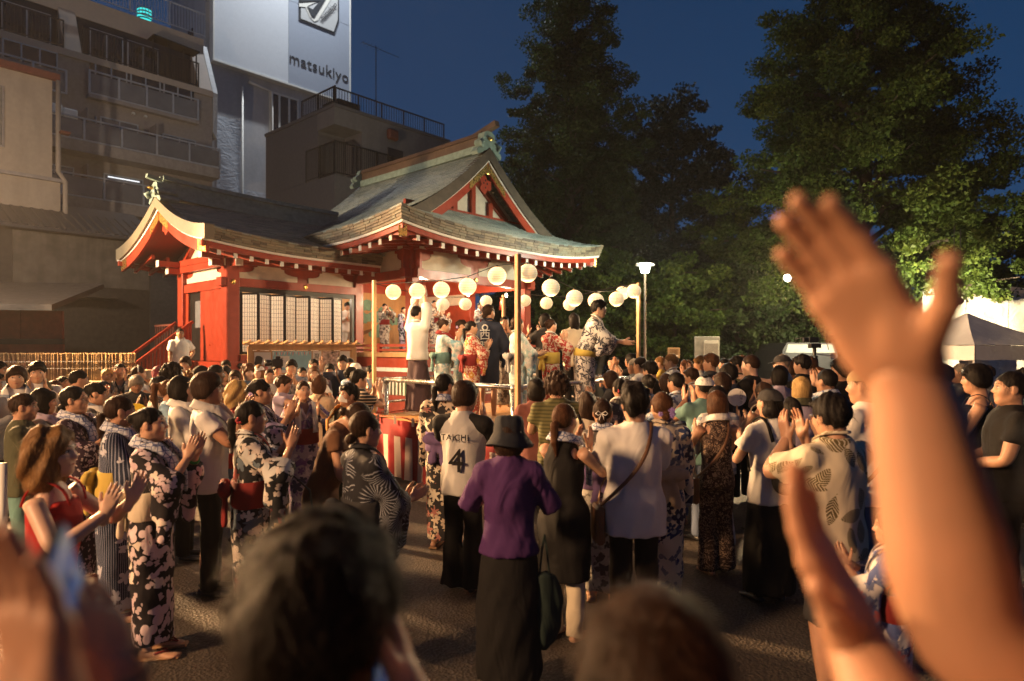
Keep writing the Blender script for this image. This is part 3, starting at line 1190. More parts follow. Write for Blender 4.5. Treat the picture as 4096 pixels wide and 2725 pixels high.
# bracket arms with white ends at the front corners
def bracket(u, v, du, dv, z=4.98):
    for i, (ln, zz) in enumerate(((.62, z), (.42, z - .2))):
        m_ = MB()
        m_.obox((u - du * .2, v - dv * .2, zz), (u + du * ln, v + dv * ln, zz), .18, .17)
        b_ = m_.build('bracket_arm', 'red_paint', sh_o)
        m_ = MB()
        m_.obox((u + du * ln, v + dv * ln, zz), (u + du * (ln + .015), v + dv * (ln + .015), zz), .2, .18)
        m_.build('bracket_end', 'white_paint', b_)
for a in ((0, 0, -1, 0), (0, 0, 0, -1), (WD, 0, 1, 0), (WD, 0, 0, -1), (2.36, 0, 0, -1)):
    bracket(*a)
# ---- stage: floor, skirting, tiles, lattice, rail
box('stage_floor', 'stage_wood', sh_o, -.75, WD + .75, -.75, VB, 1.76, 1.88)
box('stage_ceiling', 'stage_wood', sh_o, .12, WD - .12, .12, VB - .12, 4.96, 5.02)
for nm, fx in (('f', lambda a, o: (a, -.68 + o)), ('s', lambda a, o: (-.68 + o, a))):
    a0, a1 = (-.68, WD + .68) if nm == 'f' else (-.68, 2.5)
    def strip(o0, o1, z0, z1, mat, name, s0=a0, s1=a1):
        p, q = fx(s0, (o0 + o1) / 2), fx(s1, (o0 + o1) / 2)
        m_ = MB()
        m_.obox((p[0], p[1], (z0 + z1) / 2), (q[0], q[1], (z0 + z1) / 2), o1 - o0, z1 - z0)
        return m_.build(name, mat, sh_o)
    strip(0, .1, 1.48, 1.755, 'red_paint', 'skirting')
    nt = int((a1 - a0) / .3)
    for i in range(nt):
        strip(-.012, .09, 1.37, 1.475, 'tile_white', 'tile', a0 + (a1 - a0) * i / nt, a0 + (a1 - a0) * (i + .97) / nt)
    strip(.0, .1, 1.2, 1.365, 'red_dark', 'base_rail')
    strip(.12, .16, .35, 1.2, 'green_slat', 'vent_back')
    ns = int((a1 - a0) / .15)
    for i in range(ns):
        f = a0 + (a1 - a0) * (i + .5) / ns
        strip(.02, .07, .75, 1.19, 'white_paint', 'slat', f - .03, f + .03)
    strip(.0, .14, .0, .74, 'red_dark', 'plinth')
    for z, h in ((2.07, .07), (1.95, .05)):
        strip(-.03, .04, z - h / 2, z + h / 2, 'red_paint', 'handrail')
    for i in range(6 if nm == 'f' else 3):
        f = a0 + (a1 - a0) * (i + .02) / (5 if nm == 'f' else 2.6)
        if f > a1:
            continue
        strip(-.04, .05, 1.882, 2.13, 'red_paint', 'rail_post', f - .045, f + .045)
# ---- the painted back wall: a pine on bare boards
for i in range(12):
    u0, u1 = .15 + i * (WD - .3) / 12, .15 + (i + 1) * (WD - .3) / 12
    box('back_board', 'stage_wood', sh_o, u0 + .003, u1 - .003, VB - .14, VB - .1, 1.885, 3.93)
simple('pine_green', (.13, .24, .17), .7, var=.3, scale=6)
simple('pine_bark', (.16, .07, .03), .7, var=.3, scale=5)
pn = empty('painted_pine')
pn.parent = sh_o
rp = random.Random(5)
m = MB()
m.tube([(1.5, VB - .145, 1.9), (1.75, VB - .145, 2.3), (1.55, VB - .145, 2.7), (1.9, VB - .145, 3.0), (1.7, VB - .145, 3.4)], [.13, .12, .1, .08, .05], 8, flat=.08, up=(0, 1, 0))
m.tube([(1.7, VB - .145, 2.5), (2.2, VB - .145, 2.65), (2.5, VB - .145, 2.5)], [.07, .05, .03], 8, flat=.1, up=(0, 1, 0))
m.tube([(1.6, VB - .145, 2.75), (1.1, VB - .145, 2.85), (.8, VB - .145, 2.65)], [.06, .05, .03], 8, flat=.1, up=(0, 1, 0))
m.build('pine_trunk', 'pine_bark', pn)
for i, (a, z, s) in enumerate(((.75, 2.75, .28), (1.15, 3.05, .3), (1.5, 3.4, .34), (2.0, 3.5, .3), (2.35, 3.1, .32), (1.75, 3.05, .3), (2.6, 2.7, .3), (.65, 2.3, .24), (2.3, 2.5, .22), (1.2, 2.55, .24), (2.75, 3.35, .25), (3.1, 3.0, .25))):
    vs = []
    nn = 22
    for q in range(nn):
        th = 2 * PI * q / nn
        r = s * (1 + .16 * math.cos(q * 2.85 + i) + rp.uniform(-.05, .05))
        vs.append((a + r * 1.25 * math.cos(th), z + r * .62 * math.sin(th)))
    MB().prism(vs, VB - .152 - .003 * (i % 3) - .001 * i, VB - .141).build('pine_needles', 'pine_green', pn)
# stage right side: red wall, white upper panel
box('side_wall', 'red_paint', sh_o, WD - .1, WD - .02, 2.72, VB - .15, 1.885, 3.55)
box('side_panel', 'plaster', sh_o, WD - .09, WD - .03, 2.72, VB - .15, 3.56, 3.93)
m = MB()
m.lathe([(0, .18), (.02, .17), (.045, .0), (.06, -.22), (.0, -.22)], 10, (WD - .35, .75, 3.5))
m.build('tassel', 'red_paint', sh_o, True)
emis('bulb_warm', (1, .82, .55), 30)
for (u, v) in ((WD - .35, .5), (1.2, 1.0), (3.3, 1.2), (2.3, 2.6)):
    b_ = MB().lathe([(.0, -.06), (.035, -.045), (.045, 0), (.03, .05), (.0, .06)], 10, (u, v, 3.75)).build('stage_bulb', 'bulb_warm', sh_o, True)
    MB().tube([(u, v, 3.8), (u, v, 4.97)], .008, 5).build('bulb_cord', 'black_frame', b_)
    lamp('stage_lamp', 'POINT', (u, v, 3.62), 95, (1, .74, .45), b_, radius=.12)

# ================================================================== side wing
WU, WV, WDP = -3.86, 2.62, 2.8
WC = WV + WDP / 2
WT = WDP / 2 + 1.55
WE = WU - 1.32


def zw(t):
    return 5.88 - .62 * t + .065 * t * t


def wl(u, t):
    return .2 * max(0, (-(u) - 2.2) / 3.0) ** 2 * min(1, t / WT) ** 2


wing_pt = lambda t, u, s: Vector((u, WC + s * t, zw(t) + wl(u, t)))
for s in (-1, 1):
    w_ = shingles(lambda t, u: wing_pt(t, u, s), .1, WT, lambda t: (WE, -.1), .1 if s < 0 else .16, .3 if s < 0 else .7).build('wing_roof', 'copper_shingle', sh_o, fix=False)
    w_['kind'] = 'stuff'
    path = [wing_pt(WT, WE + (5.0) * i / 30, s) for i in range(31)]
    inw = Vector((0, -s, 0))
    e = eave_edge(path, inw, 5, .058, .22, miter=False).build('eave_edge', 'eave_shingle', sh_o)
    e['kind'] = 'stuff'
    sweep(path, inw, .1, .18, -.33, -.275, False).build('eave_trim', 'white_paint', sh_o)
    sweep(path, inw, .14, .26, -.46, -.331, False).build('eave_board', 'red_paint', sh_o)
    for i in range(12):
        if s > 0 and i > 3:
            continue
        p = along(path, (i + 1.1) / 12.6)
        rafter(p + inw * .22 + Vector((0, 0, -.52)), inw, 1.35, sh_o, .3, .085, .105)
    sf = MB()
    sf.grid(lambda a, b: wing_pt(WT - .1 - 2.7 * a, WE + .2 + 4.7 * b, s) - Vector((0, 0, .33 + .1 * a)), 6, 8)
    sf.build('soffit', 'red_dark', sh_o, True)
wo_ = lambda a, y, z: (WE + .04 + (y + .69), WC + a, z)
zwl = lambda t: zw(t) + wl(WE, t)
barge(sh_o, zwl, wo_, 0, WT + .02, .02, .27, -.73, -.5, 'eave_shingle', 'rake_edge')
barge(sh_o, zwl, wo_, 0, WT - .1, -.27, .055, -.66, -.58, 'white_paint', 'rake_trim')
barge(sh_o, zwl, wo_, 0, WT - .12, -.33, .24, -.63, -.56, 'red_paint', 'bargeboard')
for s in (-1, 1):
    plate(.02, .6, s, sh_o, zwl, wo_, -.645, -.35, .2)
    plate(WT - .55, WT - .14, s, sh_o, zwl, wo_, -.645, -.34, .25)
pendant(sh_o, lambda a, y, z: (WE + .25 + y, WC + a, 5.15 + z), .95)
m = MB()
prof = [(WC + s * t, zw(t) - .25) for s, t in [(-1, x / 5 * 1.9) for x in range(5, 0, -1)] + [(1, x / 5 * 1.9) for x in range(0, 6)]]
m.prism([(WC - 1.9, 4.3)] + prof + [(WC + 1.9, 4.3)], WU - .02, WU + .06, 'x')
m.build('gable_wall', 'plaster', sh_o)
for a, b in (((-1.2, 4.45), (-.1, 5.3)), ((1.2, 4.45), (.1, 5.3)), ((0, 4.45), (0, 5.4))):
    m = MB()
    m.obox((WU - .07, WC + a[0], a[1]), (WU - .07, WC + b[0], b[1]), .16, .1, up=(0, 1, 0))
    m.build('strut', 'red_paint', sh_o)
for zz, ex in ((4.38, 1.85), (4.2, 1.5)):
    b_ = beam((WU - .1, WC - ex, zz), (WU - .1, WC + ex, zz), .2, .17, name='tie_beam')
    for s in (-1, 1):
        m = MB()
        m.obox((WU - .1, WC + s * ex, zz), (WU - .1, WC + s * (ex + .015), zz), .22, .19)
        m.build('beam_end', 'white_paint', b_)
for vv in (WV, WV + WDP):
    for zz, ex in ((4.35, .75), (4.17, .5)):
        b_ = beam((WU + .2, vv, zz), (WU - ex, vv, zz), .17, .16, name='bracket_arm')
        m = MB()
        m.obox((WU - ex, vv, zz), (WU - ex - .015, vv, zz), .19, .18)
        m.build('bracket_end', 'white_paint', b_)
for uu in (WU,):
    for zz, ex in ((4.35, .75), (4.17, .5)):
        b_ = beam((uu, WV + .2, zz), (uu, WV - ex, zz), .17, .16, name='bracket_arm')
        m = MB()
        m.obox((uu, WV - ex, zz), (uu, WV - ex - .015, zz), .19, .18)
        m.build('bracket_end', 'white_paint', b_)
# wing ridge
def wr(f, dx, z):
    return Vector((WE + .15 + 5.2 * f, WC + dx, 5.86 + z + .14 * (1 - f) ** 3))
for nm, mt, hw, z0, z1 in (('ridge_base', 'copper_green', .22, -.1, .12), ('ridge', 'copper_green', .14, .12, .34), ('ridge_cap', 'copper_green', .19, .34, .45)):
    m = MB()
    vs, fs = [], []
    for i in range(13):
        for dx, z in ((-hw, z0), (hw, z0), (hw * .9, z1), (-hw * .9, z1)):
            vs.append(wr(i / 12, dx, z))
    for i in range(12):
        for q in range(4):
            fs.append((i * 4 + q, i * 4 + (q + 1) % 4, (i + 1) * 4 + (q + 1) % 4, (i + 1) * 4 + q))
    m.add(vs, fs + [(3, 2, 1, 0), (48, 49, 50, 51)])
    m.build(nm, mt, sh_o)
oni(sh_o, lambda a, y, z: (WE + .2 + y * 2.6, WC + a, 5.85 + z * .62), .72)
m = MB()
m.obox((WE + .4, WC, 6.28), (WE - .2, WC, 6.4), .14, .1)
m.build('ridge_horn', 'copper_green', sh_o)
# wing walls
for u, v in ((WU, WV), (WU, WV + WDP)):
    post(u, v, 0, 4.4, .34)
FZ = 1.66
beam((WU - .3, WV, 3.7), (0, WV, 3.7), .3, .22)
beam((WU - .25, WV, 4.26), (-.1, WV, 4.26), .2, .16)
box('frieze', 'red_paint', sh_o, WU + .1, -.05, WV - .03, WV + .05, 3.81, 4.18)
cusp_panel(sh_o, WU + .22, -2.0, 3.82, 4.2, WV - .06, WV - .025)
cusp_panel(sh_o, -1.65, -.16, 3.82, 4.2, WV - .06, WV - .025)
box('lintel', 'black_frame', sh_o, WU + .17, -.15, WV - .1, WV - .02, 3.46, 3.585)
box('sill', 'red_paint', sh_o, WU + .17, -.1, WV - .22, WV - .0, FZ, 1.82)
box('jamb', 'black_frame', sh_o, WU + .171, WU + .27, WV - .1, WV + .02, 1.83, 3.455)
box('jamb', 'black_frame', sh_o, -.24, -.151, WV - .1, WV + .02, 1.83, 3.455)
box('wing_floor', 'stage_wood', sh_o, WU + .05, -.02, WV + .03, WV + WDP - .05, 1.6, 1.7)
box('wing_back_wall', 'stage_wood', sh_o, WU + .1, -.02, WV + WDP - .1, WV + WDP, 1.7, 4.3)
box('wing_ceiling', 'stage_wood', sh_o, WU + .1, -.1, WV + .12, WV + WDP - .12, 3.9, 3.95)
box('base_wall', 'red_paint', sh_o, WU - .05, -.1, WV - .04, WV + .02, 0, FZ - .12)
box('base_ledge', 'red_paint', sh_o, WU - .3, -.1, WV - .3, WV - .03, FZ - .24, FZ - .02)
box('base_ledge', 'red_paint', sh_o, WU - .3, WU - .02, WV - .298, WV + WDP, FZ - .242, FZ - .018)
box('base_wall', 'red_paint', sh_o, WU - .04, WU + .02, WV + .03, WV + WDP - .02, 0, FZ - .25)
bo = MB().lathe([(0, .07), (.04, .06), (.075, .02), (.08, -.01)], 12).build('knob', 'black_plastic', sh_o, True)
bo.location = (WU + .12, WV - .31, FZ - .12)
bo.rotation_euler = (R(90), 0, 0)
for u in (WU, -1.8):
    bo = MB().lathe([(0, .03), (.045, .03), (.075, .0)], 6).build('boss', 'gold', sh_o)
    bo.location = (u, WV - .172 if u == WU else WV - .152, 3.7)
    bo.rotation_euler = (R(90), 0, 0)
# folding shutters of paper and lattice
k = NT('shoji_paper')
tr = k.n('BsdfTranslucent')
tr.inputs[0].default_value = (.86, .8, .68, 1)
mx = k.n('MixShader')
mx.inputs[0].default_value = .6
k.l(k.b.outputs[0], mx.inputs[1]).l(tr.outputs[0], mx.inputs[2]).l(mx.outputs[0], k.out.inputs[0])
k.done((.74, .68, .57), .8, key='shoji_paper')
SHX0, SHX1, SZ0, SZ1 = WU + .28, -.27, 1.84, 3.44
def shutter(u, v, ang, w):
    e_ = empty('paper_shutter', (u, v, 0), ang)
    e_.parent = sh_o
    f = MB()
    f.box(0, .035, -.018, .018, SZ0, SZ1)
    f.box(w - .035, w, -.018, .018, SZ0, SZ1)
    f.box(.035, w - .035, -.016, .016, SZ0, SZ0 + .06)
    f.box(.035, w - .035, -.016, .016, SZ1 - .05, SZ1)
    f.build('frame', 'black_frame', e_)
    g_ = MB()
    nv, nh = 5, 13
    for i in range(1, nv + 1):
        x = .035 + (w - .07) * i / (nv + 1)
        g_.box(x - .0035, x + .0035, -.013, -.004, SZ0 + .06, SZ1 - .05)
    for i in range(1, nh):
        z = SZ0 + .06 + (SZ1 - SZ0 - .11) * i / nh
        g_.box(.035, w - .035, -.012, -.0045, z - .0035, z + .0035)
    g_.build('lattice', 'dark_wood', e_)
    p_ = MB()
    p_.grid(lambda a, b: (.03 + (w - .06) * a, 0, SZ0 + .05 + (SZ1 - SZ0 - .09) * b), 1, 1)
    p_.build('paper', 'shoji_paper', e_)
u = SHX0
for i in range(4):
    a = R(52)
    w = .46
    shutter(u, WV - .02, -a, w) if i % 1 == 0 else None
    u2 = u + w * math.cos(a)
    v2 = WV - .02 - w * math.sin(a)
    b_ = R(28)
    shutter(u2 + .01, v2, b_, .5)
    u = u2 + .5 * math.cos(b_) + .015
for (uu, vv, e) in ((-2.8, WV + 1.3, 40), (-1.0, WV + 1.3, 40)):
    b_ = MB().lathe([(.0, -.05), (.16, -.03), (.17, .0), (.0, .02)], 14, (uu, vv, 3.86)).build('ceiling_lamp', 'bulb_warm', sh_o, True)
    lamp('ceiling_light', 'POINT', (uu, vv, 3.7), e * 3, (1, .82, .6), b_, radius=.12)
# left end of the wing: sliding door, and a black sheet for the shade inside the doorway
LU = WU - .03
box('door_lintel', 'red_paint', sh_o, WU - .12, WU + .1, WV + .17, WV + WDP - .17, 3.55, 3.78)
box('frieze', 'red_paint', sh_o, WU - .02, WU + .05, WV + .1, WV + WDP - .1, 3.78, 4.2)
cusp_panel(sh_o, WV + .22, WV + WDP - .22, 3.82, 4.15, WU - .06, WU - .025, 'x')
box('door', 'red_paint', sh_o, WU - .09, WU - .04, WV + .17, WV + 1.6, FZ, 3.545)
box('doorway_shade_sheet', 'black_frame', sh_o, WU - .02, WU + .02, WV + 1.6, WV + WDP - .2, FZ, 3.545)
box('door_frame', 'red_paint', sh_o, WU - .07, WU + .03, WV + 2.45, WV + WDP - .172, FZ, 3.547)
k_ = MB()
k_.bev(WU - .075, WU - .025, WV + 1.64, WV + 2.0, 2.55, 3.3, .02)
k_.build('meter_box', 'grey_metal', sh_o)
# ---- steps with red sheet-metal sides up to the wing's door
st = empty('red_stair', (-2.74, 18, 0), GA, 'red metal stair with ribbed side panel and handrail beside the side wing', 'stair')
sv0, sv1 = WV + 1.5, WV + 2.55
for i in range(8):
    z = FZ * (i + 1) / 8
    x1 = WU - .36 - (7 - i) * .26
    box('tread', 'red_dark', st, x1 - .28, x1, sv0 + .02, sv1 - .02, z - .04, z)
m = MB()
for vv in (sv0 - .04, sv1):
    m.prism([(WU - .35, FZ - .3), (WU - .35, FZ + .02), (WU - 2.55, .2), (WU - 2.55, 0), (WU - 2.3, 0)], vv, vv + .04)
m.build('stringer', 'red_paint', st)
for i in range(24):
    f = i / 23
    x = WU - .42 - 2.05 * f
    zb_ = FZ * (1 - f) + .05
    mm = MB()
    mm.box(x - .03, x + .03, sv0 - .07, sv0 - .042, zb_ - .05, zb_ + .98)
    mm.build('rib', 'red_paint', st)
m = MB()
for vv in (sv0 - .05, sv1 + .02):
    m.obox((WU - .36, vv, FZ + 1.05), (WU - 2.5, vv, 1.02), .09, .07)
    m.obox((WU - 2.5, vv, 0), (WU - 2.5, vv, 1.05), .08, .08)
m.build('handrail', 'red_paint', st)
m = MB()
m.obox((WU - .34, sv1 + .05, FZ + 1.0), (WU - .34, sv1 + 1.6, FZ + 1.0), .05, .05)
for i in range(9):
    m.obox((WU - .34, sv1 + .05 + i * .19, FZ - .1), (WU - .34, sv1 + .05 + i * .19, FZ + 1.0), .025, .025)
m.build('landing_rail', 'rust_red', st)
# ================================================================== TREES
simple('bark', (.06, .045, .032), .85, var=.35, scale=4, bump=.9, bscale=14, bdist=.03, streak=(6, 6, .7))


def leaf_mat(name, c, c2, trans=.35):
    k = NT(name)
    a = k.n('Attribute', attribute_name='tint')
    col = k.ramp(a.outputs['Fac'], [(0, tuple(x * .55 for x in c)), (.5, c), (1, c2)])
    tr = k.n('BsdfTranslucent')
    k.l(col, tr.inputs[0])
    mx = k.n('MixShader')
    mx.inputs[0].default_value = trans
    k.l(k.b.outputs[0], mx.inputs[1]).l(tr.outputs[0], mx.inputs[2]).l(mx.outputs[0], k.out.inputs[0])
    k.done(col, .6, spec=.2, key=name)


leaf_mat('ginkgo_leaf', (.042, .07, .011), (.09, .11, .018))
leaf_mat('dark_leaf', (.026, .045, .013), (.048, .068, .018))
leaf_mat('cedar_leaf', (.014, .024, .014), (.024, .034, .018), .15)


def leaf_cloud(centres, sizes, per, leaf, rng, squash=.55, fan=True, droop=0.25):
    """fan-shaped leaves scattered round clump centres -> verts, faces, tints"""
    n = len(centres)
    c = np.repeat(np.asarray(centres), per, axis=0)
    s = np.repeat(np.asarray(sizes), per)[:, None]
    tot = len(c)
    d = rng.normal(size=(tot, 3))
    d /= np.linalg.norm(d, axis=1)[:, None] + 1e-9
    rad = rng.random((tot, 1)) ** .45
    p = c + d * rad * s * np.array([1, 1, squash])
    ax = rng.normal(size=(tot, 3)) + d * .8
    ax[:, 2] -= droop
    ax /= np.linalg.norm(ax, axis=1)[:, None] + 1e-9
    b = np.cross(ax, rng.normal(size=(tot, 3)))
    b /= np.linalg.norm(b, axis=1)[:, None] + 1e-9
    L = leaf * rng.uniform(.6, 1.3, (tot, 1))
    w = .62 if fan else .16
    v = np.stack([p, p + ax * L * 1.05 + b * L * w, p + ax * L * 1.05 - b * L * w], 1).reshape(-1, 3)
    f = np.arange(tot * 3).reshape(-1, 3)
    t = np.repeat(np.clip(np.repeat(rng.random(n), per) * .6 + rng.random(tot) * .4, 0, 1), 3)
    return v, f, t


def tree(px, d, z_top, crown_lo, r_max, name, label, leaf='ginkgo_leaf', seed=1, n_limb=60, per=240, lsize=.11, clump=.75,
         trunk_r=.35, shape=None, lean=0.0, taper=1.0, group='trees around the square', fan=True):
    rng = np.random.default_rng(seed)
    rd = random.Random(seed)
    root = empty(name, (gx(px, d), d, 0), rd.uniform(0, 6), label, 'tree', group)
    shape = shape or (lambda h: (1 - h) ** .8 * (.55 + .45 * min(1, h * 5)))
    m = MB()
    n = 10
    m.tube([(lean * i / n + .12 * math.sin(i * 1.7 + seed), .12 * math.cos(i * 1.3 + seed), z_top * .97 * i / n) for i in range(n + 1)],
           [trunk_r * (1.35 if i == 0 else 1 - .93 * i / n) for i in range(n + 1)], 10)
    m.build('trunk', 'bark', root, True)
    cs, ss = [], []
    lm = MB()
    for i in range(n_limb):
        h = (i + rd.random()) / n_limb
        z = crown_lo + (z_top - crown_lo) * h
        r = r_max * shape(h) * rd.uniform(.72, 1.12)
        th = i * 2.399 + rd.uniform(-.4, .4)
        z0 = max(.6, z - r * .25)
        tip = Vector((r * math.cos(th), r * math.sin(th), z + rd.uniform(-.2, .35) * r * .5))
        base = Vector((0, 0, z0))
        mid = base.lerp(tip, .5) + Vector((0, 0, .12 * r))
        if i % 2 == 0:
            lm.tube([base, mid, tip], [trunk_r * .28 * (1 - h * .7), trunk_r * .15, .015], 5, cap=False)
        k_ = max(2, int(r / (clump * .62)))
        for j in range(k_):
            f = (j + 1) / k_ if k_ > 1 else 1
            if f < .3:
                continue
            p = base.lerp(mid, f * 2) if f < .5 else mid.lerp(tip, f * 2 - 1)
            for q in range(2 if f > .5 else 1):
                off = Vector((rd.gauss(0, 1), rd.gauss(0, 1), rd.gauss(0, .7))) * clump * (.25 + .35 * f)
                cs.append(tuple(p + off))
                ss.append(clump * rd.uniform(.35, .95))
    lm.build('limbs', 'bark', root)['kind'] = 'stuff'
    v, f, t = leaf_cloud(cs, ss, per, lsize, rng, fan=fan)
    me = mesh_np('crown', v, f, False)
    col_attr(me, t)
    co = link('crown', me, root, leaf)
    return root


ROUND = lambda h: max(.05, math.sin(PI * min(1, .12 + .88 * h)) ** .6)
CONE = lambda h: (1 - h) ** .75 * (.6 + .4 * min(1, h * 6))
# the great ginkgo at the right, lit from below
tree(3440, 25, 18.8, 3.3, 6.5, 'ginkgo_tree', 'huge broad ginkgo tree with its lowest leaves lit from below behind the canopy tent', 'ginkgo_leaf', 3, 150, 240, .095, .8, .55,
     lambda h: (.8 + .2 * min(1, h * 5)) * (1 - h) ** .72)
# tall ginkgo beside the stage hall
tree(2280, 31, 20.0, 3.4, 4.6, 'ginkgo_tree', 'tall narrow ginkgo tree rising behind the gable of the shrine hall', 'dark_leaf', 5, 120, 220, .095, .7, .4,
     lambda h: (.85 + .15 * min(1, h * 4)) * (1 - h) ** .62)
# dark cedar behind it
tree(2330, 37, 18.0, 3.0, 4.9, 'cedar_tree', 'dark cedar with flat ragged boughs standing behind the tall narrow ginkgo', 'cedar_leaf', 8, 70, 90, .3, .7, .4,
     lambda h: (1 - h) ** .6 * (.6 + .4 * math.sin(h * 34) ** 2), fan=False)
tree(2690, 36, 15.6, 2.5, 3.5, 'dark_tree', 'dark round-topped tree between the cedar and the great ginkgo', 'cedar_leaf', 9, 70, 120, .16, .8, .35, ROUND)
# lower trees behind the crowd
tree(2400, 26, 5.9, 2.2, 2.4, 'young_ginkgo', 'small bright green ginkgo lit by the street lamp beside the stage hall', 'ginkgo_leaf', 12, 46, 150, .1, .5, .16, ROUND)
tree(2700, 25, 5.2, 1.9, 2.1, 'garden_tree', 'small green tree lit by the street lamp, right of its post', 'ginkgo_leaf', 14, 40, 150, .1, .5, .15, ROUND)
tree(2960, 26, 5.2, 1.3, 2.6, 'garden_tree', 'bushy dark green tree behind the stone notice panel', 'dark_leaf', 15, 44, 140, .11, .55, .18, ROUND)
tree(3260, 29, 5.6, 1.0, 3.0, 'garden_tree', 'shadowy evergreen tree behind the camera tripod', 'dark_leaf', 16, 44, 120, .12, .6, .18, ROUND)
tree(2540, 32, 6.5, 1.0, 3.0, 'dark_tree', 'black evergreen filling the gap behind the street lamp', 'cedar_leaf', 17, 44, 120, .14, .8, .2, ROUND)
tree(2860, 33, 6.6, 1.0, 3.0, 'dark_tree', 'black evergreen at the foot of the great ginkgo', 'cedar_leaf', 18, 44, 120, .14, .8, .2, ROUND)
tree(4230, 34, 10.0, 1.5, 3.4, 'dark_tree', 'dark tree beyond the white stall sheeting at the edge of the square', 'dark_leaf', 19, 50, 110, .14, .8, .25, ROUND)
tree(2120, 34, 6.0, 1.0, 2.6, 'dark_tree', 'black evergreen seen through the open stage', 'cedar_leaf', 20, 40, 110, .14, .7, .2, ROUND)
# ================================================================== PLATFORM, LANTERNS, LAMPS, STALLS
NN, LL, RR = Vector((.07, 8.0, 0)), Vector((-2.17, 10.4, 0)), Vector((2.07, 10.8, 0))
BB = LL + RR - NN
PZ, RZ, TZ = .92, 1.48, 3.06
pf = empty('festival_platform', (0, 0, 0), 0, 'low square dance platform with steel rails, timber corner posts and red and white curtain', 'platform')
cor = [NN, RR, BB, LL]
ctr = (NN + BB) / 2
def ins(p, k):
    return p + (ctr - p).normalized() * k
# plank deck
nb_ = 11
for i in range(nb_):
    f0, f1 = (i + .03) / nb_, (i + .97) / nb_
    a, b, c, d = LL.lerp(BB, f0), NN.lerp(RR, f0), NN.lerp(RR, f1), LL.lerp(BB, f1)
    # shrink slightly inside the posts
    q = [p + (ctr - p) * .03 for p in (a, b, c, d)]
    vs = [Vector((p.x, p.y, PZ - .05)) for p in q] + [Vector((p.x, p.y, PZ)) for p in q]
    m = MB()
    m.add(vs, [(3, 2, 1, 0), (4, 5, 6, 7), (0, 1, 5, 4), (1, 2, 6, 5), (2, 3, 7, 6), (3, 0, 4, 7)])
    m.build('deck_plank', 'stage_wood', pf)
m = MB()
for i in range(4):
    p, q = ins(cor[i], .3), ins(cor[(i + 1) % 4], .3)
    m.obox(p + Vector((0, 0, PZ - .15)), q + Vector((0, 0, PZ - .15)), .08, .18)
    m.obox(p + Vector((0, 0, 0)), p + Vector((0, 0, PZ - .06)), .1, .1)
m.build('frame', 'dark_metal', pf)
for i, p in enumerate(cor):
    m = MB()
    out = (p - ctr).normalized() * .02
    s = .028 if i != 0 else .031
    m.bev(-s, s, -s, s, 0, TZ + (.06 if i == 0 else 0), .006)
    po = m.build('corner_post', 'light_wood', pf)
    po.location = p + out
    po.rotation_euler = (0, 0, R(44))
for i in range(4):
    p, q = ins(cor[i], .13), ins(cor[(i + 1) % 4], .13)
    for z, r_ in ((RZ, .033), (1.12, .02)):
        if z < 1.3 and i in (0, 3):
            continue
        m = MB()
        m.tube([p + Vector((0, 0, z)), q + Vector((0, 0, z))], r_, 12)
        m.build('rail', 'steel', pf, True)
    m = MB()
    for e in (p.lerp(q, .02), p.lerp(q, .98)):
        m = MB()
        m.tube([e + Vector((0, 0, .3)), e + Vector((0, 0, RZ))], .03, 12)
        m.build('rail_post', 'steel', pf, True)
        cl = MB()
        cl.tube([e + Vector((0, 0, RZ - .06)), e + Vector((0, 0, RZ + .035))], .042, 12)
        cl.build('clamp', 'grey_metal', pf, True)
# red and white curtain around the base
simple('curtain_red', (.36, .03, .03), .7, var=.15, scale=3, bump=.15, bscale=120)
simple('curtain_white', (.62, .5, .43), .75, var=.08, scale=3, bump=.15, bscale=120)
simple('rope', (.5, .12, .06), .8, var=.4, scale=30)
def cz(s, z):
    return .028 * math.sin(s * 15) * (1 - z) + .012 * math.sin(s * 37 + 2 * z) * (1 - z)
for i, (p, q) in enumerate(((LL, NN), (NN, RR), (RR, BB), (BB, LL))):
    p, q = p.copy(), q.copy()
    dirv = (q - p)
    L = dirv.length
    n_out = Vector((dirv.y, -dirv.x, 0)).normalized()
    if (p + n_out - ctr).length < (p - ctr).length:
        n_out = -n_out
    top = PZ - .02
    def pt(s, z, off=0):
        return p + dirv * (s / L) + n_out * (.06 + cz(s, z) + off) + Vector((0, 0, .03 + (top - .03) * z - .012 * math.sin(s * 6.5) ** 2 * z))
    m = MB()
    m.grid(lambda a, b: pt(a * L, .72 + .28 * b), 60, 4)
    m.build('curtain_band', 'curtain_red', pf, True)
    ns = int(L / .155)
    for j in range(ns):
        s0, s1 = L * j / ns, L * (j + 1) / ns
        m = MB()
        m.grid(lambda a, b: pt(s0 + (s1 - s0) * a, .719 * b), 4, 10)
        m.build('curtain_stripe', 'curtain_red' if j % 2 else 'curtain_white', pf, True)
    m = MB()
    m.tube([pt(L * j / 30, 1, .02) + Vector((0, 0, .05 - .02 * math.sin(PI * j / 30 * 4) ** 2)) for j in range(31)], .012, 6)
    m.build('rope', 'rope', pf, True)
    for j in range(7):
        s = L * (j + .5) / 7
        c = pt(s, 1, .03)
        m = MB()
        m.obox(c + Vector((0, 0, -.05)), c + Vector((0, 0, .07)), .035, .02)
        m.build('curtain_loop', 'curtain_white', pf)

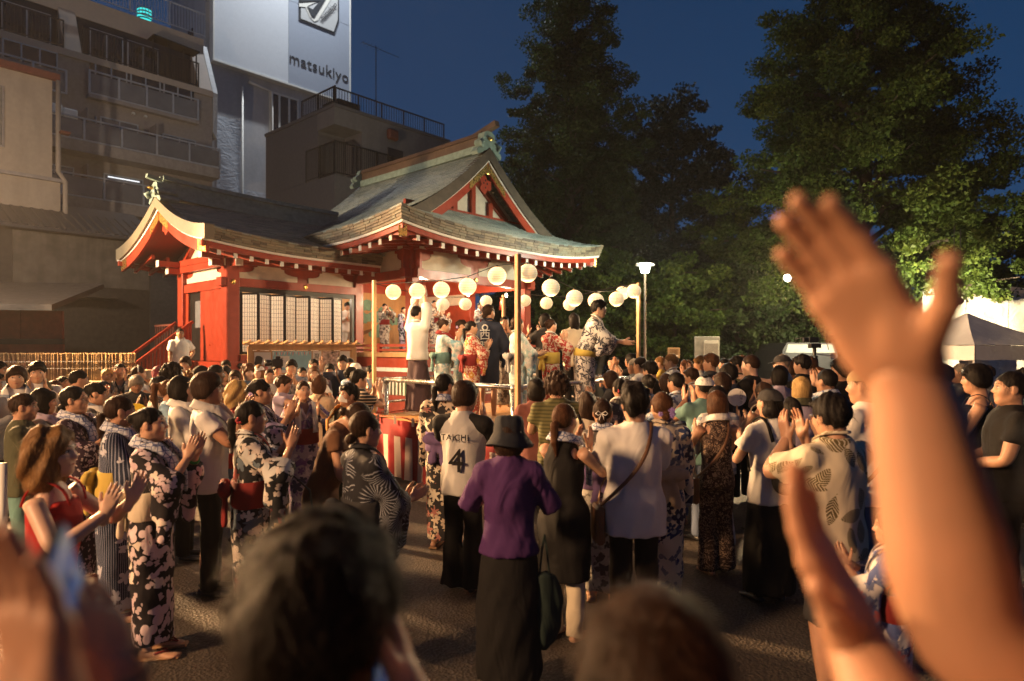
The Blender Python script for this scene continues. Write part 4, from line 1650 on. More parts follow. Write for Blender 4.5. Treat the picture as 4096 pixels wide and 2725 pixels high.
# ------------------------------------------------------------------ paper lanterns on strings
k = NT('lantern_paper')
v = k.coord('Object')
gr = k.n('SeparateXYZ')
k.l(v, gr.inputs[0])
n = k.noise(v, 9, 3)
k.b.inputs['Emission Color'].default_value = (1, .75, .41, 1)
em = k.math('MULTIPLY', k.ramp(n, [(.3, .8), (.7, 1.1)]), k.math('ADD', .52, k.math('MULTIPLY', k.math('POWER', k.math('MAXIMUM', k.math('ADD', k.math('MULTIPLY', gr.outputs[2], 4.2), .42), 0.0), 3.0), 1.9)))
k.l(em, k.b.inputs['Emission Strength'])
k.done((.8, .7, .5), .8, spec=.2, key='lantern_paper')
simple('lantern_ring', (.28, .19, .09), .6)
def lantern_mesh(r):
    prof = []
    nr = 16
    for i in range(nr * 2 + 1):
        a = -PI / 2 + PI * i / (nr * 2)
        a = max(min(a, R(74)), R(-74))
        rr_ = r * (1.012 if i % 2 == 0 else .984)
        prof.append((rr_ * math.cos(a), r * .97 * math.sin(a)))
    m = MB()
    m.lathe(prof, 28)
    me = bpy.data.meshes.new('paper_globe')
    me.from_pydata(m.v, [], m.f)
    me.polygons.foreach_set('use_smooth', [True] * len(me.polygons))
    me.materials.append(M('lantern_paper'))
    m2 = MB()
    for i in range(1, nr):
        a = -PI / 2 + PI * i / nr
        if abs(a) > R(74):
            continue
        m2.lathe([(r * 1.018 * math.cos(a), r * .97 * math.sin(a) - .0016), (r * 1.024 * math.cos(a), r * .97 * math.sin(a)), (r * 1.018 * math.cos(a), r * .97 * math.sin(a) + .0016)], 28)
    m2.lathe([(r * .28, r * .93), (r * .3, r * .96), (r * .28, r * .99), (r * .26, r * .96), (r * .28, r * .93)], 16)
    me2 = bpy.data.meshes.new('hoop')
    me2.from_pydata(m2.v, [], m2.f)
    me2.materials.append(M('lantern_ring'))
    m3 = MB()
    m3.tube([(0, 0, r * .7), (0, 0, r * 1.12)], .018, 8)
    me3 = bpy.data.meshes.new('socket')
    me3.from_pydata(m3.v, [], m3.f)
    me3.materials.append(M('black_plastic'))
    return me, me2, me3
LR = .118
lme = lantern_mesh(LR)
edges = {'near left edge': (LL, NN), 'near right edge': (NN, RR), 'far left edge': (LL, BB), 'far right edge': (BB, RR)}
def z3(x, y):
    return 1400 + x * .5102, 1000 + y * .5102
LAN = {'near left edge': [(340, 330), (527, 322), (717, 313), (922, 288), (1153, 203)],
       'near right edge': [(1395, 182), (1575, 297), (1760, 378), (1928, 400), (2090, 385), (2225, 323)],
       'far left edge': [(527, 405), (728, 428), (905, 425), (1068, 403)],
       'far right edge': [(1372, 398), (1540, 418), (1722, 428), (2135, 340)]}
ORD = ['first', 'second', 'third', 'fourth', 'fifth', 'sixth']
PST = {'near left edge': ('notice-board post', 'tallest post'), 'near right edge': ('tallest post', 'street-lamp post'), 'far left edge': ('notice-board post', 'rear post'), 'far right edge': ('rear post', 'street-lamp post')}
for en, lst in LAN.items():
    A, B = edges[en]
    pts = [Vector((A.x, A.y, TZ - .06))]
    for li, (x, y) in enumerate(lst):
        px, py = z3(x, y)
        kx = (px - 2048) / F
        D = B - A
        t = (kx * A.y - A.x) / (D.x - kx * D.y)
        t = min(max(t, .04), .96)
        q = A + D * t
        zc = CH + (HY - py) / F * q.y
        e_ = empty('paper_lantern', (q.x, q.y, zc), t * 6,
                   'glowing paper lantern, %s from the %s on the string to the %s' % (ORD[li], *PST[en]), 'lantern', 'lanterns on the %s' % en)
        for nm, me in zip(('paper_globe', 'hoop', 'socket'), lme):
            link(nm, me, e_)
        pts.append(Vector((q.x, q.y, zc + LR * 1.12)))
        if en.startswith('near'):
            lamp('lantern_light', 'POINT', (0, 0, -LR * 1.05), 16.0, (1, .7, .38), e_, radius=.1)
    pts.append(Vector((B.x, B.y, TZ - .06)))
    m = MB()
    m.tube(pts, .006, 5)
    tag(m.build('lantern_string', 'black_plastic'), 'thin black cable carrying paper lanterns along the %s of the platform' % en, 'cable')

# ------------------------------------------------------------------ street lamp
SLd = 19.0
sl = empty('street_lamp', (gx(2580, SLd), SLd, 0), 0, 'slim brown street lamp post with a glowing flat-topped head beside the platform', 'street lamp')
hz = CH + (HY - 1062) / F * SLd
m = MB()
m.tube([(0, 0, 0), (0, 0, .4), (0, 0, .42), (0, 0, hz - .15)], [.07, .07, .04, .033], 12)
m.build('post', 'ridge_brown', sl, True)
m = MB()
m.lathe([(0, .05), (.26, .02), (.28, -.01), (.25, -.03), (0, -.02)], 20, (0, 0, hz + .02))
m.build('cap', 'white_plastic', sl, True)
emis('street_glow', (.92, 1.0, .82), 9)
m = MB()
m.lathe([(.16, .0), (.115, -.2), (.06, -.22), (0, -.22)], 18, (0, 0, hz - .01))
m.build('shade', 'street_glow', sl, True)
lamp('street_light', 'POINT', (0, 0, hz + .35), 560, (.95, 1.0, .78), sl, radius=.15)
lamp('street_light', 'POINT', (0, -.3, hz - .2), 60, (.9, 1.0, .75), sl, radius=.12)

# ------------------------------------------------------------------ floodlights (real fixtures)
emis('flood_face', (1, .93, .78), 60)
def floodlight(loc, aim, energy, label, color=(1, .66, .36), spot=115, s=.16, pole=True, hang=0, name='floodlight', face='flood_face', blend=.6, radius=.18):
    o = empty(name, loc, 0, label, 'floodlight')
    d_ = (Vector(aim) - Vector(loc)).normalized()
    up = Vector((0, 0, 1))
    r_ = d_.cross(up).normalized()
    u_ = r_.cross(d_)
    m = MB()
    ps = []
    for w, dd in ((.5, -.16), (.85, -.08), (1, .0), (1.05, .03)):
        for k_ in range(14):
            a = 2 * PI * k_ / 14
            ps.append(d_ * dd + (r_ * math.cos(a) + u_ * math.sin(a)) * s * w)
    m.add(ps, [(i * 14 + k_, i * 14 + (k_ + 1) % 14, (i + 1) * 14 + (k_ + 1) % 14, (i + 1) * 14 + k_) for i in range(3) for k_ in range(14)] + [tuple(range(13, -1, -1))])
    m.build('housing', 'dark_metal', o, True)
    m = MB()
    m.add([d_ * .01 + (r_ * math.cos(2 * PI * k_ / 14) + u_ * math.sin(2 * PI * k_ / 14)) * s * .93 for k_ in range(14)], [tuple(range(14))])
    m.build('lens', face, o)
    if pole:
        m = MB()
        m.tube([-d_ * .12 - Vector((0, 0, loc[2] if not isinstance(loc, Vector) else loc.z)), -d_ * .12 - Vector((0, 0, .1))], .04, 8)
        m.build('pole', 'grey_metal', o, True)
    if hang:
        m = MB()
        m.tube([-d_ * .1, -d_ * .1 + Vector((0, 0, hang))], .012, 6)
        m.build('hanger', 'dark_metal', o)
    lamp('floodlight_lamp', 'SPOT', d_ * .06, energy, color, o, None, spot, blend, radius).rotation_euler = d_.to_track_quat('-Z', 'Y').to_euler()
    return o
KEY = Vector((-13.4, 13.2, 5.6))
fk = floodlight(KEY, (-1.0, 8.6, 0.0), 37000, 'strong warm floodlight on a pole at the edge of the square facing the crowd', (1, .56, .24), 88, .2, radius=.35, blend=.7)
lamp('floodlight_spill', 'POINT', (-.25, .2, .3), 2900, (1, .78, .56), fk, radius=.15)
floodlight(KEY + Vector((-.5, .5, -.5)), (-4.6, 17.2, 3.2), 4800, 'warm floodlight beside the strong one, turned toward the shrine hall', (1, .62, .3), 84, .18, radius=.2, blend=.6)
floodlight(Vector((-10.0, -2.5, 5.6)), (1.5, 5.0, .4), 9500, 'second warm floodlight on a pole farther along the same side of the square', (1, .57, .27), 86, .2, radius=.6, blend=.7)
p = at(3150, 1112, 19)
floodlight(p, (0, 11.5, 1.2), 3800, 'round floodlight hung under the great ginkgo, aimed at the dance platform', (1, .68, .36), 120, .11, pole=False, hang=2.2)
p = at(3236, 1124, 19)
floodlight(p, (4.5, 24.5, 4.5), 900, 'round floodlight hung under the great ginkgo, turned up into its leaves', (1, .85, .5), 150, .09, pole=False, hang=2.2)
p = at(3805, 1183, 18.5)
floodlight(p, (p.x - 1.2, p.y + 5, 5.5), 1700, 'round floodlight beside the stall sheeting, turned up into the ginkgo leaves', (1, .88, .55), 150, .15, pole=False, hang=2.0)
p2 = at(3838, 1205, 18.4)
floodlight(p2, (p2.x + 1.2, p2.y + 3.2, 2.9), 3600, 'small floodlight hung under the ginkgo and shining on the white stall sheeting', (1, .84, .55), 140, .1, pole=False, hang=2.0)

# ------------------------------------------------------------------ stall sheeting and canopy tent at the right
k = NT('stall_sheet')
v = k.coord('Object')
n = k.noise(v, 2.2, 4, .6, .8)
k.done(k.ramp(n, [(.3, (.52, .46, .38)), (.7, (.66, .6, .5))]), .6, k.bump(n, .6, .12), key='stall_sheet')
s0 = at(3700, 1400, 21.5)
ss_ = empty('stall_sheeting', (s0.x, s0.y, 0), R(-8), 'tall pale plastic sheeting hung on a frame behind the canopy tent', 'sheeting')
for i in range(5):
    m = MB()
    m.grid(lambda a, b: (i * 1.25 + 1.235 * a, .05 * math.sin(7 * a + 3 * b + i) * (1 - b * .6) + .02 * math.sin(19 * b + i), 1.1 + 2.85 * b + .05 * math.sin(i + a * 3)), 14, 16)
    m.build('sheet_panel', 'stall_sheet', ss_, True)
m = MB()
for i in range(6):
    m.tube([(i * 1.25 - .01, .08, 0), (i * 1.25 - .01, .08, 3.95)], .025, 8)
m.tube([(0, .08, 1.1), (6.3, .08, 1.1)], .03, 8)
m.tube([(0, .08, 3.9), (6.3, .08, 3.9)], .03, 8)
m.build('sheet_frame', 'grey_metal', ss_)
simple('canopy_cloth', (.55, .54, .53), .7, var=.08, scale=2, bump=.35, bscale=5, bdist=.06)
c0 = at(3868, 1400, 14.5)
ct = empty('canopy_tent', (c0.x, c0.y, 0), R(14), 'grey pop-up canopy tent with scissor frame in front of the pale sheeting', 'tent')
hw, zr_, ze, zv = 1.35, 2.78, 2.05, 1.76
m = MB()
def cano(a, b, i):
    th = i * PI / 2
    x, y = (2 * a - 1) * hw * b, -hw * b
    z = zr_ + (ze - zr_) * (b ** .92) - .06 * math.sin(PI * b) - .05 * (1 - abs(2 * a - 1)) * b * math.sin(PI * min(1, b)) 
    return (x * math.cos(th) - y * math.sin(th), x * math.sin(th) + y * math.cos(th), z)
for i in range(4):
    m = MB()
    m.grid(lambda a, b: cano(a, .02 + .98 * b, i), 10, 10)
    m.build('canopy', 'canopy_cloth', ct, True)
    m = MB()
    th = i * PI / 2
    def val(a, b):
        x, y = (2 * a - 1) * hw, -hw - .012
        z = ze - (ze - zv) * b - .02 * abs(math.sin(a * 12))
        return (x * math.cos(th) - y * math.sin(th), x * math.sin(th) + y * math.cos(th), z)
    m.grid(val, 12, 3)
    m.build('valance', 'canopy_cloth', ct, True)
    m = MB()
    for q in ((-1, -.5, 1), (-.5, 0, -1), (0, .5, 1), (.5, 1, -1)):
        z0, z1 = (ze - .04, ze - .3) if q[2] > 0 else (ze - .3, ze - .04)
        A = (q[0] * hw, -hw + .04)
        Bq = (q[1] * hw, -hw + .04)
        rot = lambda p_, z: (p_[0] * math.cos(th) - p_[1] * math.sin(th), p_[0] * math.sin(th) + p_[1] * math.cos(th), z)
        m.obox(rot(A, z0), rot(Bq, z1), .025, .03)
    m.build('scissor_bars', 'grey_metal', ct)
    m = MB()
    m.bev(-.025, .025, -.025, .025, 0, ze - .01, .004)
    lo = m.build('leg', 'grey_metal', ct)
    s1, s2 = (1 if i in (0, 1) else -1), (1 if i in (1, 2) else -1)
    lo.location = (s1 * (hw - .04), s2 * (hw - .04), 0)
simple('banner_red', (.42, .035, .03), .6, var=.2, scale=3)
simple('banner_gold', (.6, .4, .08), .6, var=.2)
simple('clear_sheet', (.6, .6, .62), .3, var=.2, scale=3, bump=.6, bscale=7, bdist=.05)
bn = empty('stall_banner', (c0.x - .55, c0.y + 1.55, 0), R(10), 'red stall banner with gold flame shapes hanging under the canopy tent', 'banner')
m = MB()
m.grid(lambda a, b: (-.75 + 1.6 * a, .02 * math.sin(8 * a), .6 + 1.15 * b), 12, 4)
m.build('cloth', 'banner_red', bn, True)
for i in range(4):
    pts = [(-.6 + i * .4 + .14 * math.cos(q * .7) * (1 + .3 * math.sin(q * 3)), 1.45 + .13 * math.sin(q * .7) * (1 + .4 * math.cos(q * 2))) for q in range(9)]
    MB().prism(pts, -.045, -.03).build('flame', 'banner_gold' if i % 2 else 'white_paint', bn)
m = MB()
for x in (-.78, .88):
    m.tube([(x, .02, 0), (x, .02, 1.78)], .015, 6)
m.build('pole', 'grey_metal', bn)
cs_ = empty('clear_screen', (c0.x + 1.2, c0.y + 1.3, 0), R(8), 'translucent plastic side screen hanging beside the red banner', 'screen')
m = MB()
m.grid(lambda a, b: (-.5 + 1.5 * a, .06 * math.sin(9 * a + b), .1 + 1.65 * b), 14, 6)
m.build('plastic', 'clear_sheet', cs_, True)
# second green-fringed canopy at the frame's edge
simple('canopy_green', (.2, .27, .06), .7, var=.15)
c1 = at(4230, 1400, 13)
c2 = empty('stall_awning', (c1.x, c1.y, 0), R(10), 'grey stall awning with a green fringe beyond the canopy tent', 'awning')
m = MB()
m.grid(lambda a, b: (-.85 * (1 - .75 * b) + 3.0 * a, -.6 + 1.0 * b, 2.35 + .9 * b ** .8), 8, 8)
m.build('cloth', 'canopy_cloth', c2, True)
m = MB()
m.grid(lambda a, b: (-.86 + 3.0 * a, -.62, 2.36 - .22 * b), 8, 2)
m.build('fringe', 'canopy_green', c2, True)
m = MB()
for x in (-.5, 2.0):
    m.tube([(x, -.3, 0), (x, -.3, 2.5)], .025, 8)
m.build('leg', 'grey_metal', c2, True)

# ------------------------------------------------------------------ notice board in front of the wing
n0, n1 = at(1000, 1500, 13.6), at(1415, 1500, 14.4)
nb_ = empty('notice_board', ((n0.x + n1.x) / 2, (n0.y + n1.y) / 2, 0), math.atan2(n1.y - n0.y, n1.x - n0.x), 'wooden festival notice board with posters under a small batten roof', 'notice board')
hw2 = (n1 - n0).length / 2
for s in (-1, 1):
    box('post', 'light_wood', nb_, s * hw2 - .05, s * hw2 + .05, -.05, .05, 0, 2.02, b=.006)
box('backing', 'light_wood', nb_, -hw2 + .05, hw2 - .05, -.005, .03, .85, 1.93)
box('top_rail', 'light_wood', nb_, -hw2 - .03, hw2 + .03, -.045, .045, 1.94, 2.05, b=.006)
m = MB()
m.add([(-hw2 - .14, -.26, 2.05), (hw2 + .14, -.26, 2.05), (hw2 + .14, .3, 2.1), (-hw2 - .14, .3, 2.1), (-hw2 - .14, -.26, 2.075), (hw2 + .14, -.26, 2.075), (hw2 + .14, .3, 2.125), (-hw2 - .14, .3, 2.125)],
      [(3, 2, 1, 0), (4, 5, 6, 7), (0, 1, 5, 4), (1, 2, 6, 5), (2, 3, 7, 6), (3, 0, 4, 7)])
m.build('roof_board', 'light_wood', nb_)
for i in range(13):
    x = -hw2 - .05 + (2 * hw2 + .1) * i / 12
    m = MB()
    m.obox((x - .05, -.29, 2.075), (x + .06, .28, 2.15), .035, .035)
    m.build('batten', 'light_wood', nb_)
simple('poster_white', (.66, .64, .6), .6, var=.04)
simple('poster_sky', (.25, .48, .56), .6, var=.15, scale=3)
simple('poster_pink', (.6, .22, .2), .6, var=.5, scale=8)
simple('poster_ink', (.02, .02, .022), .6)
simple('poster_blue', (.06, .18, .4), .6)
simple('poster_mix', (.4, .3, .26), .6, var=.9, scale=16)
def nbx(px):
    return (px - 1000) / 415 * 2 * hw2 - hw2
def poster(x0, x1, z0, z1, mat, y=-.012, name='poster'):
    return box(name, mat, nb_, x0, x1, y, y + .004, z0, z1)
p1 = poster(nbx(1016), nbx(1080), 1.42, 1.9, 'poster_white')
MB().prism([(nbx(1030) + .11 * math.cos(t * .6) * (.8 + .3 * math.sin(t)), 1.72 + .11 * math.sin(t * .6)) for t in range(10)], -.016, -.0125).build('print', 'poster_ink', p1)
MB().prism([(nbx(1038), 1.45), (nbx(1066), 1.45), (nbx(1070), 1.58), (nbx(1050), 1.64), (nbx(1040), 1.58)], -.017, -.0126).build('print', 'poster_pink', p1)
p2_ = poster(nbx(1086), nbx(1240), 1.46, 1.92, 'poster_sky')
poster(nbx(1098), nbx(1152), 1.58, 1.82, 'poster_white', -.017, 'print').parent = p2_
for i in range(4):
    box('print_line', 'poster_ink', p2_, nbx(1104), nbx(1128), -.0195, -.0175, 1.63 + i * .045, 1.645 + i * .045)
MB().prism([(nbx(1086), 1.46), (nbx(1240), 1.46), (nbx(1238), 1.5), (nbx(1225), 1.58), (nbx(1215), 1.52), (nbx(1160), 1.53), (nbx(1110), 1.52)], -.018, -.0125).build('print', 'poster_white', p2_)
for i in range(14):
    x = nbx(1090 + i * 11)
    MB().prism([(x - .015, 1.9), (x + .015, 1.9), (x + random.uniform(-.02, .02), 1.83 + random.uniform(-.02, .02))], -.017, -.0125).build('print', 'poster_pink' if i % 2 else 'poster_white', p2_)
poster(nbx(1086), nbx(1195), 1.1, 1.44, 'poster_white')
poster(nbx(1198), nbx(1245), 1.15, 1.43, 'poster_blue')
p3 = poster(nbx(1245), nbx(1280), 1.25, 1.92, 'poster_white')
t_ = text_mesh('print', '夏\n祭', .13, 'poster_ink', p3, .001)
t_.location = (nbx(1262), -.014, 1.74)
t_.rotation_euler = (R(90), 0, 0)
poster(nbx(1284), nbx(1352), 1.1, 1.92, 'poster_mix')
poster(nbx(1356), nbx(1398), 1.4, 1.92, 'poster_white')
poster(nbx(1016), nbx(1080), .95, 1.4, 'poster_mix')

# ------------------------------------------------------------------ stone panel, sign, parked van and tripod beyond the crowd
simple('stone', (.3, .26, .2), .8, var=.2, bump=.5, bscale=30)
q = at(2830, 1400, 20)
sp = empty('stone_panel', (q.x, q.y, 0), R(-4), 'upright grey stone notice panel at the edge of the trees', 'monument')
box('slab', 'stone', sp, -.38, .36, -.06, .08, 0, 2.36, b=.02)
box('inset', 'plaster', sp, -.12, .32, -.085, -.058, .4, 2.24, b=.01)
for i in range(16):
    box('groove', 'stone', sp, -.1 + i * .026, -.09 + i * .026, -.0895, -.0845, .5, 2.15)
q = at(2694, 1400, 19.5)
sg = empty('wooden_sign', (q.x, q.y, 0), 0, 'small framed wooden sign board beside the stone panel', 'sign')
box('post', 'light_wood', sg, -.04, .04, -.02, .06, 0, 1.7)
box('board', 'light_wood', sg, -.18, .18, -.05, -.02, 1.7, 2.02, b=.008)
for i in range(4):
    box('lettering', 'dark_wood', sg, -.12, .12, -.056, -.049, 1.76 + i * .06, 1.775 + i * .06)
simple('van_paint', (.3, .32, .3), .3, var=.05)
q = at(3240, 1400, 23)
vn = empty('parked_van', (q.x, q.y, 0), R(6), 'dark van with a pale windscreen parked under the trees', 'van')
m = MB()
prof = [(-1.1, .3), (1.1, .3), (1.12, 1.2), (1.0, 1.95), (.85, 2.2), (-.85, 2.2), (-1.0, 1.95), (-1.12, 1.2)]
m.prism(prof, 0, 4.2)
m.build('body', 'dark_metal', vn)
MB().prism([(-.92, 1.85), (.92, 1.85), (.82, 2.14), (-.82, 2.14)], -.03, -.004).build('windscreen', 'van_paint', vn)
for s in (-1, 1):
    for y in (.8, 3.3):
        m = MB()
        m.lathe([(.0, -.1), (.3, -.1), (.33, -.05), (.33, .05), (.3, .1), (0, .1)], 16)
        w = m.build('wheel', 'black_plastic', vn, True)
        w.location = (s * .95, y, .33)
        w.rotation_euler = (0, R(90), 0)
    MB().lathe([(0, 0), (.1, .0), (.09, .03), (0, .04)], 12).build('headlight', 'white_plastic', vn).location = (s * .75, -.01, .8)
q = at(3258, 1400, 11)
tp_ = empty('camera_tripod', (q.x, q.y, 0), 0, 'tall black tripod carrying video cameras and a monitor above the crowd', 'tripod')
for i in range(3):
    a = i * 2.1 + .4
    m = MB()
    m.tube([(.42 * math.cos(a), .42 * math.sin(a), 0), (.2 * math.cos(a), .2 * math.sin(a), .9), (.04 * math.cos(a), .04 * math.sin(a), 1.85)], [.014, .018, .022], 8)
    m.build('leg', 'dark_metal', tp_, True)
m = MB()
m.tube([(0, 0, 1.75), (0, 0, 2.0)], .03, 10)
m.build('column', 'dark_metal', tp_, True)
box('head', 'black_plastic', tp_, -.09, .09, -.06, .06, 1.98, 2.06, b=.01)
m = MB()
m.bev(-.11, .06, -.05, .05, 2.07, 2.17, .012)
m.tube([(-.11, 0, 2.12), (-.19, 0, 2.12)], [.04, .045], 12)
m.build('camera_body', 'black_plastic', tp_)
m = MB()
m.tube([(.05, 0, 2.12), (.2, 0, 2.1), (.24, 0, 1.95)], .008, 6)
m.build('cable', 'black_plastic', tp_)
m = MB()
m.obox((.02, 0, 1.88), (.28, 0, 1.85), .02, .02)
m.bev(.26, .36, -.01, .01, 1.79, 1.9, .004)
m.build('monitor', 'grey_metal', tp_)
# white barrier post at the left edge
q = at(8, 1400, 5.2)
bp = empty('barrier_post', (q.x, q.y, 0), 0, 'white plastic barrier post at the left edge of the square', 'barrier')
m = MB()
m.tube([(0, 0, .05), (0, 0, 1.05)], .035, 12)
m.build('pole', 'white_plastic', bp, True)
m = MB()
m.lathe([(0, 0), (.22, 0), (.22, .05), (.12, .12), (.05, .22), (.045, .3), (.0, .3)], 18)
m.build('base', 'white_plastic', bp, True)
# ================================================================== PEOPLE: implicit surfaces turned into meshes
f32 = np.float32


def snets(fn, lo, hi, h):
    """surface nets of an implicit function over a box"""
    ax = [np.arange(lo[i] - 2 * h, hi[i] + 2.5 * h, h, dtype=f32) for i in range(3)]
    D = fn(ax[0][:, None, None], ax[1][None, :, None], ax[2][None, None, :]).astype(f32)
    D = np.broadcast_to(D, (len(ax[0]), len(ax[1]), len(ax[2])))
    S = D < 0
    nx, ny, nz = D.shape
    offs = [(i, j, k) for i in (0, 1) for j in (0, 1) for k in (0, 1)]
    cnt = np.zeros((nx - 1, ny - 1, nz - 1), np.int8)
    for (i, j, k) in offs:
        cnt += S[i:nx - 1 + i, j:ny - 1 + j, k:nz - 1 + k]
    act = (cnt > 0) & (cnt < 8)
    idx = np.argwhere(act)
    vals = np.stack([D[i:nx - 1 + i, j:ny - 1 + j, k:nz - 1 + k][act] for (i, j, k) in offs])
    pos = np.zeros((len(idx), 3), f32)
    w = np.zeros(len(idx), f32)
    for a in range(8):
        for b in range(a + 1, 8):
            da = np.array(offs[b]) - np.array(offs[a])
            if np.abs(da).sum() != 1:
                continue
            va, vb = vals[a], vals[b]
            cross = (va < 0) != (vb < 0)
            t = np.where(cross, va / np.where(cross, va - vb, 1), 0)
            pos += np.where(cross[:, None], np.array(offs[a], f32) + t[:, None] * da.astype(f32), 0)
            w += cross
    pos = (pos / w[:, None] + idx) * h + np.array([a[0] for a in ax], f32)
    ids = -np.ones(act.shape, np.int32)
    ids[act] = np.arange(len(idx))
    quads = []
    for axis in range(3):
        sl0 = [slice(None)] * 3
        sl1 = [slice(None)] * 3
        sl0[axis], sl1[axis] = slice(0, -1), slice(1, None)
        A, B = S[tuple(sl0)], S[tuple(sl1)]
        o1, o2 = [(1, 2), (2, 0), (0, 1)][axis]
        inner = [slice(None)] * 3
        inner[o1] = slice(1, -1)
        inner[o2] = slice(1, -1)
        ch = (A != B)[tuple(inner)]
        e = np.argwhere(ch)
        e[:, o1] += 1
        e[:, o2] += 1
        neg = A[tuple(e.T)]
        def cell(d1, d2):
            c = e.copy()
            c[:, o1] += d1
            c[:, o2] += d2
            return ids[tuple(c.T)]
        q = np.stack([cell(-1, -1), cell(0, -1), cell(0, 0), cell(-1, 0)], 1)
        q[~neg] = q[~neg][:, ::-1]
        quads.append(q)
    q = np.concatenate(quads)
    q = q[(q >= 0).all(1)]
    return pos, q


def ell(c, r):
    def f(x, y, z):
        px, py, pz = (x - c[0]) / r[0], (y - c[1]) / r[1], (z - c[2]) / r[2]
        k0 = np.sqrt(px * px + py * py + pz * pz)
        k1 = np.sqrt((px / r[0]) ** 2 + (py / r[1]) ** 2 + (pz / r[2]) ** 2) + 1e-6
        return k0 * (k0 - 1) / k1
    return f


def cap(a, b, ra, rb=None, flat=None, cut=None):
    """tapered capsule; cut=True gives a flat far end"""
    a, b = np.array(a, float), np.array(b, float)
    rb = ra if rb is None else rb
    ba = b - a
    L2 = float(ba @ ba) + 1e-9
    L = math.sqrt(L2)
    def f(x, y, z):
        px, py, pz = x - a[0], y - a[1], z - a[2]
        tt = (px * ba[0] + py * ba[1] + pz * ba[2]) / L2
        t = np.clip(tt, 0, 1)
        qx, qy, qz = px - t * ba[0], py - t * ba[1], pz - t * ba[2]
        if flat is not None:
            qx, qy, qz = qx / flat[0], qy / flat[1], qz / flat[2]
        d = np.sqrt(qx * qx + qy * qy + qz * qz) - (ra + (rb - ra) * t)
        if cut:
            d = np.maximum(d, (tt - 1) * L)
        return d
    return f


def smin(a, b, k):
    h = np.clip(.5 + .5 * (b - a) / k, 0, 1)
    return b + (a - b) * h - k * h * (1 - h)


def union(fs, k=.02):
    def f(x, y, z):
        d = fs[0](x, y, z)
        for g_ in fs[1:]:
            d = smin(d, g_(x, y, z), k)
        return d
    return f


def profile(zs, rx, ry, cy, z0, z1):
    """stacked ellipses: a torso or skirt"""
    zs, rx, ry, cy = (np.array(a, float) for a in (zs, rx, ry, cy))
    def f(x, y, z):
        a, b, c = np.interp(z, zs, rx).astype(f32), np.interp(z, zs, ry).astype(f32), np.interp(z, zs, cy).astype(f32)
        d = (np.sqrt((x / a) ** 2 + ((y - c) / b) ** 2) - 1) * np.minimum(a, b)
        return np.maximum(d, np.maximum(z0 - z, z - z1))
    return f


def rot_m(ax, ang):
    return np.array(Matrix.Rotation(ang, 3, ax))


# ---------------------------------------------------------------- cloth, skin and hair materials
def cloth(name, c, rough=.85, var=.12, wr=.6, sheen=0.0):
    k = NT(name)
    v = k.coord('Object')
    n = k.noise(v, 4, 3)
    n2 = k.noise(k.coord('Object', scale=(5.5, 5.5, 2.6)), 1.0, 2, .45, 1.2)
    n3 = k.noise(v, 260, 2)
    nb = k.bump(n2, wr, .035)
    nb = k.bump(n3, .2, .002, nb)
    k.done(k.ramp(n, [(.3, tuple(x * (1 - var) for x in c)), (.7, tuple(min(1, x * (1 + var)) for x in c))]), rough, nb, spec=.25, key=name)


def tangent(k, scale, rnd=1.0, seed=(0, 0, 0)):
    """cell-centred polar coordinates on the cloth: radius, angle, per-cell random"""
    v = k.coord('Object')
    ad = k.n('VectorMath', operation='ADD')
    ad.inputs[1].default_value = seed
    k.l(v, ad.inputs[0])
    vo = k.n('TexVoronoi', i_Scale=scale)
    vo.inputs['Randomness'].default_value = rnd
    k.l(ad.outputs[0], vo.inputs['Vector'])
    df = k.n('VectorMath', operation='SUBTRACT')
    k.l(ad.outputs[0], df.inputs[0]).l(vo.outputs['Position'], df.inputs[1])
    nrm = k.coord('Normal')
    e1 = k.n('VectorMath', operation='CROSS_PRODUCT')
    e1.inputs[0].default_value = (0, 0, 1)
    k.l(nrm, e1.inputs[1])
    e1n = k.n('VectorMath', operation='NORMALIZE')
    k.l(e1.outputs[0], e1n.inputs[0])
    e2 = k.n('VectorMath', operation='CROSS_PRODUCT')
    k.l(nrm, e2.inputs[0]).l(e1n.outputs[0], e2.inputs[1])
    da = k.n('VectorMath', operation='DOT_PRODUCT')
    k.l(df.outputs[0], da.inputs[0]).l(e1n.outputs[0], da.inputs[1])
    db = k.n('VectorMath', operation='DOT_PRODUCT')
    k.l(df.outputs[0], db.inputs[0]).l(e2.outputs[0], db.inputs[1])
    a, b = da.outputs['Value'], db.outputs['Value']
    sp = k.n('SeparateColor')
    k.l(vo.outputs['Color'], sp.inputs[0])
    r = k.math('SQRT', k.math('ADD', k.math('MULTIPLY', a, a), k.math('MULTIPLY', b, b)))
    th = k.math('ADD', k.math('ARCTAN2', b, a), k.math('MULTIPLY', sp.outputs[1], 6.28))
    return r, th, sp, a, b


def finish(k, col, name, rough=.8):
    n2 = k.noise(k.coord('Object', scale=(5.5, 5.5, 2.6)), 1.0, 2, .45, 1.2)
    k.done(col, rough, k.bump(n2, .5, .035), spec=.25, key=name)


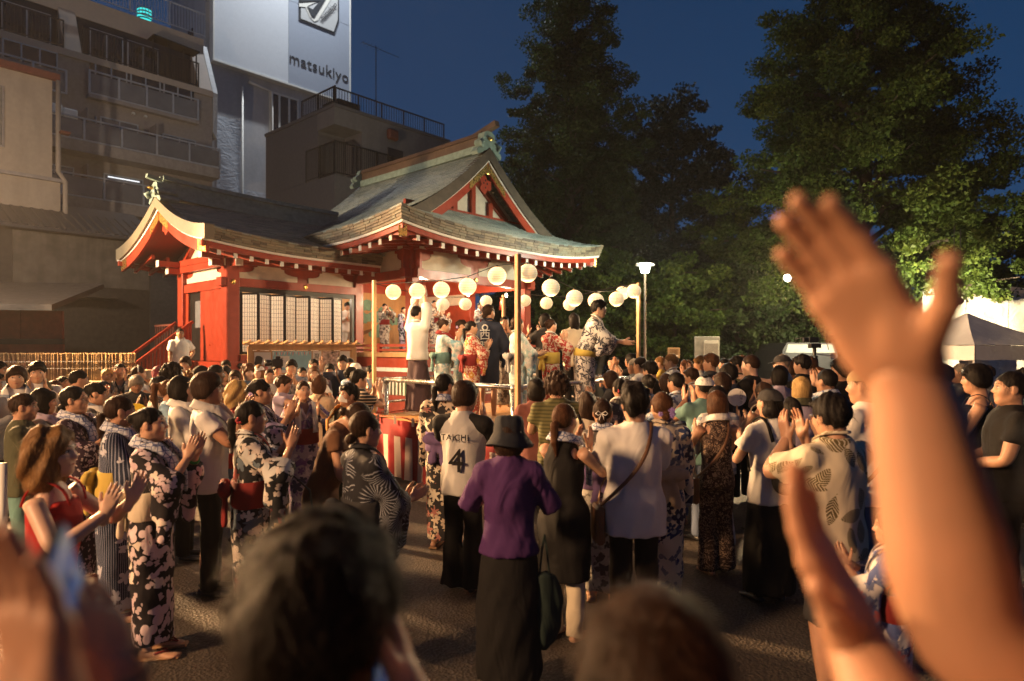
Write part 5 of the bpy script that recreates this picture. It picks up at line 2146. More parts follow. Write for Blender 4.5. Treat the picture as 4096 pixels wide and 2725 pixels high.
def floral(name, base, pets, scale=9.0, R0=.055, n=5, keep=.25, seed=0.0, sharp=1.0, core=None, disc=.45):
    k = NT(name)
    r, th, sp, a, b = tangent(k, scale, seed=(seed, seed * 2, 0))
    pet = k.math('POWER', k.math('ABSOLUTE', k.math('COSINE', k.math('MULTIPLY', th, n / 2))), sharp)
    size = k.math('MULTIPLY', k.math('ADD', .5, k.math('MULTIPLY', sp.outputs[2], .9)), R0)
    lim = k.math('MULTIPLY', size, k.math('ADD', disc, k.math('MULTIPLY', pet, .65)))
    m1 = k.math('MULTIPLY', k.math('LESS_THAN', r, lim), k.math('GREATER_THAN', sp.outputs[0], keep))
    stops = [(i / max(1, len(pets)), c) for i, c in enumerate(pets)]
    pc = k.ramp(sp.outputs[1], stops, 'CONSTANT')
    col = k.mix(m1, base, pc)
    if core:
        m2 = k.math('MULTIPLY', k.math('LESS_THAN', r, k.math('MULTIPLY', size, .22)), k.math('GREATER_THAN', sp.outputs[0], keep))
        col = k.mix(m2, col, core)
    # small sprigs between
    r2, th2, sp2, a2, b2 = tangent(k, scale * 2.3, seed=(seed + 3.3, 1.7, .4))
    m3 = k.math('MULTIPLY', k.math('LESS_THAN', r2, k.math('MULTIPLY', R0 * .42, k.math('ADD', .3, k.math('ABSOLUTE', k.math('COSINE', k.math('MULTIPLY', th2, 1.0)))))),
                k.math('GREATER_THAN', sp2.outputs[0], .62))
    m3 = k.math('MULTIPLY', m3, k.math('SUBTRACT', 1, m1))
    col = k.mix(k.math('MULTIPLY', m3, .8), col, pets[0])
    finish(k, col, name)


def leafprint(name, base, c1, scale=7.0, l=.075, w=.036):
    k = NT(name)
    r, th, sp, a, b = tangent(k, scale, seed=(.7, .2, 1.1))
    x = k.math('MULTIPLY', r, k.math('COSINE', th))
    y = k.math('MULTIPLY', r, k.math('SINE', th))
    q = k.math('DIVIDE', x, l)
    lim = k.math('MULTIPLY', w, k.math('SUBTRACT', 1, k.math('MULTIPLY', q, q)))
    inside = k.math('LESS_THAN', k.math('ABSOLUTE', y), lim)
    rib = k.math('SINE', k.math('MULTIPLY', k.math('ADD', x, k.math('MULTIPLY', k.math('ABSOLUTE', y), -.8)), 420))
    rib = k.math('GREATER_THAN', rib, -.55)
    mask = k.math('MULTIPLY', k.math('MULTIPLY', inside, rib), k.math('GREATER_THAN', sp.outputs[0], .22))
    lc = k.ramp(sp.outputs[2], [(0, tuple(x_ * .6 for x_ in c1)), (1, tuple(x_ * 1.5 for x_ in c1))])
    finish(k, k.mix(mask, base, lc), name)


def stripes(name, base, c, axis='z', freq=160, duty=.3, flowers=None):
    k = NT(name)
    v = k.coord('Object')
    s = k.n('SeparateXYZ')
    k.l(v, s.inputs[0])
    co = s.outputs[2] if axis == 'z' else k.math('MULTIPLY', k.math('ARCTAN2', s.outputs[0], s.outputs[1]), .17)
    sw = k.math('ADD', co, k.math('MULTIPLY', k.noise(v, 5, 2), .01))
    m = k.math('GREATER_THAN', k.math('SINE', k.math('MULTIPLY', sw, freq)), 1 - 2 * duty)
    col = k.mix(m, base, c)
    if flowers:
        r, th, sp, a, b = tangent(k, 8)
        lim = k.math('MULTIPLY', .055, k.math('ADD', .4, k.math('MULTIPLY', k.math('ABSOLUTE', k.math('COSINE', k.math('MULTIPLY', th, 2.5))), .6)))
        col = k.mix(k.math('MULTIPLY', k.math('LESS_THAN', r, lim), k.math('GREATER_THAN', sp.outputs[0], .5)), col, flowers)
    finish(k, col, name)


def paisley(name, dark, light):
    k = NT(name)
    v = k.coord('Object')
    n = k.noise(v, 7, 2, .5, 2.5)
    s = k.math('SINE', k.math('MULTIPLY', n, 60))
    n2 = k.noise(v, 16, 2, .5, 2)
    m = k.math('MULTIPLY', k.math('GREATER_THAN', s, .35), k.math('GREATER_THAN', n2, .46))
    finish(k, k.mix(m, dark, light), name)


def rays(name, base, c, scale=5.0, R0=.13):
    """firework bursts: thin radial strokes"""
    k = NT(name)
    r, th, sp, a, b = tangent(k, scale, seed=(.3, .9, .1))
    ln = k.math('POWER', k.math('ABSOLUTE', k.math('COSINE', k.math('MULTIPLY', th, 13))), 14)
    fade = k.ramp(k.math('DIVIDE', r, R0), [(.05, 0), (.25, .9), (.8, .8), (1, 0)])
    m = k.math('MULTIPLY', k.math('MULTIPLY', ln, fade), k.math('GREATER_THAN', sp.outputs[0], .2))
    finish(k, k.mix(m, base, c), name)


def hexcloth(name, base, line):
    k = NT(name)
    v = k.coord('Object')
    vo = k.n('TexVoronoi', i_Scale=26.0, feature='DISTANCE_TO_EDGE')
    vo.inputs['Randomness'].default_value = .35
    k.l(v, vo.inputs['Vector'])
    m = k.math('LESS_THAN', vo.outputs['Distance'], .07)
    finish(k, k.mix(m, base, line), name)


cloth('white_cotton', (.62, .6, .57))
cloth('cream_cotton', (.58, .5, .38))
cloth('black_cotton', (.007, .0062, .0065), var=.3)
cloth('charcoal_cotton', (.035, .034, .036), var=.2)
cloth('navy_cotton', (.018, .024, .045), var=.2)
cloth('grey_cotton', (.2, .2, .205))
cloth('lightgrey_cotton', (.4, .39, .38))
cloth('purple_knit', (.055, .018, .085), wr=.9)
cloth('red_cotton', (.34, .02, .018))
cloth('brown_cotton', (.13, .06, .03))
cloth('beige_cotton', (.42, .31, .21))
cloth('teal_cotton', (.1, .19, .18))
cloth('sky_cotton', (.2, .31, .42))
cloth('olive_cotton', (.06, .06, .035))
cloth('maroon_cotton', (.16, .06, .05))
cloth('plum_hakama', (.05, .03, .038), wr=.9)
cloth('orange_cotton', (.45, .19, .03))
cloth('yellow_sash', (.5, .36, .08))
cloth('purple_sash', (.14, .09, .2), wr=.9)
cloth('red_sash', (.17, .016, .016))
cloth('navy_hat', (.018, .02, .026), var=.2)
cloth('khaki_cap', (.3, .22, .12))
cloth('lilac_cotton', (.33, .28, .38))
cloth('denim', (.1, .13, .2))
floral('yk_black_white', (.012, .01, .013), [(.62, .5, .52), (.55, .42, .46), (.66, .58, .5)], 8.5, .062, 3, .42, .0, 1.2)
floral('yk_black_red', (.012, .013, .016), [(.6, .52, .46), (.24, .02, .02), (.5, .5, .48), (.1, .13, .16)], 9, .06, 5, .35, 2.0)
floral('yk_black_leaf', (.02, .018, .02), [(.5, .4, .3), (.55, .5, .4), (.3, .12, .1)], 9, .06, 6, .2, 4.0, 3.0)
floral('yk_navy', (.018, .022, .04), [(.35, .36, .45), (.25, .2, .32)], 9, .06, 5, .45, 1.0)
floral('yk_plum', (.028, .014, .024), [(.45, .36, .36), (.3, .2, .26)], 13, .028, 5, .6, 6.0)
floral('yk_purple_white', (.34, .31, .37), [(.16, .09, .24), (.5, .46, .5), (.05, .05, .1)], 8, .07, 5, .15, 3.0)
floral('yk_cream_blue', (.56, .47, .35), [(.03, .045, .11), (.02, .02, .05)], 7.5, .075, 5, .3, 5.0, 1.3, (.3, .3, .3))
floral('yk_aqua', (.3, .42, .43), [(.55, .58, .55), (.18, .34, .42), (.5, .5, .48)], 12, .05, 6, .2, 7.0)
floral('yk_red_flower', (.55, .44, .34), [(.3, .03, .025), (.4, .2, .03), (.3, .05, .04)], 11, .055, 5, .25, 8.0, 1.0, (.55, .45, .3))
floral('yk_red_poppy', (.5, .42, .34), [(.33, .04, .03), (.28, .03, .03)], 14, .04, 4, .3, 9.0)
floral('yk_white_stroke', (.6, .56, .52), [(.025, .025, .04), (.03, .03, .06)], 9, .1, 6, .15, 10.0, 5.0, None, .06)
floral('yk_white_dots', (.6, .54, .45), [(.04, .04, .08), (.08, .05, .07)], 15, .03, 5, .3, 11.0)
floral('yk_grey_print', (.3, .28, .26), [(.08, .07, .07), (.42, .4, .36)], 12, .055, 4, .1, 12.0)
floral('yk_blue_white', (.24, .3, .42), [(.06, .09, .2), (.5, .52, .55)], 9, .07, 5, .15, 13.0)
floral('yk_blue_red', (.12, .14, .24), [(.5, .46, .45), (.4, .08, .07), (.06, .08, .2)], 8, .08, 8, .1, 14.0, 1.0)
floral('sh_blue_white', (.07, .09, .14), [(.45, .46, .48), (.3, .33, .4)], 9, .075, 4, .1, 15.0)
leafprint('leaf_shirt', (.52, .45, .34), (.1, .075, .03))
stripes('yk_stripe', (.012, .018, .04), (.2, .22, .3), 'a', 420, .2, (.45, .45, .52))
stripes('black_stripe', (.015, .014, .015), (.34, .26, .2), 'z', 150, .22)
stripes('green_stripe', (.13, .12, .05), (.07, .07, .028), 'z', 180, .4)
stripes('plaid_towel', (.55, .53, .5), (.2, .24, .3), 'z', 60, .3)
paisley('paisley_brown', (.035, .02, .018), (.26, .18, .13))
rays('yk_firework', (.012, .012, .016), (.4, .42, .48))
hexcloth('hex_towel', (.5, .52, .58), (.1, .13, .25))


def skin(name, c):
    k = NT(name)
    v = k.coord('Object')
    n = k.noise(v, 11, 4)
    n2 = k.noise(v, 130, 2)
    col = k.ramp(n, [(.3, tuple(x * .86 for x in c)), (.72, (min(1, c[0] * 1.08), c[1] * 1.02, c[2]))])
    k.b.inputs['Subsurface Weight'].default_value = .12
    k.b.inputs['Subsurface Radius'].default_value = (.6, .22, .12)
    k.b.inputs['Subsurface Scale'].default_value = .02
    k.done(col, k.ramp(n2, [(.3, .42), (.7, .58)]), k.bump(n2, .12, .002), spec=.4, key=name)


skin('skin_a', (.5, .3, .2))
skin('skin_b', (.44, .25, .16))
skin('skin_c', (.36, .19, .115))
skin('skin_pale', (.55, .36, .27))
skin('skin_dark', (.1, .05, .03))
simple('eye_white', (.6, .58, .55), .3)
simple('eye_dark', (.012, .009, .008), .3)
simple('lip', (.32, .1, .08), .45)
simple('glasses_metal', (.25, .2, .14), .3, metal=.8)
simple('sandal_sole', (.35, .2, .1), .7)
simple('shoe_dark', (.02, .02, .022), .5)
simple('shoe_light', (.35, .34, .34), .5)
simple('leather_brown', (.12, .055, .025), .5)
simple('silver', (.6, .58, .55), .25, metal=.9)


def hair_mat(name, c, c2):
    k = NT(name)
    v = k.coord('Object', scale=(1, 1, .07))
    n = k.noise(v, 190, 3, .6)
    n2 = k.noise(k.coord('Object'), 14, 3)
    n3 = k.noise(k.coord('Object', scale=(1, 1, .15)), 45, 2)
    col = k.ramp(k.math('ADD', k.math('MULTIPLY', n, .7), k.math('MULTIPLY', n2, .3)), [(.3, tuple(x * .45 for x in c)), (.55, c), (.8, c2)])
    nb = k.bump(n, .75, .004)
    nb = k.bump(n3, .6, .01, nb)
    k.done(col, .55, nb, spec=.14, key=name)


hair_mat('hair_black', (.008, .0055, .0045), (.022, .014, .01))
hair_mat('hair_near', (.009, .005, .003), (.024, .012, .006))
hair_mat('hair_brown', (.03, .014, .008), (.08, .038, .018))
hair_mat('hair_auburn', (.075, .03, .013), (.2, .09, .038))
hair_mat('hair_gold', (.17, .085, .03), (.4, .22, .085))
hair_mat('hair_blond', (.4, .26, .1), (.66, .47, .22))
hair_mat('hair_grey', (.2, .17, .14), (.42, .37, .3))
hair_mat('hair_pink', (.2, .035, .06), (.34, .08, .11))

# ---------------------------------------------------------------- heads, hands, hair: built once, reused
def head_fn(fem, z_jaw=0.0):
    jr = .92 if fem else 1.06
    base = union([ell((0, -.012, .022), (.073, .092, .092)),
                  ell((0, .022, -.02), (.061 * (1 if fem else 1.04), .067, .084)),
                  ell((0, .043, -.083 - z_jaw), (.034 * jr, .034, .027 * jr)),
                  cap((.044 * jr, .0, -.055), (.008, .05, -.092), .022, .02), cap((-.044 * jr, .0, -.055), (-.008, .05, -.092), .022, .02),
                  ell((.034, .052, -.026), (.028, .028, .028)), ell((-.034, .052, -.026), (.028, .028, .028))], .03)
    nose = union([cap((0, .08, .014), (0, .101, -.026), .0065, .0105), ell((.009, .092, -.032), (.0085, .01, .008)), ell((-.009, .092, -.032), (.0085, .01, .008))], .008)
    brow = cap((-.034, .074, .027), (.034, .074, .027), .011)
    lips = union([cap((-.017, .082, -.057), (.017, .082, -.057), .0065), cap((-.013, .08, -.067), (.013, .08, -.067), .0075)], .003)
    ears = [ell((s * .077, -.006, -.006), (.009, .021, .032)) for s in (-1, 1)]
    socks = [ell((s * .031, .096, .004), (.02, .02, .012)) for s in (-1, 1)]
    neck = cap((0, -.02, -.06), (0, -.038, -.2), .047 if fem else .056, .05 if fem else .06)
    def f(x, y, z):
        d = base(x, y, z)
        d = smin(d, brow(x, y, z), .02)
        for s in socks:
            d = -smin(-d, s(x, y, z), .012)
        d = smin(d, nose(x, y, z), .012)
        d = smin(d, lips(x, y, z), .006)
        for e in ears:
            d = smin(d, e(x, y, z), .008)
        return smin(d, neck(x, y, z), .03)
    return f


def small(build):
    m = MB()
    build(m)
    f = []
    for q in m.f:
        if len(q) == 3:
            f.append((q[0], q[1], q[2], q[2]))
        elif len(q) == 4:
            f.append(q)
        else:
            for i in range(1, len(q) - 1, 2):
                f.append((q[0], q[i], q[i + 1], q[min(i + 2, len(q) - 1)]))
    return np.array(m.v, f32), np.array(f, np.int32)


def sphere(m, c, r, n=8):
    prof = []
    for i in range(n + 1):
        a = -PI / 2 + PI * i / n
        prof.append((max(1e-4, math.cos(a)), math.sin(a)))
    vs = []
    for (q, z) in prof:
        for k_ in range(10):
            th = 2 * PI * k_ / 10
            vs.append((c[0] + r[0] * q * math.cos(th), c[1] + r[1] * q * math.sin(th), c[2] + r[2] * z))
    fs = [(i * 10 + k_, i * 10 + (k_ + 1) % 10, (i + 1) * 10 + (k_ + 1) % 10, (i + 1) * 10 + k_) for i in range(n) for k_ in range(10)]
    m.add(vs, fs)


HEADS, HANDS, HAIRS = {}, {}, {}


def get_head(fem, h):
    key = (fem, h)
    if key not in HEADS:
        v, q = snets(head_fn(fem), (-.09, -.11, -.19), (.09, .115, .12), h)
        parts = [(v, q, 0)]
        for s in (-1, 1):
            parts.append((*small(lambda m: sphere(m, (s * .031, .0745, .004), (.0125, .0125, .0078), 6)), 1))
            parts.append((*small(lambda m: sphere(m, (s * .031, .0845, .004), (.0055, .004, .0055), 6)), 2))
            parts.append((*small(lambda m: m.tube([(s * .046, .078, .007), (s * .037, .0865, .0125), (s * .026, .0875, .0125), (s * .018, .082, .006)], [.0012, .0022, .0022, .0012], 5)), 2))
            parts.append((*small(lambda m: m.tube([(s * .05, .072, .026), (s * .036, .0855, .033), (s * .016, .0895, .029)], [.0014, .0034, .003], 5)), 2))
        parts.append((*small(lambda m: m.tube([(-.019, .0835, -.061), (0, .0885, -.0615), (.019, .0835, -.061)], [.002, .0065, .002], 6, flat=.75)), 3))
        HEADS[key] = parts
    return HEADS[key]


def hand_fn(thumb=0.0, curl=1.0, spread=1.0):
    xs = [-.027, -.009, .009, .0265]
    yb = [.088, .093, .089, .08]
    ln = [.07, .078, .072, .056]
    palm = union([cap((x * .55, .008, 0), (x, y, 0), .0145, .0115) for x, y in zip(xs, yb)], .014)
    heel = [ell((-.02, .03, -.006), (.017, .03, .013)), ell((.02, .03, -.005), (.014, .03, .011))]
    wrist = cap((0, -.05, 0), (0, .015, 0), .026, .027, flat=(1, 1, .78))
    fing = []
    for i in range(4):
        sp = (i - 1.4) * .05 * spread
        p = np.array([xs[i], yb[i], 0.0])
        a = .1 * curl
        segs = []
        for j, fr in enumerate((.44, .31, .25)):
            d = np.array([math.sin(sp) * math.cos(a), math.cos(sp) * math.cos(a), -math.sin(a)])
            q = p + d * ln[i] * fr
            r0 = (.0092, .0083, .0075)[j] * (1 if i < 3 else .88)
            segs.append(cap(p, q, r0, r0 * .92))
            p = q
            a += .17 * curl
        fing.append(union(segs, .003))
    t0, t1, t2 = (-.026, .022, -.005), (-.05 - .012 * thumb, .052, -.012), (-.056 - .03 * thumb, .088 - .01 * thumb, -.015)
    th = union([cap(t0, t1, .0145, .0115), cap(t1, t2, .0108, .0085)], .004)
    def f(x, y, z):
        d = smin(palm(x, y, z), wrist(x, y, z), .02)
        for g_ in heel:
            d = smin(d, g_(x, y, z), .012)
        for g_ in fing:
            d = smin(d, g_(x, y, z), .0035)
        return smin(d, th(x, y, z), .006)
    return f


def get_hand(h, thumb=.6, curl=1.0, spread=1.0):
    key = (h, thumb, curl, spread)
    if key not in HANDS:
        HANDS[key] = snets(hand_fn(thumb, curl, spread), (-.1, -.055, -.07), (.045, .185, .03), h)
    return HANDS[key]


def wob(seed, amp, freq=28.0):
    r = random.Random(seed)
    ks = [(r.uniform(-1, 1), r.uniform(-1, 1), r.uniform(-.5, .5), r.uniform(0, 6)) for _ in range(4)]
    def f(x, y, z):
        return amp * sum(np.sin(freq * (1 + .35 * i) * (a * x + b * y + c * z) + p) for i, (a, b, c, p) in enumerate(ks)) / 2
    return f


def hair_fn(style):
    face = ell((0, .128, -.045), (.064, .1, .108))
    fore = ell((0, .125, .02), (.06, .055, .048))
    skull = ell((0, -.015, .027), (.085, .106, .103))
    tight = ell((0, -.015, .024), (.08, .1, .098))
    extra, base, zlow, wobble = [], tight, -.07, wob(sum(map(ord, style)) % 97, .0025, 60)
    bangs = None
    def sideburn(x, y, z):
        return None
    if style == 'short':
        base, zlow, wobble = ell((0, -.015, .029), (.086, .107, .106)), -.062, wob(1, .006, 70)
        bangs = ell((0, .068, .066), (.062, .034, .03))
    elif style == 'crop':
        base, zlow, wobble = ell((0, -.015, .024), (.079, .1, .098)), -.05, wob(2, .002, 90)
    elif style == 'messy':
        base, zlow, wobble = ell((0, -.017, .035), (.095, .117, .116)), -.075, wob(3, .01, 55)
        bangs = ell((0, .066, .062), (.066, .036, .036))
    elif style == 'curly':
        base, zlow, wobble = ell((0, -.02, .02), (.108, .125, .12)), -.1, wob(4, .016, 95)
    elif style in ('bob', 'bobfringe'):
        base = union([ell((0, -.016, .026), (.09, .11, .107)), ell((0, -.022, -.045), (.094, .095, .095))], .03)
        zlow, wobble = -.125, wob(5, .004, 45)
        if style == 'bobfringe':
            bangs = ell((0, .064, .052), (.068, .034, .044))
    elif style == 'bowl':
        base = union([ell((0, -.015, .028), (.094, .112, .108)), ell((0, -.03, -.03), (.092, .085, .06))], .03)
        zlow, wobble = -.075, wob(6, .004, 50)
        bangs = ell((0, .062, .052), (.072, .036, .04))
    elif style == 'long':
        base = union([ell((0, -.016, .026), (.089, .109, .106)), ell((0, -.035, -.05), (.093, .082, .1)), ell((0, -.07, -.21), (.088, .045, .2))], .035)
        zlow, wobble = -.4, wob(7, .005, 40)
    elif style == 'wavy':
        base = union([ell((0, -.016, .03), (.1, .118, .112)), ell((0, -.04, -.06), (.12, .1, .115)), ell((0, -.06, -.14), (.105, .075, .07))], .035)
        zlow, wobble = -.21, wob(8, .012, 42)
    elif style == 'pony':
        extra = [cap((0, -.1, -.02), (0, -.135, -.035), .02, .024), cap((0, -.135, -.035), (0, -.13, -.15), .028, .026), cap((0, -.13, -.15), (.01, -.115, -.25), .026, .008)]
    elif style == 'highpony':
        extra = [cap((0, -.09, .07), (0, -.15, .06), .022, .03), cap((0, -.15, .06), (0, -.165, -.08), .034, .036), cap((0, -.165, -.08), (.0, -.14, -.22), .036, .012)]
    elif style == 'lowbun':
        extra = [ell((0, -.105, -.055), (.046, .036, .036))]
        wobble = wob(9, .004, 50)
    elif style == 'bun':
        extra = [ell((0, -.1, .05), (.045, .042, .042)), ell((.012, -.12, .045), (.03, .026, .034))]
        wobble = wob(10, .004, 55)
    elif style == 'updo':
        extra = [ell((.02, -.095, .03), (.045, .04, .04)), ell((-.025, -.1, .015), (.04, .036, .04)), ell((0, -.095, -.02), (.05, .035, .035))]
        wobble = wob(11, .006, 60)
    elif style == 'undercap':
        base = union([tight, ell((0, -.035, -.06), (.088, .075, .065))], .03)
        zlow, wobble = -.13, wob(12, .008, 60)
    elif style == 'capshort':
        base, zlow, wobble = tight, -.055, wob(13, .002, 70)
    ears = [ell((s * .082, .002, -.012), (.016, .024, .034)) for s in (-1, 1)]
    show_ear = style in ('short', 'crop', 'pony', 'highpony', 'lowbun', 'bun', 'updo', 'capshort', 'messy')
    def f(x, y, z):
        d = base(x, y, z)
        lim = zlow + np.clip((y + .02) * (.9 if zlow > -.08 else 0), 0, .1)
        d = np.maximum(d, lim - z)
        d = -smin(-d, face(x, y, z), .015)
        d = -smin(-d, fore(x, y, z), .015)
        if bangs is not None:
            bd = bangs(x, y, z)
            bd = np.maximum(bd, -tight(x, y, z) - .006)
            d = smin(d, bd, .012)
        if show_ear:
            for e in ears:
                d = -smin(-d, e(x, y, z), .008)
        for g_ in extra:
            d = smin(d, g_(x, y, z), .012)
        return d + wobble(x, y, z)
    lo_z = -.43 if style == 'long' else (-.27 if style in ('pony', 'wavy', 'highpony') else -.15)
    return f, (-.14, -.2, lo_z), (.14, .13, .18)


def get_hair(style, h, fg=False):
    key = (style, h, fg)
    if key not in HAIRS:
        fn, lo, hi = hair_fn(style)
        v, q = snets(fn, lo, hi, h)
        # loose strands lying along the surface
        rng = np.random.default_rng(sum(map(ord, style)) % 1000 + 5)
        nrm = np.zeros_like(v)
        fnorm = np.cross(v[q[:, 2]] - v[q[:, 0]], v[q[:, 3]] - v[q[:, 1]])
        for j in range(4):
            np.add.at(nrm, q[:, j], fnorm)
        nrm /= np.linalg.norm(nrm, axis=1)[:, None] + 1e-9
        n = 9000 if fg else (800 if h < .009 else 200)
        pick = rng.integers(0, len(v), n)
        p, nn = v[pick], nrm[pick]
        down = np.tile(np.array([[0, -.35, -1.0]]), (n, 1)) + rng.normal(size=(n, 3)) * .35
        t = down - nn * (down * nn).sum(1)[:, None]
        t /= np.linalg.norm(t, axis=1)[:, None] + 1e-9
        L = rng.uniform(.02, .06, (n, 1)) * (1.3 if style in ('curly', 'messy', 'wavy') else 1)
        lift_ = rng.uniform(.0, .13, (n, 1)) * (1.8 if style in ('curly', 'messy', 'wavy') else 1)
        b = np.cross(t, nn)
        wd = .0009 if h < .009 else .0018
        if fg:
            L = L * 1.5
            lift_ = lift_ * .7
            wd = .0006
        a0, a1, a2 = p - nn * .002, p + t * L * .5 + nn * (L * lift_ * .35 + .001), p + t * L + nn * L * lift_
        sv = np.stack([a0 - b * wd, a0 + b * wd, a1 + b * wd, a1 - b * wd, a2 + b * wd * .3, a2 - b * wd * .3], 1).reshape(-1, 3)
        k_ = np.arange(n)[:, None] * 6 + len(v)
        sf = np.concatenate([k_ + np.array([[0, 1, 2, 3]]), k_ + np.array([[3, 2, 4, 5]])])
        me = mesh_np('hair', np.concatenate([v, sv]), np.concatenate([q, sf]))
        me.materials.append(None)
        HAIRS[key] = me
    return HAIRS[key]


# ---------------------------------------------------------------- poses: wrist, finger direction, palm normal for the right side
POSES = {
    'clap': ((.045, .27, 1.24), (-.05, .45, .9), (-1, 0, .0)),
    'claphigh': ((.05, .25, 1.4), (-.05, .35, .95), (-1, 0, 0)),
    'claplow': ((.04, .33, 1.08), (-.05, .95, .35), (-1, 0, 0)),
    'clapopen': ((.11, .28, 1.3), (.05, .3, .95), (-1, .1, 0)),
    'up': ((.045, .1, 1.9), (-.08, .1, 1), (-1, 0, 0)),
    'reach': ((.05, .44, 1.3), (-.05, .97, .25), (-1, 0, 0)),
    'down': ((.23, .05, .86), (0, .15, -1), (-1, 0, 0)),
    'phone': ((.07, .27, 1.52), (-.4, .2, .9), (-.9, -.3, 0)),
    'hips': ((.19, -.02, 1.0), (-.3, .1, -.95), (-1, 0, 0)),
    'wave': ((.3, .2, 1.5), (.1, .1, 1), (-.2, .95, 0)),
    'face': ((.05, .19, 1.46), (-.05, .1, 1), (-1, 0, 0)),
    'front': ((.08, .24, 1.02), (-.8, .5, .1), (0, -.5, .8)),
}


def ik(S, Wt, l1, l2, pole):
    S, Wt, pole = np.array(S, float), np.array(Wt, float), np.array(pole, float)
    d = Wt - S
    L = np.linalg.norm(d)
    mx = (l1 + l2) * .995
    if L > mx:
        d = d / L * mx
        L = mx
    Wt = S + d
    n = d / L
    a = (l1 * l1 - l2 * l2 + L * L) / (2 * L)
    h = math.sqrt(max(0, l1 * l1 - a * a))
    p = pole - n * (pole @ n)
    p /= np.linalg.norm(p) + 1e-9
    return S + n * a + p * h, Wt


def tube_np(pts, rads, n=10, flat=1.0):
    m = MB()
    m.tube(pts, rads, n, cap=True, flat=flat)
    f = []
    for q in m.f:
        if len(q) == 4:
            f.append(q)
        else:
            for i in range(1, len(q) - 1):
                f.append((q[0], q[i], q[i + 1], q[i + 1]))
    return np.array([tuple(x) for x in m.v], f32), np.array(f, np.int32)


def ribbon(pts, nrms, w, th=.006):
    """flat band along a path; nrms face outward"""
    vs, fs = [], []
    n = len(pts)
    for i, (p, nn) in enumerate(zip(pts, nrms)):
        p, nn = Vector(p), Vector(nn).normalized()
        a = (Vector(pts[min(i + 1, n - 1)]) - Vector(pts[max(0, i - 1)])).normalized()
        b = a.cross(nn).normalized() * (w[i] if hasattr(w, '__len__') else w) / 2
        vs += [p - b, p + b, p + b * .9 + nn * th, p - b * .9 + nn * th]
    for i in range(n - 1):
        for q in range(4):
            fs.append((i * 4 + q, i * 4 + (q + 1) % 4, (i + 1) * 4 + (q + 1) % 4, (i + 1) * 4 + q))
    fs += [(3, 2, 1, 0), tuple((n - 1) * 4 + q for q in range(4))]
    return np.array([tuple(v) for v in vs], f32), np.array(fs, np.int32)


def smooth_path(pts, k=3):
    out = []
    n = len(pts)
    P_ = [np.array(p, float) for p in pts]
    for i in range(n - 1):
        p0, p1, p2, p3 = P_[max(0, i - 1)], P_[i], P_[i + 1], P_[min(n - 1, i + 2)]
        for j in range(k):
            t = j / k
            out.append(.5 * ((2 * p1) + (-p0 + p2) * t + (2 * p0 - 5 * p1 + 4 * p2 - p3) * t * t + (-p0 + 3 * p1 - 3 * p2 + p3) * t ** 3))
    out.append(P_[-1])
    return out


TORSO_Z = [.78, .88, .97, 1.06, 1.18, 1.30, 1.38, 1.43, 1.475]
T_RX = dict(m=[.162, .165, .156, .15, .16, .166, .15, .102, .064], f=[.165, .164, .143, .13, .138, .142, .128, .09, .054])
T_RY = dict(m=[.115, .114, .108, .104, .114, .117, .1, .08, .06], f=[.118, .115, .097, .092, .112, .108, .09, .072, .052])
T_CY = [-.01, -.01, -.005, 0, .002, -.004, -.014, -.02, -.028]
PCOUNT = [0]


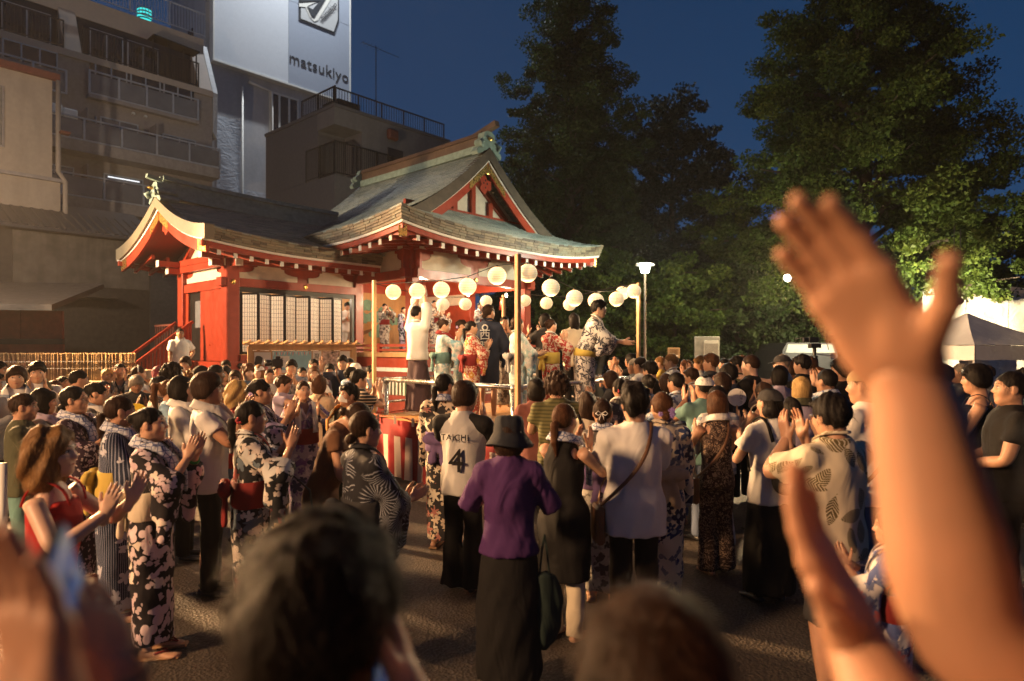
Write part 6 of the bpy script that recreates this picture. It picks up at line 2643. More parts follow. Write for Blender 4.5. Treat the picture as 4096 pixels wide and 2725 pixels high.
def person(px, ytop, d, rot, label, sex='f', hair='bob', hc='hair_black', wear='tee', top='white_cotton', low='black_cotton',
           lowkind='pants', pose='clap', pose2=None, head=(0, 0), skin_m='skin_b', acc=(), lean=0.0, floor=0.0, hgt=None, group=None,
           hem=None, sash='red_sash', obow=True, build=1.0, res=None, px_is_world=None, sleeve=.55, gap=0.0, towel=None, dz=0.0, arms=None):
    """one standing person: root Empty with body, clothing and hair as parts"""
    PCOUNT[0] += 1
    rd = random.Random(PCOUNT[0] * 31 + 5)
    if hgt is None:
        hgt = CH - (ytop - HY) * d / F - floor
        hgt = min(max(hgt, .9), 1.9)
    s = hgt / 1.725
    near = d < 7.2 if res is None else res
    hH = .0082 if (d < 5.6 and near) else (.0122 if near else .019)
    hC = .0175 if d < 5.6 and near else (.022 if near else .03)
    hL = .021 if d < 5.6 and near else .037
    hHand = .0036 if d < 1.5 else .0068 if d < 6 and near else (.0095 if near else .0125)
    root = empty('person', (gx(px, d), d, floor), -R(rot), label, 'person', group)
    root.scale = (s, s, s)
    fem = sex == 'f'
    if not arms:
        head = (head[0] + rd.uniform(-9, 9), head[1] + rd.uniform(-5, 6))
        lean = lean + rd.uniform(-.03, .05)
        dz = dz + rd.uniform(-.04, .05)
        gap = gap + rd.uniform(0, .03)
    shx = (.158 if fem else .188) * build
    al, fl = .285, .25
    # --- arms
    joints = {}
    for side in (1, -1):
        ps = (pose2 if side < 0 and pose2 else pose)
        Wt, fd, pn = POSES[ps] if isinstance(ps, str) else ps
        Wt = np.array(Wt, float) + np.array([gap, 0, dz])
        Wt = Wt * np.array([side, 1, 1])
        fd = np.array(fd, float) * np.array([side, 1, 1])
        pn = np.array(pn, float) * np.array([side, 1, 1])
        S = np.array([side * shx, -.018, 1.37])
        pole = np.array([side * .75, -.35, -.8]) if (not isinstance(ps, str) or ps not in ('up',)) else np.array([side * 1.0, .5, -.2])
        if ps == 'down':
            pole = np.array([side * .4, -1, 0])
        if ps == 'hips':
            pole = np.array([side * 1, -.6, 0])
        E, Wt = ik(S, Wt, al, fl, pole)
        if arms and side in arms:
            iw = (Matrix.Rotation(R(rot), 3, 'Z'))
            loc_ = lambda p_: np.array(iw @ (Vector(p_) - Vector((gx(px, d), d, floor)))) / s
            E, Wt = loc_(arms[side][0]), loc_(arms[side][1])
            fd = loc_(arms[side][2]) - Wt
            pn = np.array(iw @ Vector(arms[side][3]))
        joints[side] = (S, E, Wt, fd / np.linalg.norm(fd), pn / np.linalg.norm(pn))
    if lean:
        piv = np.array([0, 0, .93])
    def bend(v, full=False):
        if not lean:
            return v
        w = np.ones(len(v)) if full else np.clip((v[:, 2] - .78) / .34, 0, 1)
        w = w * w * (3 - 2 * w)
        a = -lean * w
        y, z = v[:, 1], v[:, 2] - .93
        out = v.copy()
        out[:, 1] = y * np.cos(a) - z * np.sin(a)
        out[:, 2] = y * np.sin(a) + z * np.cos(a) + .93
        return out
    V_, Q_, FM, base = [], [], [], 0
    def addp(v, q, mi, full=False):
        nonlocal base
        v = bend(np.asarray(v, f32), full)
        V_.append(v)
        Q_.append(np.asarray(q) + base)
        FM.append(np.full(len(q), mi))
        base += len(v)
    hm = rot_m('Z', -R(head[0])) @ rot_m('X', R(head[1]))
    pivot = np.array([0, -.03, 1.475])
    def headx(v):
        v = np.asarray(v, float) * (1.0 if fem else 1.03)
        return (v + np.array([0, .028, .112])) @ hm.T + pivot
    for v, q, mi in get_head(fem, hH):
        addp(headx(v), q, mi, True)
    # chest under the clothes
    cz_ = [.82, .92, 1.0, 1.15, 1.28, 1.37, 1.42, 1.455, 1.48]
    cv, cq = [], []
    for z in cz_:
        a_ = np.interp(z, TORSO_Z, T_RX[sex]) - .022
        b_ = np.interp(z, TORSO_Z, T_RY[sex]) - .02
        c_ = np.interp(z, TORSO_Z, T_CY)
        for k_ in range(16):
            th = 2 * PI * k_ / 16
            cv.append((a_ * math.cos(th), c_ + b_ * math.sin(th), z))
    for i in range(len(cz_) - 1):
        for k_ in range(16):
            cq.append((i * 16 + k_, i * 16 + (k_ + 1) % 16, (i + 1) * 16 + (k_ + 1) % 16, (i + 1) * 16 + k_))
    addp(np.array(cv), cq, 0)
    ar = .9 if fem else 1.06
    for side in (1, -1):
        S, E, Wt, fd, pn = joints[side]
        pts = smooth_path([S, S + (E - S) * .5, S + (E - S) * .9, E + (Wt - E) * .12, E + (Wt - E) * .5, Wt + (E - Wt) * .1, Wt + fd * .015], 3)
        rr_ = np.interp(np.linspace(0, 1, len(pts)), [0, .18, .36, .45, .58, .76, .86, 1], [.05, .047, .041, .038, .041, .032, .0265, .021]) * ar
        addp(*tube_np(pts, list(rr_), 10 if d > 1.5 else 20), 0, True)
        hv, hq = get_hand(hHand, .6 if rd.random() < .5 else .2, rd.choice([.8, 1.3]))
        if arms:
            hv, hq = get_hand(hHand, .6, .8, .02)
        hv = hv * (.95 if fem or arms else 1.06)
        if side < 0:
            hv = hv * np.array([-1, 1, 1])
            hq = hq[:, ::-1]
        Y = fd
        Zh = -pn
        Zh = Zh - Y * (Zh @ Y)
        Zh /= np.linalg.norm(Zh)
        X = np.cross(Y, Zh)
        addp(hv @ np.stack([X, Y, Zh]) + Wt, hq, 0, True)
    # legs
    bare = wear == 'yukata' or lowkind in ('shorts', 'skirt', 'dress')
    feet_mat = None
    for side in (1, -1):
        fx, fy = side * .09, rd.uniform(-.03, .05) * side
        if bare or d < 8:
            pts = [(side * .08, 0, .88), (side * .085, 0, .68), (side * .09, .012, .48), (side * .092, -.012, .34), (fx, fy - .01, .12), (fx, fy - .012, .06)]
            pts = smooth_path(pts, 3)
            rr_ = np.interp(np.linspace(0, 1, len(pts)), [0, .25, .45, .62, .86, 1], [.062, .058, .05, .053, .034, .036]) * ar * (1 if bare else .85)
            addp(*tube_np(pts, list(rr_), 10), 0)
        if d < 8:
            fo_ = union([cap((fx, fy - .035, .04), (fx + side * .008, fy + .1, .025), .034, .028, flat=(1, 1, .85)), ell((fx + side * .012, fy + .15, .02), (.042, .05, .018))], .03)
            fv, fq = snets(lambda x, y, z: np.maximum(fo_(x, y, z), .004 - z), (fx - .06, fy - .08, 0), (fx + .06, fy + .21, .09), .012)
            addp(fv, fq, 4)
    mats = [skin_m, 'eye_white', 'eye_dark' if hc not in ('hair_blond', 'hair_grey') else 'hair_brown', 'lip', skin_m if wear == 'yukata' or 'sandal' in acc else ('shoe_light' if 'lightshoe' in acc else 'shoe_dark')]
    link('body', mesh_np('body', np.concatenate(V_), np.concatenate(Q_), True, mats, np.concatenate(FM)), root)
    def part(name, vq, mat, full=False, smooth=True):
        v = bend(np.asarray(vq[0], f32), full)
        return link(name, mesh_np(name, v, vq[1], smooth, [mat]), root)
    fold = wob(PCOUNT[0], .0045, 34)
    fold2 = wob(PCOUNT[0] + 50, .003, 80)
    prx, pry = np.array(T_RX[sex]) * build, np.array(T_RY[sex]) * (build * .5 + .5)
    # --- clothing
    if wear in ('tee', 'tank', 'shirt', 'dress', 'long'):
        ease = {'tee': .022, 'shirt': .032, 'tank': .006, 'dress': .012, 'long': .02}[wear]
        hemz = hem if hem is not None else (.80 if wear in ('tee', 'shirt', 'long') else .92)
        zs, rx, ry, cy = list(TORSO_Z), list(prx + ease), list(pry + ease), list(T_CY)
        rx[-1] -= ease * .6
        ry[-1] -= ease * .6
        rx[-2] -= ease * .3
        if hemz < .78:
            zs = [hemz] + zs
            rx = [rx[0] + .03] + rx
            ry = [ry[0] + .03] + ry
            cy = [-.01] + cy
            rx[1:4] = [q + .026 for q in rx[1:4]]
            ry[1:4] = [q + .026 for q in ry[1:4]]
        neck = 1.478 if wear != 'tank' else 1.345
        fs = [profile(zs, rx, ry, cy, hemz, neck)]
        if wear in ('tee', 'shirt', 'long'):
            for side in (1, -1):
                S, E, Wt, fd, pn = joints[side]
                fs.append(cap((side * shx * .4, -.02, 1.392), S, .058 + ease * .3, .048 + ease * .5))
                if wear == 'long':
                    fs.append(cap(S, E, .05 + ease * .6, .044 + ease * .5))
                    fs.append(cap(E, E + (Wt - E) * .82, .05 + ease * .5, .042 + ease * .3, cut=True))
                else:
                    ln_ = sleeve + (.15 if wear == 'shirt' else 0)
                    fs.append(cap(S, S + (E - S) * ln_, .047 + ease * .5, .054 + ease * (1.2 if wear == 'shirt' else .85), cut=True))
        elif wear == 'dress':
            pass
        fu = union(fs, .035)
        if wear == 'tank' or wear == 'dress':
            def fn(x, y, z):
                d0 = profile(zs, rx, ry, cy, hemz, 1.47 if wear == 'dress' else 1.36)(x, y, z)
                # arm holes and scooped neck
                d0 = np.maximum(d0, -(np.sqrt((np.abs(x) - shx * 1.12) ** 2 + (z - 1.37) ** 2 + 0 * y) - .085))
                return d0 + fold(x, y, z)
        else:
            def fn(x, y, z):
                return fu(x, y, z) + fold(x, y, z) * (1.2 if wear == 'shirt' else 1) + fold2(x, y, z) * .6
        xs_ = .45 if wear != 'long' else .5
        ylo, yhi = (-.2, .24) if wear != 'long' else (-.22, .5)
        zhi = 1.5 if pose not in ('up', 'wave') else 1.72
        gv, gq = snets(fn, (-xs_, ylo, hemz - .01), (xs_, yhi, zhi), hC)
        part('dress' if hemz < .7 else 'shirt', (gv, gq), top)
        if wear == 'tank' or wear == 'dress' and False:
            for side in (1, -1):
                pth = smooth_path([(side * .075, .105, 1.34), (side * .085, .07, 1.42), (side * .085, -.02, 1.455), (side * .08, -.09, 1.40), (side * .075, -.115, 1.33)], 3)
                part('strap', ribbon(pth, [(p[0] * .2, p[1], .06 if abs(p[1]) > .06 else .5) for p in pth], .02), top)
        if wear == 'shirt':
            pth = smooth_path([(.02, .085, 1.41), (.065, .045, 1.46), (.07, -.03, 1.5), (0, -.09, 1.505), (-.07, -.03, 1.5), (-.065, .045, 1.46), (-.02, .085, 1.41)], 3)
            part('collar', ribbon(pth, [(p[0], p[1] + .03, .3) for p in pth], .045, .01), top)
    if wear == 'yukata':
        zs = [.09, .35, .6, .8, .92, 1.02, 1.15, 1.28, 1.37, 1.42, 1.462]
        k_ = 1.0 if fem else 1.1
        rx = np.array([.165, .168, .176, .184, .178, .166, .17, .178, .166, .118, .07]) * k_ * build
        ry = np.array([.125, .126, .132, .136, .13, .124, .128, .13, .11, .086, .062]) * k_
        cy = [0, 0, -.005, -.01, -.008, -.004, 0, 0, -.012, -.02, -.028]
        hemz = .1 if hem is None else hem
        fs = [profile(zs, rx, ry, cy, hemz, 1.475)]
        wide = .3 if fem else .24
        for side in (1, -1):
            S, E, Wt, fd, pn = joints[side]
            fs.append(cap((side * shx * .4, -.02, 1.385), S, .062, .058))
            fs.append(cap(S, E, .066, .08))
            M1 = E + (Wt - E) * .42
            up = np.array([0, 0, -1.0])
            fs.append(cap(E, M1, .078, .074, cut=True))
            hang = wide * (1 if E[2] < 1.25 else .85)
            A_, B_ = E + up * .02, M1 + up * .02
            out_ = np.array([side * .015, -.02, 0])
            fs.append(cap(S + (E - S) * .75, S + (E - S) * .75 + up * hang * .75 + out_, .05, .04))
            fs.append(cap(A_, A_ + up * hang + out_, .052, .045))
            fs.append(cap(B_, B_ + up * hang * .85 + out_, .05, .04))
        fu = union(fs, .04)
        def fn(x, y, z):
            d0 = fu(x, y, z) + fold(x, y, z) + fold2(x, y, z) * .5
            wedge = np.maximum(np.abs(x) - np.clip((z - 1.27) * .42, 0, .09), .0 - y)
            wedge = np.maximum(wedge, 1.27 - z)
            return np.maximum(d0, -wedge)
        zh = 1.52 if pose not in ('up', 'claphigh', 'wave', 'face') else 1.75
        gv, gq = snets(fn, (-.55, -.3, hemz - .02), (.55, .62, zh), hC)
        part('yukata', (gv, gq), top)
        for side in (1, -1):
            pth = smooth_path([(-side * .05, .142 * k_, 1.17), (side * .01, .138 * k_, 1.28), (side * .062, .1, 1.39), (side * .083, .03, 1.455), (side * .074, -.05, 1.487), (0, -.098, 1.482)], 3)
            part('collar', ribbon(pth, [(p[0] * .8, p[1] + .03 if p[1] > -.02 else p[1] - .05, .15) for p in pth], .042, .009), 'white_cotton' if rd.random() < .25 else top)
        if sash:
            ov = []
            zo = [.955, .965, 1.05, 1.135, 1.145] if fem else [.9, .905, .94, .985, .99]
            for i, z in enumerate(zo):
                a_, b_, c_ = np.interp(z, zs, rx) + (.004 if i in (0, 4) else .014), np.interp(z, zs, ry) + (.004 if i in (0, 4) else .014), np.interp(z, zs, cy)
                for q in range(24):
                    th = 2 * PI * q / 24
                    ov.append((a_ * math.cos(th), c_ + b_ * math.sin(th), z + .004 * math.sin(3 * th)))
            oq = [(i * 24 + q, i * 24 + (q + 1) % 24, (i + 1) * 24 + (q + 1) % 24, (i + 1) * 24 + q) for i in range(4) for q in range(24)]
            part('sash', (np.array(ov), oq), sash)
            if fem and obow:
                bf = union([ell((.075, -.185, 1.09), (.085, .04, .055)), ell((-.075, -.185, 1.09), (.085, .04, .055)), ell((0, -.18, 1.07), (.04, .05, .05)),
                            cap((.03, -.18, 1.05), (.06, -.185, .86), .035, .045, flat=(1, .5, 1)), cap((-.03, -.18, 1.05), (-.06, -.185, .88), .035, .045, flat=(1, .5, 1))], .02)
                bw = wob(PCOUNT[0] + 9, .006, 60)
                part('sash_bow', snets(lambda x, y, z: bf(x, y, z) + bw(x, y, z), (-.18, -.25, .8), (.18, -.11, 1.17), .016 if near else .026), sash)
        for side in (1, -1):
            if d < 8:
                fx = side * .09
                m_ = MB()
                m_.bev(fx - .042, fx + .042, -.08, .2, .0, .022, .008)
                m_.build('sandal', 'sandal_sole', root)
                for q in (-1, 1):
                    m_ = MB()
                    m_.tube([(fx, .135, .035), (fx + q * .02, .1, .058), (fx + q * .035, .04, .05)], [.006, .007, .006], 6)
                    m_.build('sandal_strap', 'red_sash', root, True)
    if lowkind:
        if lowkind in ('pants', 'wide', 'shorts', 'hakama'):
            hr = {'pants': .062, 'wide': .1, 'shorts': .088, 'hakama': .15}[lowkind]
            zb_ = {'pants': .05, 'wide': .045, 'shorts': .44, 'hakama': .06}[lowkind]
            fs = [ell((0, -.008, .91), (.165 * build, .122, .14))]
            for side in (1, -1):
                K = (side * .09, .012, .48)
                A_ = (side * .092, -.005, .0)
                fs.append(cap((side * .08, -.004, .86), K, .092, .07 if lowkind != 'hakama' else .13))
                fs.append(cap(K, A_, .07 if lowkind != 'hakama' else .13, hr))
            fu = union(fs, .03)
            fn = lambda x, y, z: np.maximum(np.maximum(fu(x, y, z), zb_ - z), z - (1.0 if lowkind != 'hakama' else 1.14)) + fold(x, y, z) * 1.2
            part('trousers' if lowkind != 'shorts' else 'shorts', snets(fn, (-.27, -.24, zb_ - .02), (.27, .24, 1.05 if lowkind != 'hakama' else 1.18), hL), low)
        elif lowkind in ('skirt', 'longskirt'):
            zb_ = .42 if lowkind == 'skirt' else .1
            pr = profile([zb_, .6, .85, 1.0], [.21, .2, .172, .14], [.17, .16, .125, .105], [-.005] * 4, zb_, 1.01)
            part('skirt', snets(lambda x, y, z: pr(x, y, z) + fold(x, y, z) * 1.6 * np.clip((1.0 - z) * 2, 0, 1), (-.25, -.22, zb_ - .02), (.25, .22, 1.02), hL), low)
    # --- hair and headwear
    if hair:
        me = get_hair(hair, .0072 if near else .0125, d < 1.2)
        ho_ = link('hair', me, root)
        ho_.material_slots[0].link = 'OBJECT'
        ho_.material_slots[0].material = M(hc)
        fm = Matrix.Translation(Vector(bend(np.array([pivot]), True)[0])) @ Matrix.Rotation(-lean, 4, 'X') @ Matrix(hm.tolist()).to_4x4() @ Matrix.Translation((0, .028 * (1 if fem else 1.03), .112 * (1 if fem else 1.03))) @ Matrix.Scale(1.0 if fem else 1.03, 4)
        ho_.matrix_basis = fm
        hx = fm
    else:
        hx = Matrix.Translation(Vector(bend(np.array([pivot]), True)[0])) @ Matrix.Rotation(-lean, 4, 'X') @ Matrix(hm.tolist()).to_4x4() @ Matrix.Translation((0, .028, .112))
    def hat(name, m_, mat):
        o_ = m_.build(name, mat, root, True)
        o_.matrix_basis = hx
    for a in acc:
        if a == 'glasses':
            m_ = MB()
            for q in (-1, 1):
                m_.tube([(q * .031 + .021 * math.cos(t), .1 - .004 * abs(math.cos(t)), .002 + .017 * math.sin(t)) for t in [i * PI / 6 for i in range(13)]], .0016, 5)
                m_.tube([(q * .052, .096, .006), (q * .075, .03, .008), (q * .08, -.01, .004)], .0016, 5)
            m_.tube([(-.01, .1, .005), (0, .102, .007), (.01, .1, .005)], .0016, 5)
            hat('glasses', m_, 'glasses_metal')
        elif a.startswith('cap:') or a.startswith('backcap:'):
            m_ = MB()
            prof_ = [(.101 * math.cos(i * PI / 14), .028 + .09 * math.sin(i * PI / 14)) for i in range(8)]
            vs, fs = [], []
            for r_, z in prof_:
                for q in range(20):
                    th = 2 * PI * q / 20
                    vs.append((r_ * .9 * math.cos(th), -.014 + r_ * 1.1 * math.sin(th), z))
            fs = [(i * 20 + q, i * 20 + (q + 1) % 20, (i + 1) * 20 + (q + 1) % 20, (i + 1) * 20 + q) for i in range(7) for q in range(20)]
            m_.add(vs, fs)
            sg_ = -1 if a.startswith('back') else 1
            bv = []
            for i in range(9):
                th = PI * (i + .0) / 8
                for r0 in (0, 1):
                    bv.append((.082 * math.cos(th) * (1 - .12 * r0), -.014 + sg_ * (.1 * math.sin(th) ** .6 + .075 * r0 * math.sin(th)), .03 - .02 * r0 * math.sin(th)))
            m_.add(bv, [(2 * i, 2 * i + 1, 2 * i + 3, 2 * i + 2) for i in range(8)])
            m_.lathe([(.0, .121), (.008, .12), (.01, .115)], 8, (0, -.014, 0))
            hat('cap', m_, a.split(':')[1])
        elif a.startswith('bucket:'):
            m_ = MB()
            vs, fs = [], []
            for r_, z in ((.0, .135), (.05, .134), (.085, .126), (.097, .1), (.102, .05), (.104, .03), (.135, -.02), (.16, -.05), (.158, -.056), (.13, -.026)):
                for q in range(28):
                    th = 2 * PI * q / 28
                    wv_ = 1 + (.04 * math.sin(3 * th + 1) if r_ > .11 else .01 * math.sin(5 * th))
                    vs.append((r_ * wv_ * .95 * math.cos(th), -.012 + r_ * wv_ * 1.08 * math.sin(th), z + (.012 * math.sin(2 * th) if r_ > .11 else 0)))
            fs = [(i * 28 + q, i * 28 + (q + 1) % 28, (i + 1) * 28 + (q + 1) % 28, (i + 1) * 28 + q) for i in range(9) for q in range(28)]
            m_.add(vs, fs)
            hat('bucket_hat', m_, a.split(':')[1])
        elif a.startswith('flower:'):
            m_ = MB()
            for i in range(16):
                c_ = (rd.uniform(-.06, .06), -.1 + rd.uniform(-.03, .01), -.035 + rd.uniform(-.03, .03))
                for q in range(5):
                    th = q * 1.257 + i
                    sphere(m_, (c_[0] + .011 * math.cos(th), c_[1] - .008, c_[2] + .011 * math.sin(th)), (.009, .005, .009), 3)
            hat('hair_flower', m_, a.split(':')[1])
        elif a.startswith('clip:'):
            m_ = MB()
            for q in range(6):
                th = q * 1.047
                sphere(m_, (.045 + .0 * q, -.085 + .016 * math.cos(th), -.02 + .016 * math.sin(th)), (.008, .012, .012), 4)
                sphere(m_, (-.045 + .0 * q, -.085 + .016 * math.cos(th), -.02 + .016 * math.sin(th)), (.008, .012, .012), 4)
            hat('hair_flower', m_, a.split(':')[1])
        elif a.startswith('ribbon:'):
            m_ = MB()
            for q in (-1, 1):
                m_.tube([(0, -.115, .0), (q * .03, -.125, .02), (q * .05, -.12, .0), (q * .03, -.125, -.015), (0, -.118, 0)], .004, 6)
                m_.tube([(0, -.118, 0), (q * .015, -.13, -.03), (q * .02, -.128, -.06)], .004, 6)
            hat('hair_ribbon', m_, a.split(':')[1])
        elif a.startswith('band:'):
            m_ = MB()
            m_.tube([(.088 * math.cos(t), -.01, .03 + .1 * math.sin(t)) for t in [PI * i / 12 for i in range(13)]], .01, 6, flat=.5)
            hat('hair_band', m_, a.split(':')[1])
        elif a == 'mask':
            m_ = MB()
            m_.grid(lambda u_, v_: ((2 * u_ - 1) * .062, .1 - .06 * (2 * u_ - 1) ** 2 + .012 * math.sin(PI * v_), -.085 + .07 * v_), 8, 5)
            for q in (-1, 1):
                m_.tube([(q * .06, .045, -.03), (q * .078, -.005, -.01), (q * .06, .04, -.07)], .0015, 5)
            hat('face_mask', m_, 'white_cotton')
        elif a.startswith('scarf:') or a.startswith('towel:'):
            w_ = .075 if a.startswith('towel') else .11
            zf = 1.1 if a.startswith('towel') else 1.22
            pth = smooth_path([(.1, .152, zf), (.1, .15, zf + .12), (.095, .12, 1.36), (.1, .02, 1.47), (.07, -.07, 1.505), (0, -.098, 1.51), (-.07, -.07, 1.505), (-.1, .02, 1.47), (-.095, .12, 1.36), (-.1, .15, zf + .12), (-.1, .152, zf)], 3)
            k_ = 1.0 if fem else 1.1
            pth = [(p[0] * k_, (p[1] - (.012 if p[1] < 0 else 0)) * (1.06 if wear == 'yukata' or not fem else 1.0) + (.012 if p[1] > .1 else 0), p[2] - (.03 if p[2] > 1.46 else 0)) for p in pth]
            part('towel', ribbon(pth, [(p[0] * 1.1, p[1] + .02 if p[1] > -.02 else p[1] * 1.5, .05 + (.05 if p[2] > 1.44 else 0)) for p in pth], w_, .016), a.split(':')[1])
        elif a.startswith('sling:'):
            mat_ = a.split(':')[1]
            sg_ = -1 if a.endswith('L') else 1
            k_ = (1.0 if fem else 1.12) * build
            loop = [(sg_ * .09, .03, 1.475), (sg_ * .085, -.06, 1.455), (sg_ * .03, -.148, 1.3), (-sg_ * .06, -.158, 1.15), (-sg_ * .185, -.09, .98), (-sg_ * .21, .0, .93), (-sg_ * .15, .13, 1.05), (sg_ * .0, .158, 1.22), (sg_ * .07, .12, 1.38), (sg_ * .09, .03, 1.475)]
            pth = smooth_path([(p[0] * k_, p[1] * k_, p[2]) for p in loop], 4)
            part('strap', ribbon(pth, [(p[0], p[1], .12 if p[2] < 1.44 else 2) for p in pth], .026, .006), mat_)
            m_ = MB()
            m_.bev(-sg_ * .245 - .03, -sg_ * .245 + .03, -.1, .09, .68, .93, .018)
            m_.build('bag', mat_, root)
        elif a.startswith('pack:'):
            mat_ = a.split(':')[1]
            bp_ = union([ell((0, -.2, 1.12), (.135, .075, .2)), ell((0, -.22, 1.0), (.12, .07, .1))], .05)
            bw = wob(PCOUNT[0] + 3, .006, 30)
            part('backpack', snets(lambda x, y, z: bp_(x, y, z) + bw(x, y, z), (-.17, -.32, .86), (.17, -.1, 1.35), .016), mat_)
            for q in (-1, 1):
                pth = smooth_path([(q * .08, -.15, 1.3), (q * .095, -.1, 1.44), (q * .105, -.01, 1.475), (q * .11, .1, 1.38), (q * .12, .13, 1.2), (q * .16, .02, 1.05)], 3)
                part('strap', ribbon(pth, [(p[0] * .3, p[1], .1 if p[2] < 1.43 else 1) for p in pth], .03, .008), mat_)
        elif a.startswith('band2:'):
            pass
        elif a == 'wristband':
            S, E, Wt, fd, pn = joints[-1]
            c0_, c1_ = E + (Wt - E) * .62, E + (Wt - E) * .72
            part('wristband', tube_np([c0_, c1_], [.039, .037], 12), 'green_band', True)
        elif a == 'watch':
            S, E, Wt, fd, pn = joints[-1]
            c0_, c1_ = E + (Wt - E) * .88, E + (Wt - E) * .95
            part('watch', tube_np([c0_, c1_], [.032, .031], 12), 'black_plastic', True)
        elif a == 'necklace':
            part('necklace', tube_np([(.07 * math.cos(t), -.03 + .062 * math.sin(t), 1.475 - .012 * math.sin(t)) for t in [i * PI / 12 for i in range(25)]], .004, 5), 'gold')
    return root, joints, s


simple('green_band', (.03, .25, .06), .5)
simple('flower_purple', (.3, .2, .5), .6, var=.5, scale=60)
simple('flower_red', (.45, .04, .05), .6, var=.4, scale=60)
simple('flower_lilac', (.5, .35, .6), .6, var=.3)
simple('flower_white', (.65, .62, .55), .6)
# ================================================================== THE CROWD
TH = ['towel:hex_towel']
YK = dict(wear='yukata', lowkind=None)
# ---- near left, turned toward the platform
person(205, 1703, 3.05, 82, 'woman with wavy golden-brown hair, red strap top and grey shorts, clapping', 'f', 'wavy', 'hair_gold', 'tank', 'red_cotton', 'grey_cotton', 'shorts',
       ((.12, .3, 1.28), (.15, .35, .9), (-1, 0, 0)), head=(8, 0), skin_m='skin_pale', acc=['sandal'])
person(470, 1573, 4.75, 72, 'woman in navy striped yukata with pale flowers and a patterned neck towel', 'f', 'pony', 'hair_brown', top='yk_stripe', pose='clap', acc=TH, sash='yellow_sash', head=(-8, 0), **YK)
person(612, 1618, 4.2, 78, 'smiling woman with hair bun in black yukata with big white blossoms and red-strapped sandals', 'f', 'bun', 'hair_black', top='yk_black_white',
       pose='claphigh', gap=.05, acc=TH + ['wristband'], sash='cream_cotton', head=(5, 0), skin_m='skin_a', **YK)
person(308, 1537, 5.4, 78, 'woman with glasses and low bun in dark plum yukata with neck towel', 'f', 'lowbun', 'hair_black', top='yk_plum', pose='clap', acc=TH + ['glasses'], sash='charcoal_cotton', build=1.12, **YK)
person(180, 1549, 5.8, 66, 'woman with black chin-length fringe haircut in grey kimono and white towel', 'f', 'bobfringe', 'hair_black', top='grey_cotton', pose='clap', acc=['towel:lilac_cotton'], sash='charcoal_cotton', **YK)
person(88, 1569, 5.5, 62, 'boy with short hair in dark green top and turquoise trousers', 'm', 'crop', 'hair_brown', 'long', 'olive_cotton', 'teal_cotton', 'pants', 'clap')
person(66, 1461, 7.6, 140, 'young man with brown fringe in white festival coat and striped scarf', 'm', 'bowl', 'hair_brown', 'long', 'white_cotton', 'white_cotton', 'pants', 'clap', acc=['scarf:plaid_towel'], skin_m='skin_a')
person(150, 1444, 8.1, 145, 'young man with short black hair in white coat with green collar, laughing', 'm', 'short', 'hair_black', 'long', 'white_cotton', 'white_cotton', 'pants', 'claphigh', acc=['scarf:olive_cotton'], skin_m='skin_a')
person(2, 1440, 8.7, 100, 'dark-haired man in pale coat by the reed screen', 'm', 'crop', 'hair_black', 'long', 'lightgrey_cotton', 'black_cotton', 'pants', 'clap')
person(-30, 1480, 6.8, 80, 'man with black cap-like hair in light robe at the end of the reed screen', 'm', 'short', 'hair_black', 'long', 'grey_cotton', 'black_cotton', 'pants', 'clap')
person(308, 1477, 8.0, 50, 'person with sleek black hair turned away, hands held up in front', 'm', 'crop', 'hair_black', 'tee', 'cream_cotton', 'black_cotton', 'pants', 'claphigh')
person(372, 1524, 6.6, 72, 'woman with pinned-up black hair in grey yukata behind the woman with glasses', 'f', 'updo', 'hair_black', top='yk_grey_print', pose='clap', acc=['towel:plaid_towel'], **YK)
person(426, 1470, 10.2, 120, 'elderly person with short fair hair in grey patterned robe', 'f', 'crop', 'hair_blond', top='yk_grey_print', pose='clap', skin_m='skin_c', **YK)
person(480, 1449, 10.4, 150, 'laughing woman with black hair tied back in navy robe, hands at her face', 'f', 'bun', 'hair_black', top='navy_cotton', pose='face', acc=['towel:plaid_towel'], skin_m='skin_a', **YK)
person(560, 1459, 10.0, 70, 'woman with pale hair band raising both palms', 'f', 'pony', 'hair_brown', 'tee', 'white_cotton', 'denim', 'pants', 'claphigh', gap=.06, acc=['band:white_cotton'])
person(544, 1496, 9.0, 135, 'grey-haired man in dark top looking down', 'm', 'bowl', 'hair_grey', 'tee', 'charcoal_cotton', 'black_cotton', 'pants', 'clap', head=(0, -22), skin_m='skin_c')
person(738, 1499, 6.1, 74, 'woman with black bowl-cut fringe in white hooded top and towel', 'f', 'bobfringe', 'hair_black', 'long', 'white_cotton', 'black_cotton', 'pants', 'clap', acc=['towel:white_cotton'], skin_m='skin_a')
person(842, 1487, 5.25, 74, 'young man with glasses and thick black hair in white T-shirt with towel over his shoulder', 'm', 'bowl', 'hair_brown', 'tee', 'white_cotton', 'black_cotton', 'pants', 'claphigh', gap=.0,
       acc=['glasses', 'towel:lightgrey_cotton'], skin_m='skin_c', sleeve=.5)
person(688, 1512, 6.9, 72, 'woman with long auburn ponytail and pale blue top', 'f', 'highpony', 'hair_auburn', 'tee', 'sky_cotton', 'denim', 'pants', 'clap')
person(636, 1505, 7.6, 66, 'man with slicked black hair and grey robe, third row from the reed screen', 'm', 'short', 'hair_black', top='yk_grey_print', pose='clap', **YK)
person(692, 1452, 8.6, 70, 'dark-skinned man with curly black hair in dark shirt', 'm', 'curly', 'hair_black', 'tee', 'charcoal_cotton', 'black_cotton', 'pants', 'clap', skin_m='skin_dark')
person(742, 1424, 12.6, 172, 'smiling youth with brown fringe facing away from the shrine wing', 'm', 'bowl', 'hair_brown', 'tee', 'sky_cotton', 'denim', 'pants', 'claphigh', skin_m='skin_a')
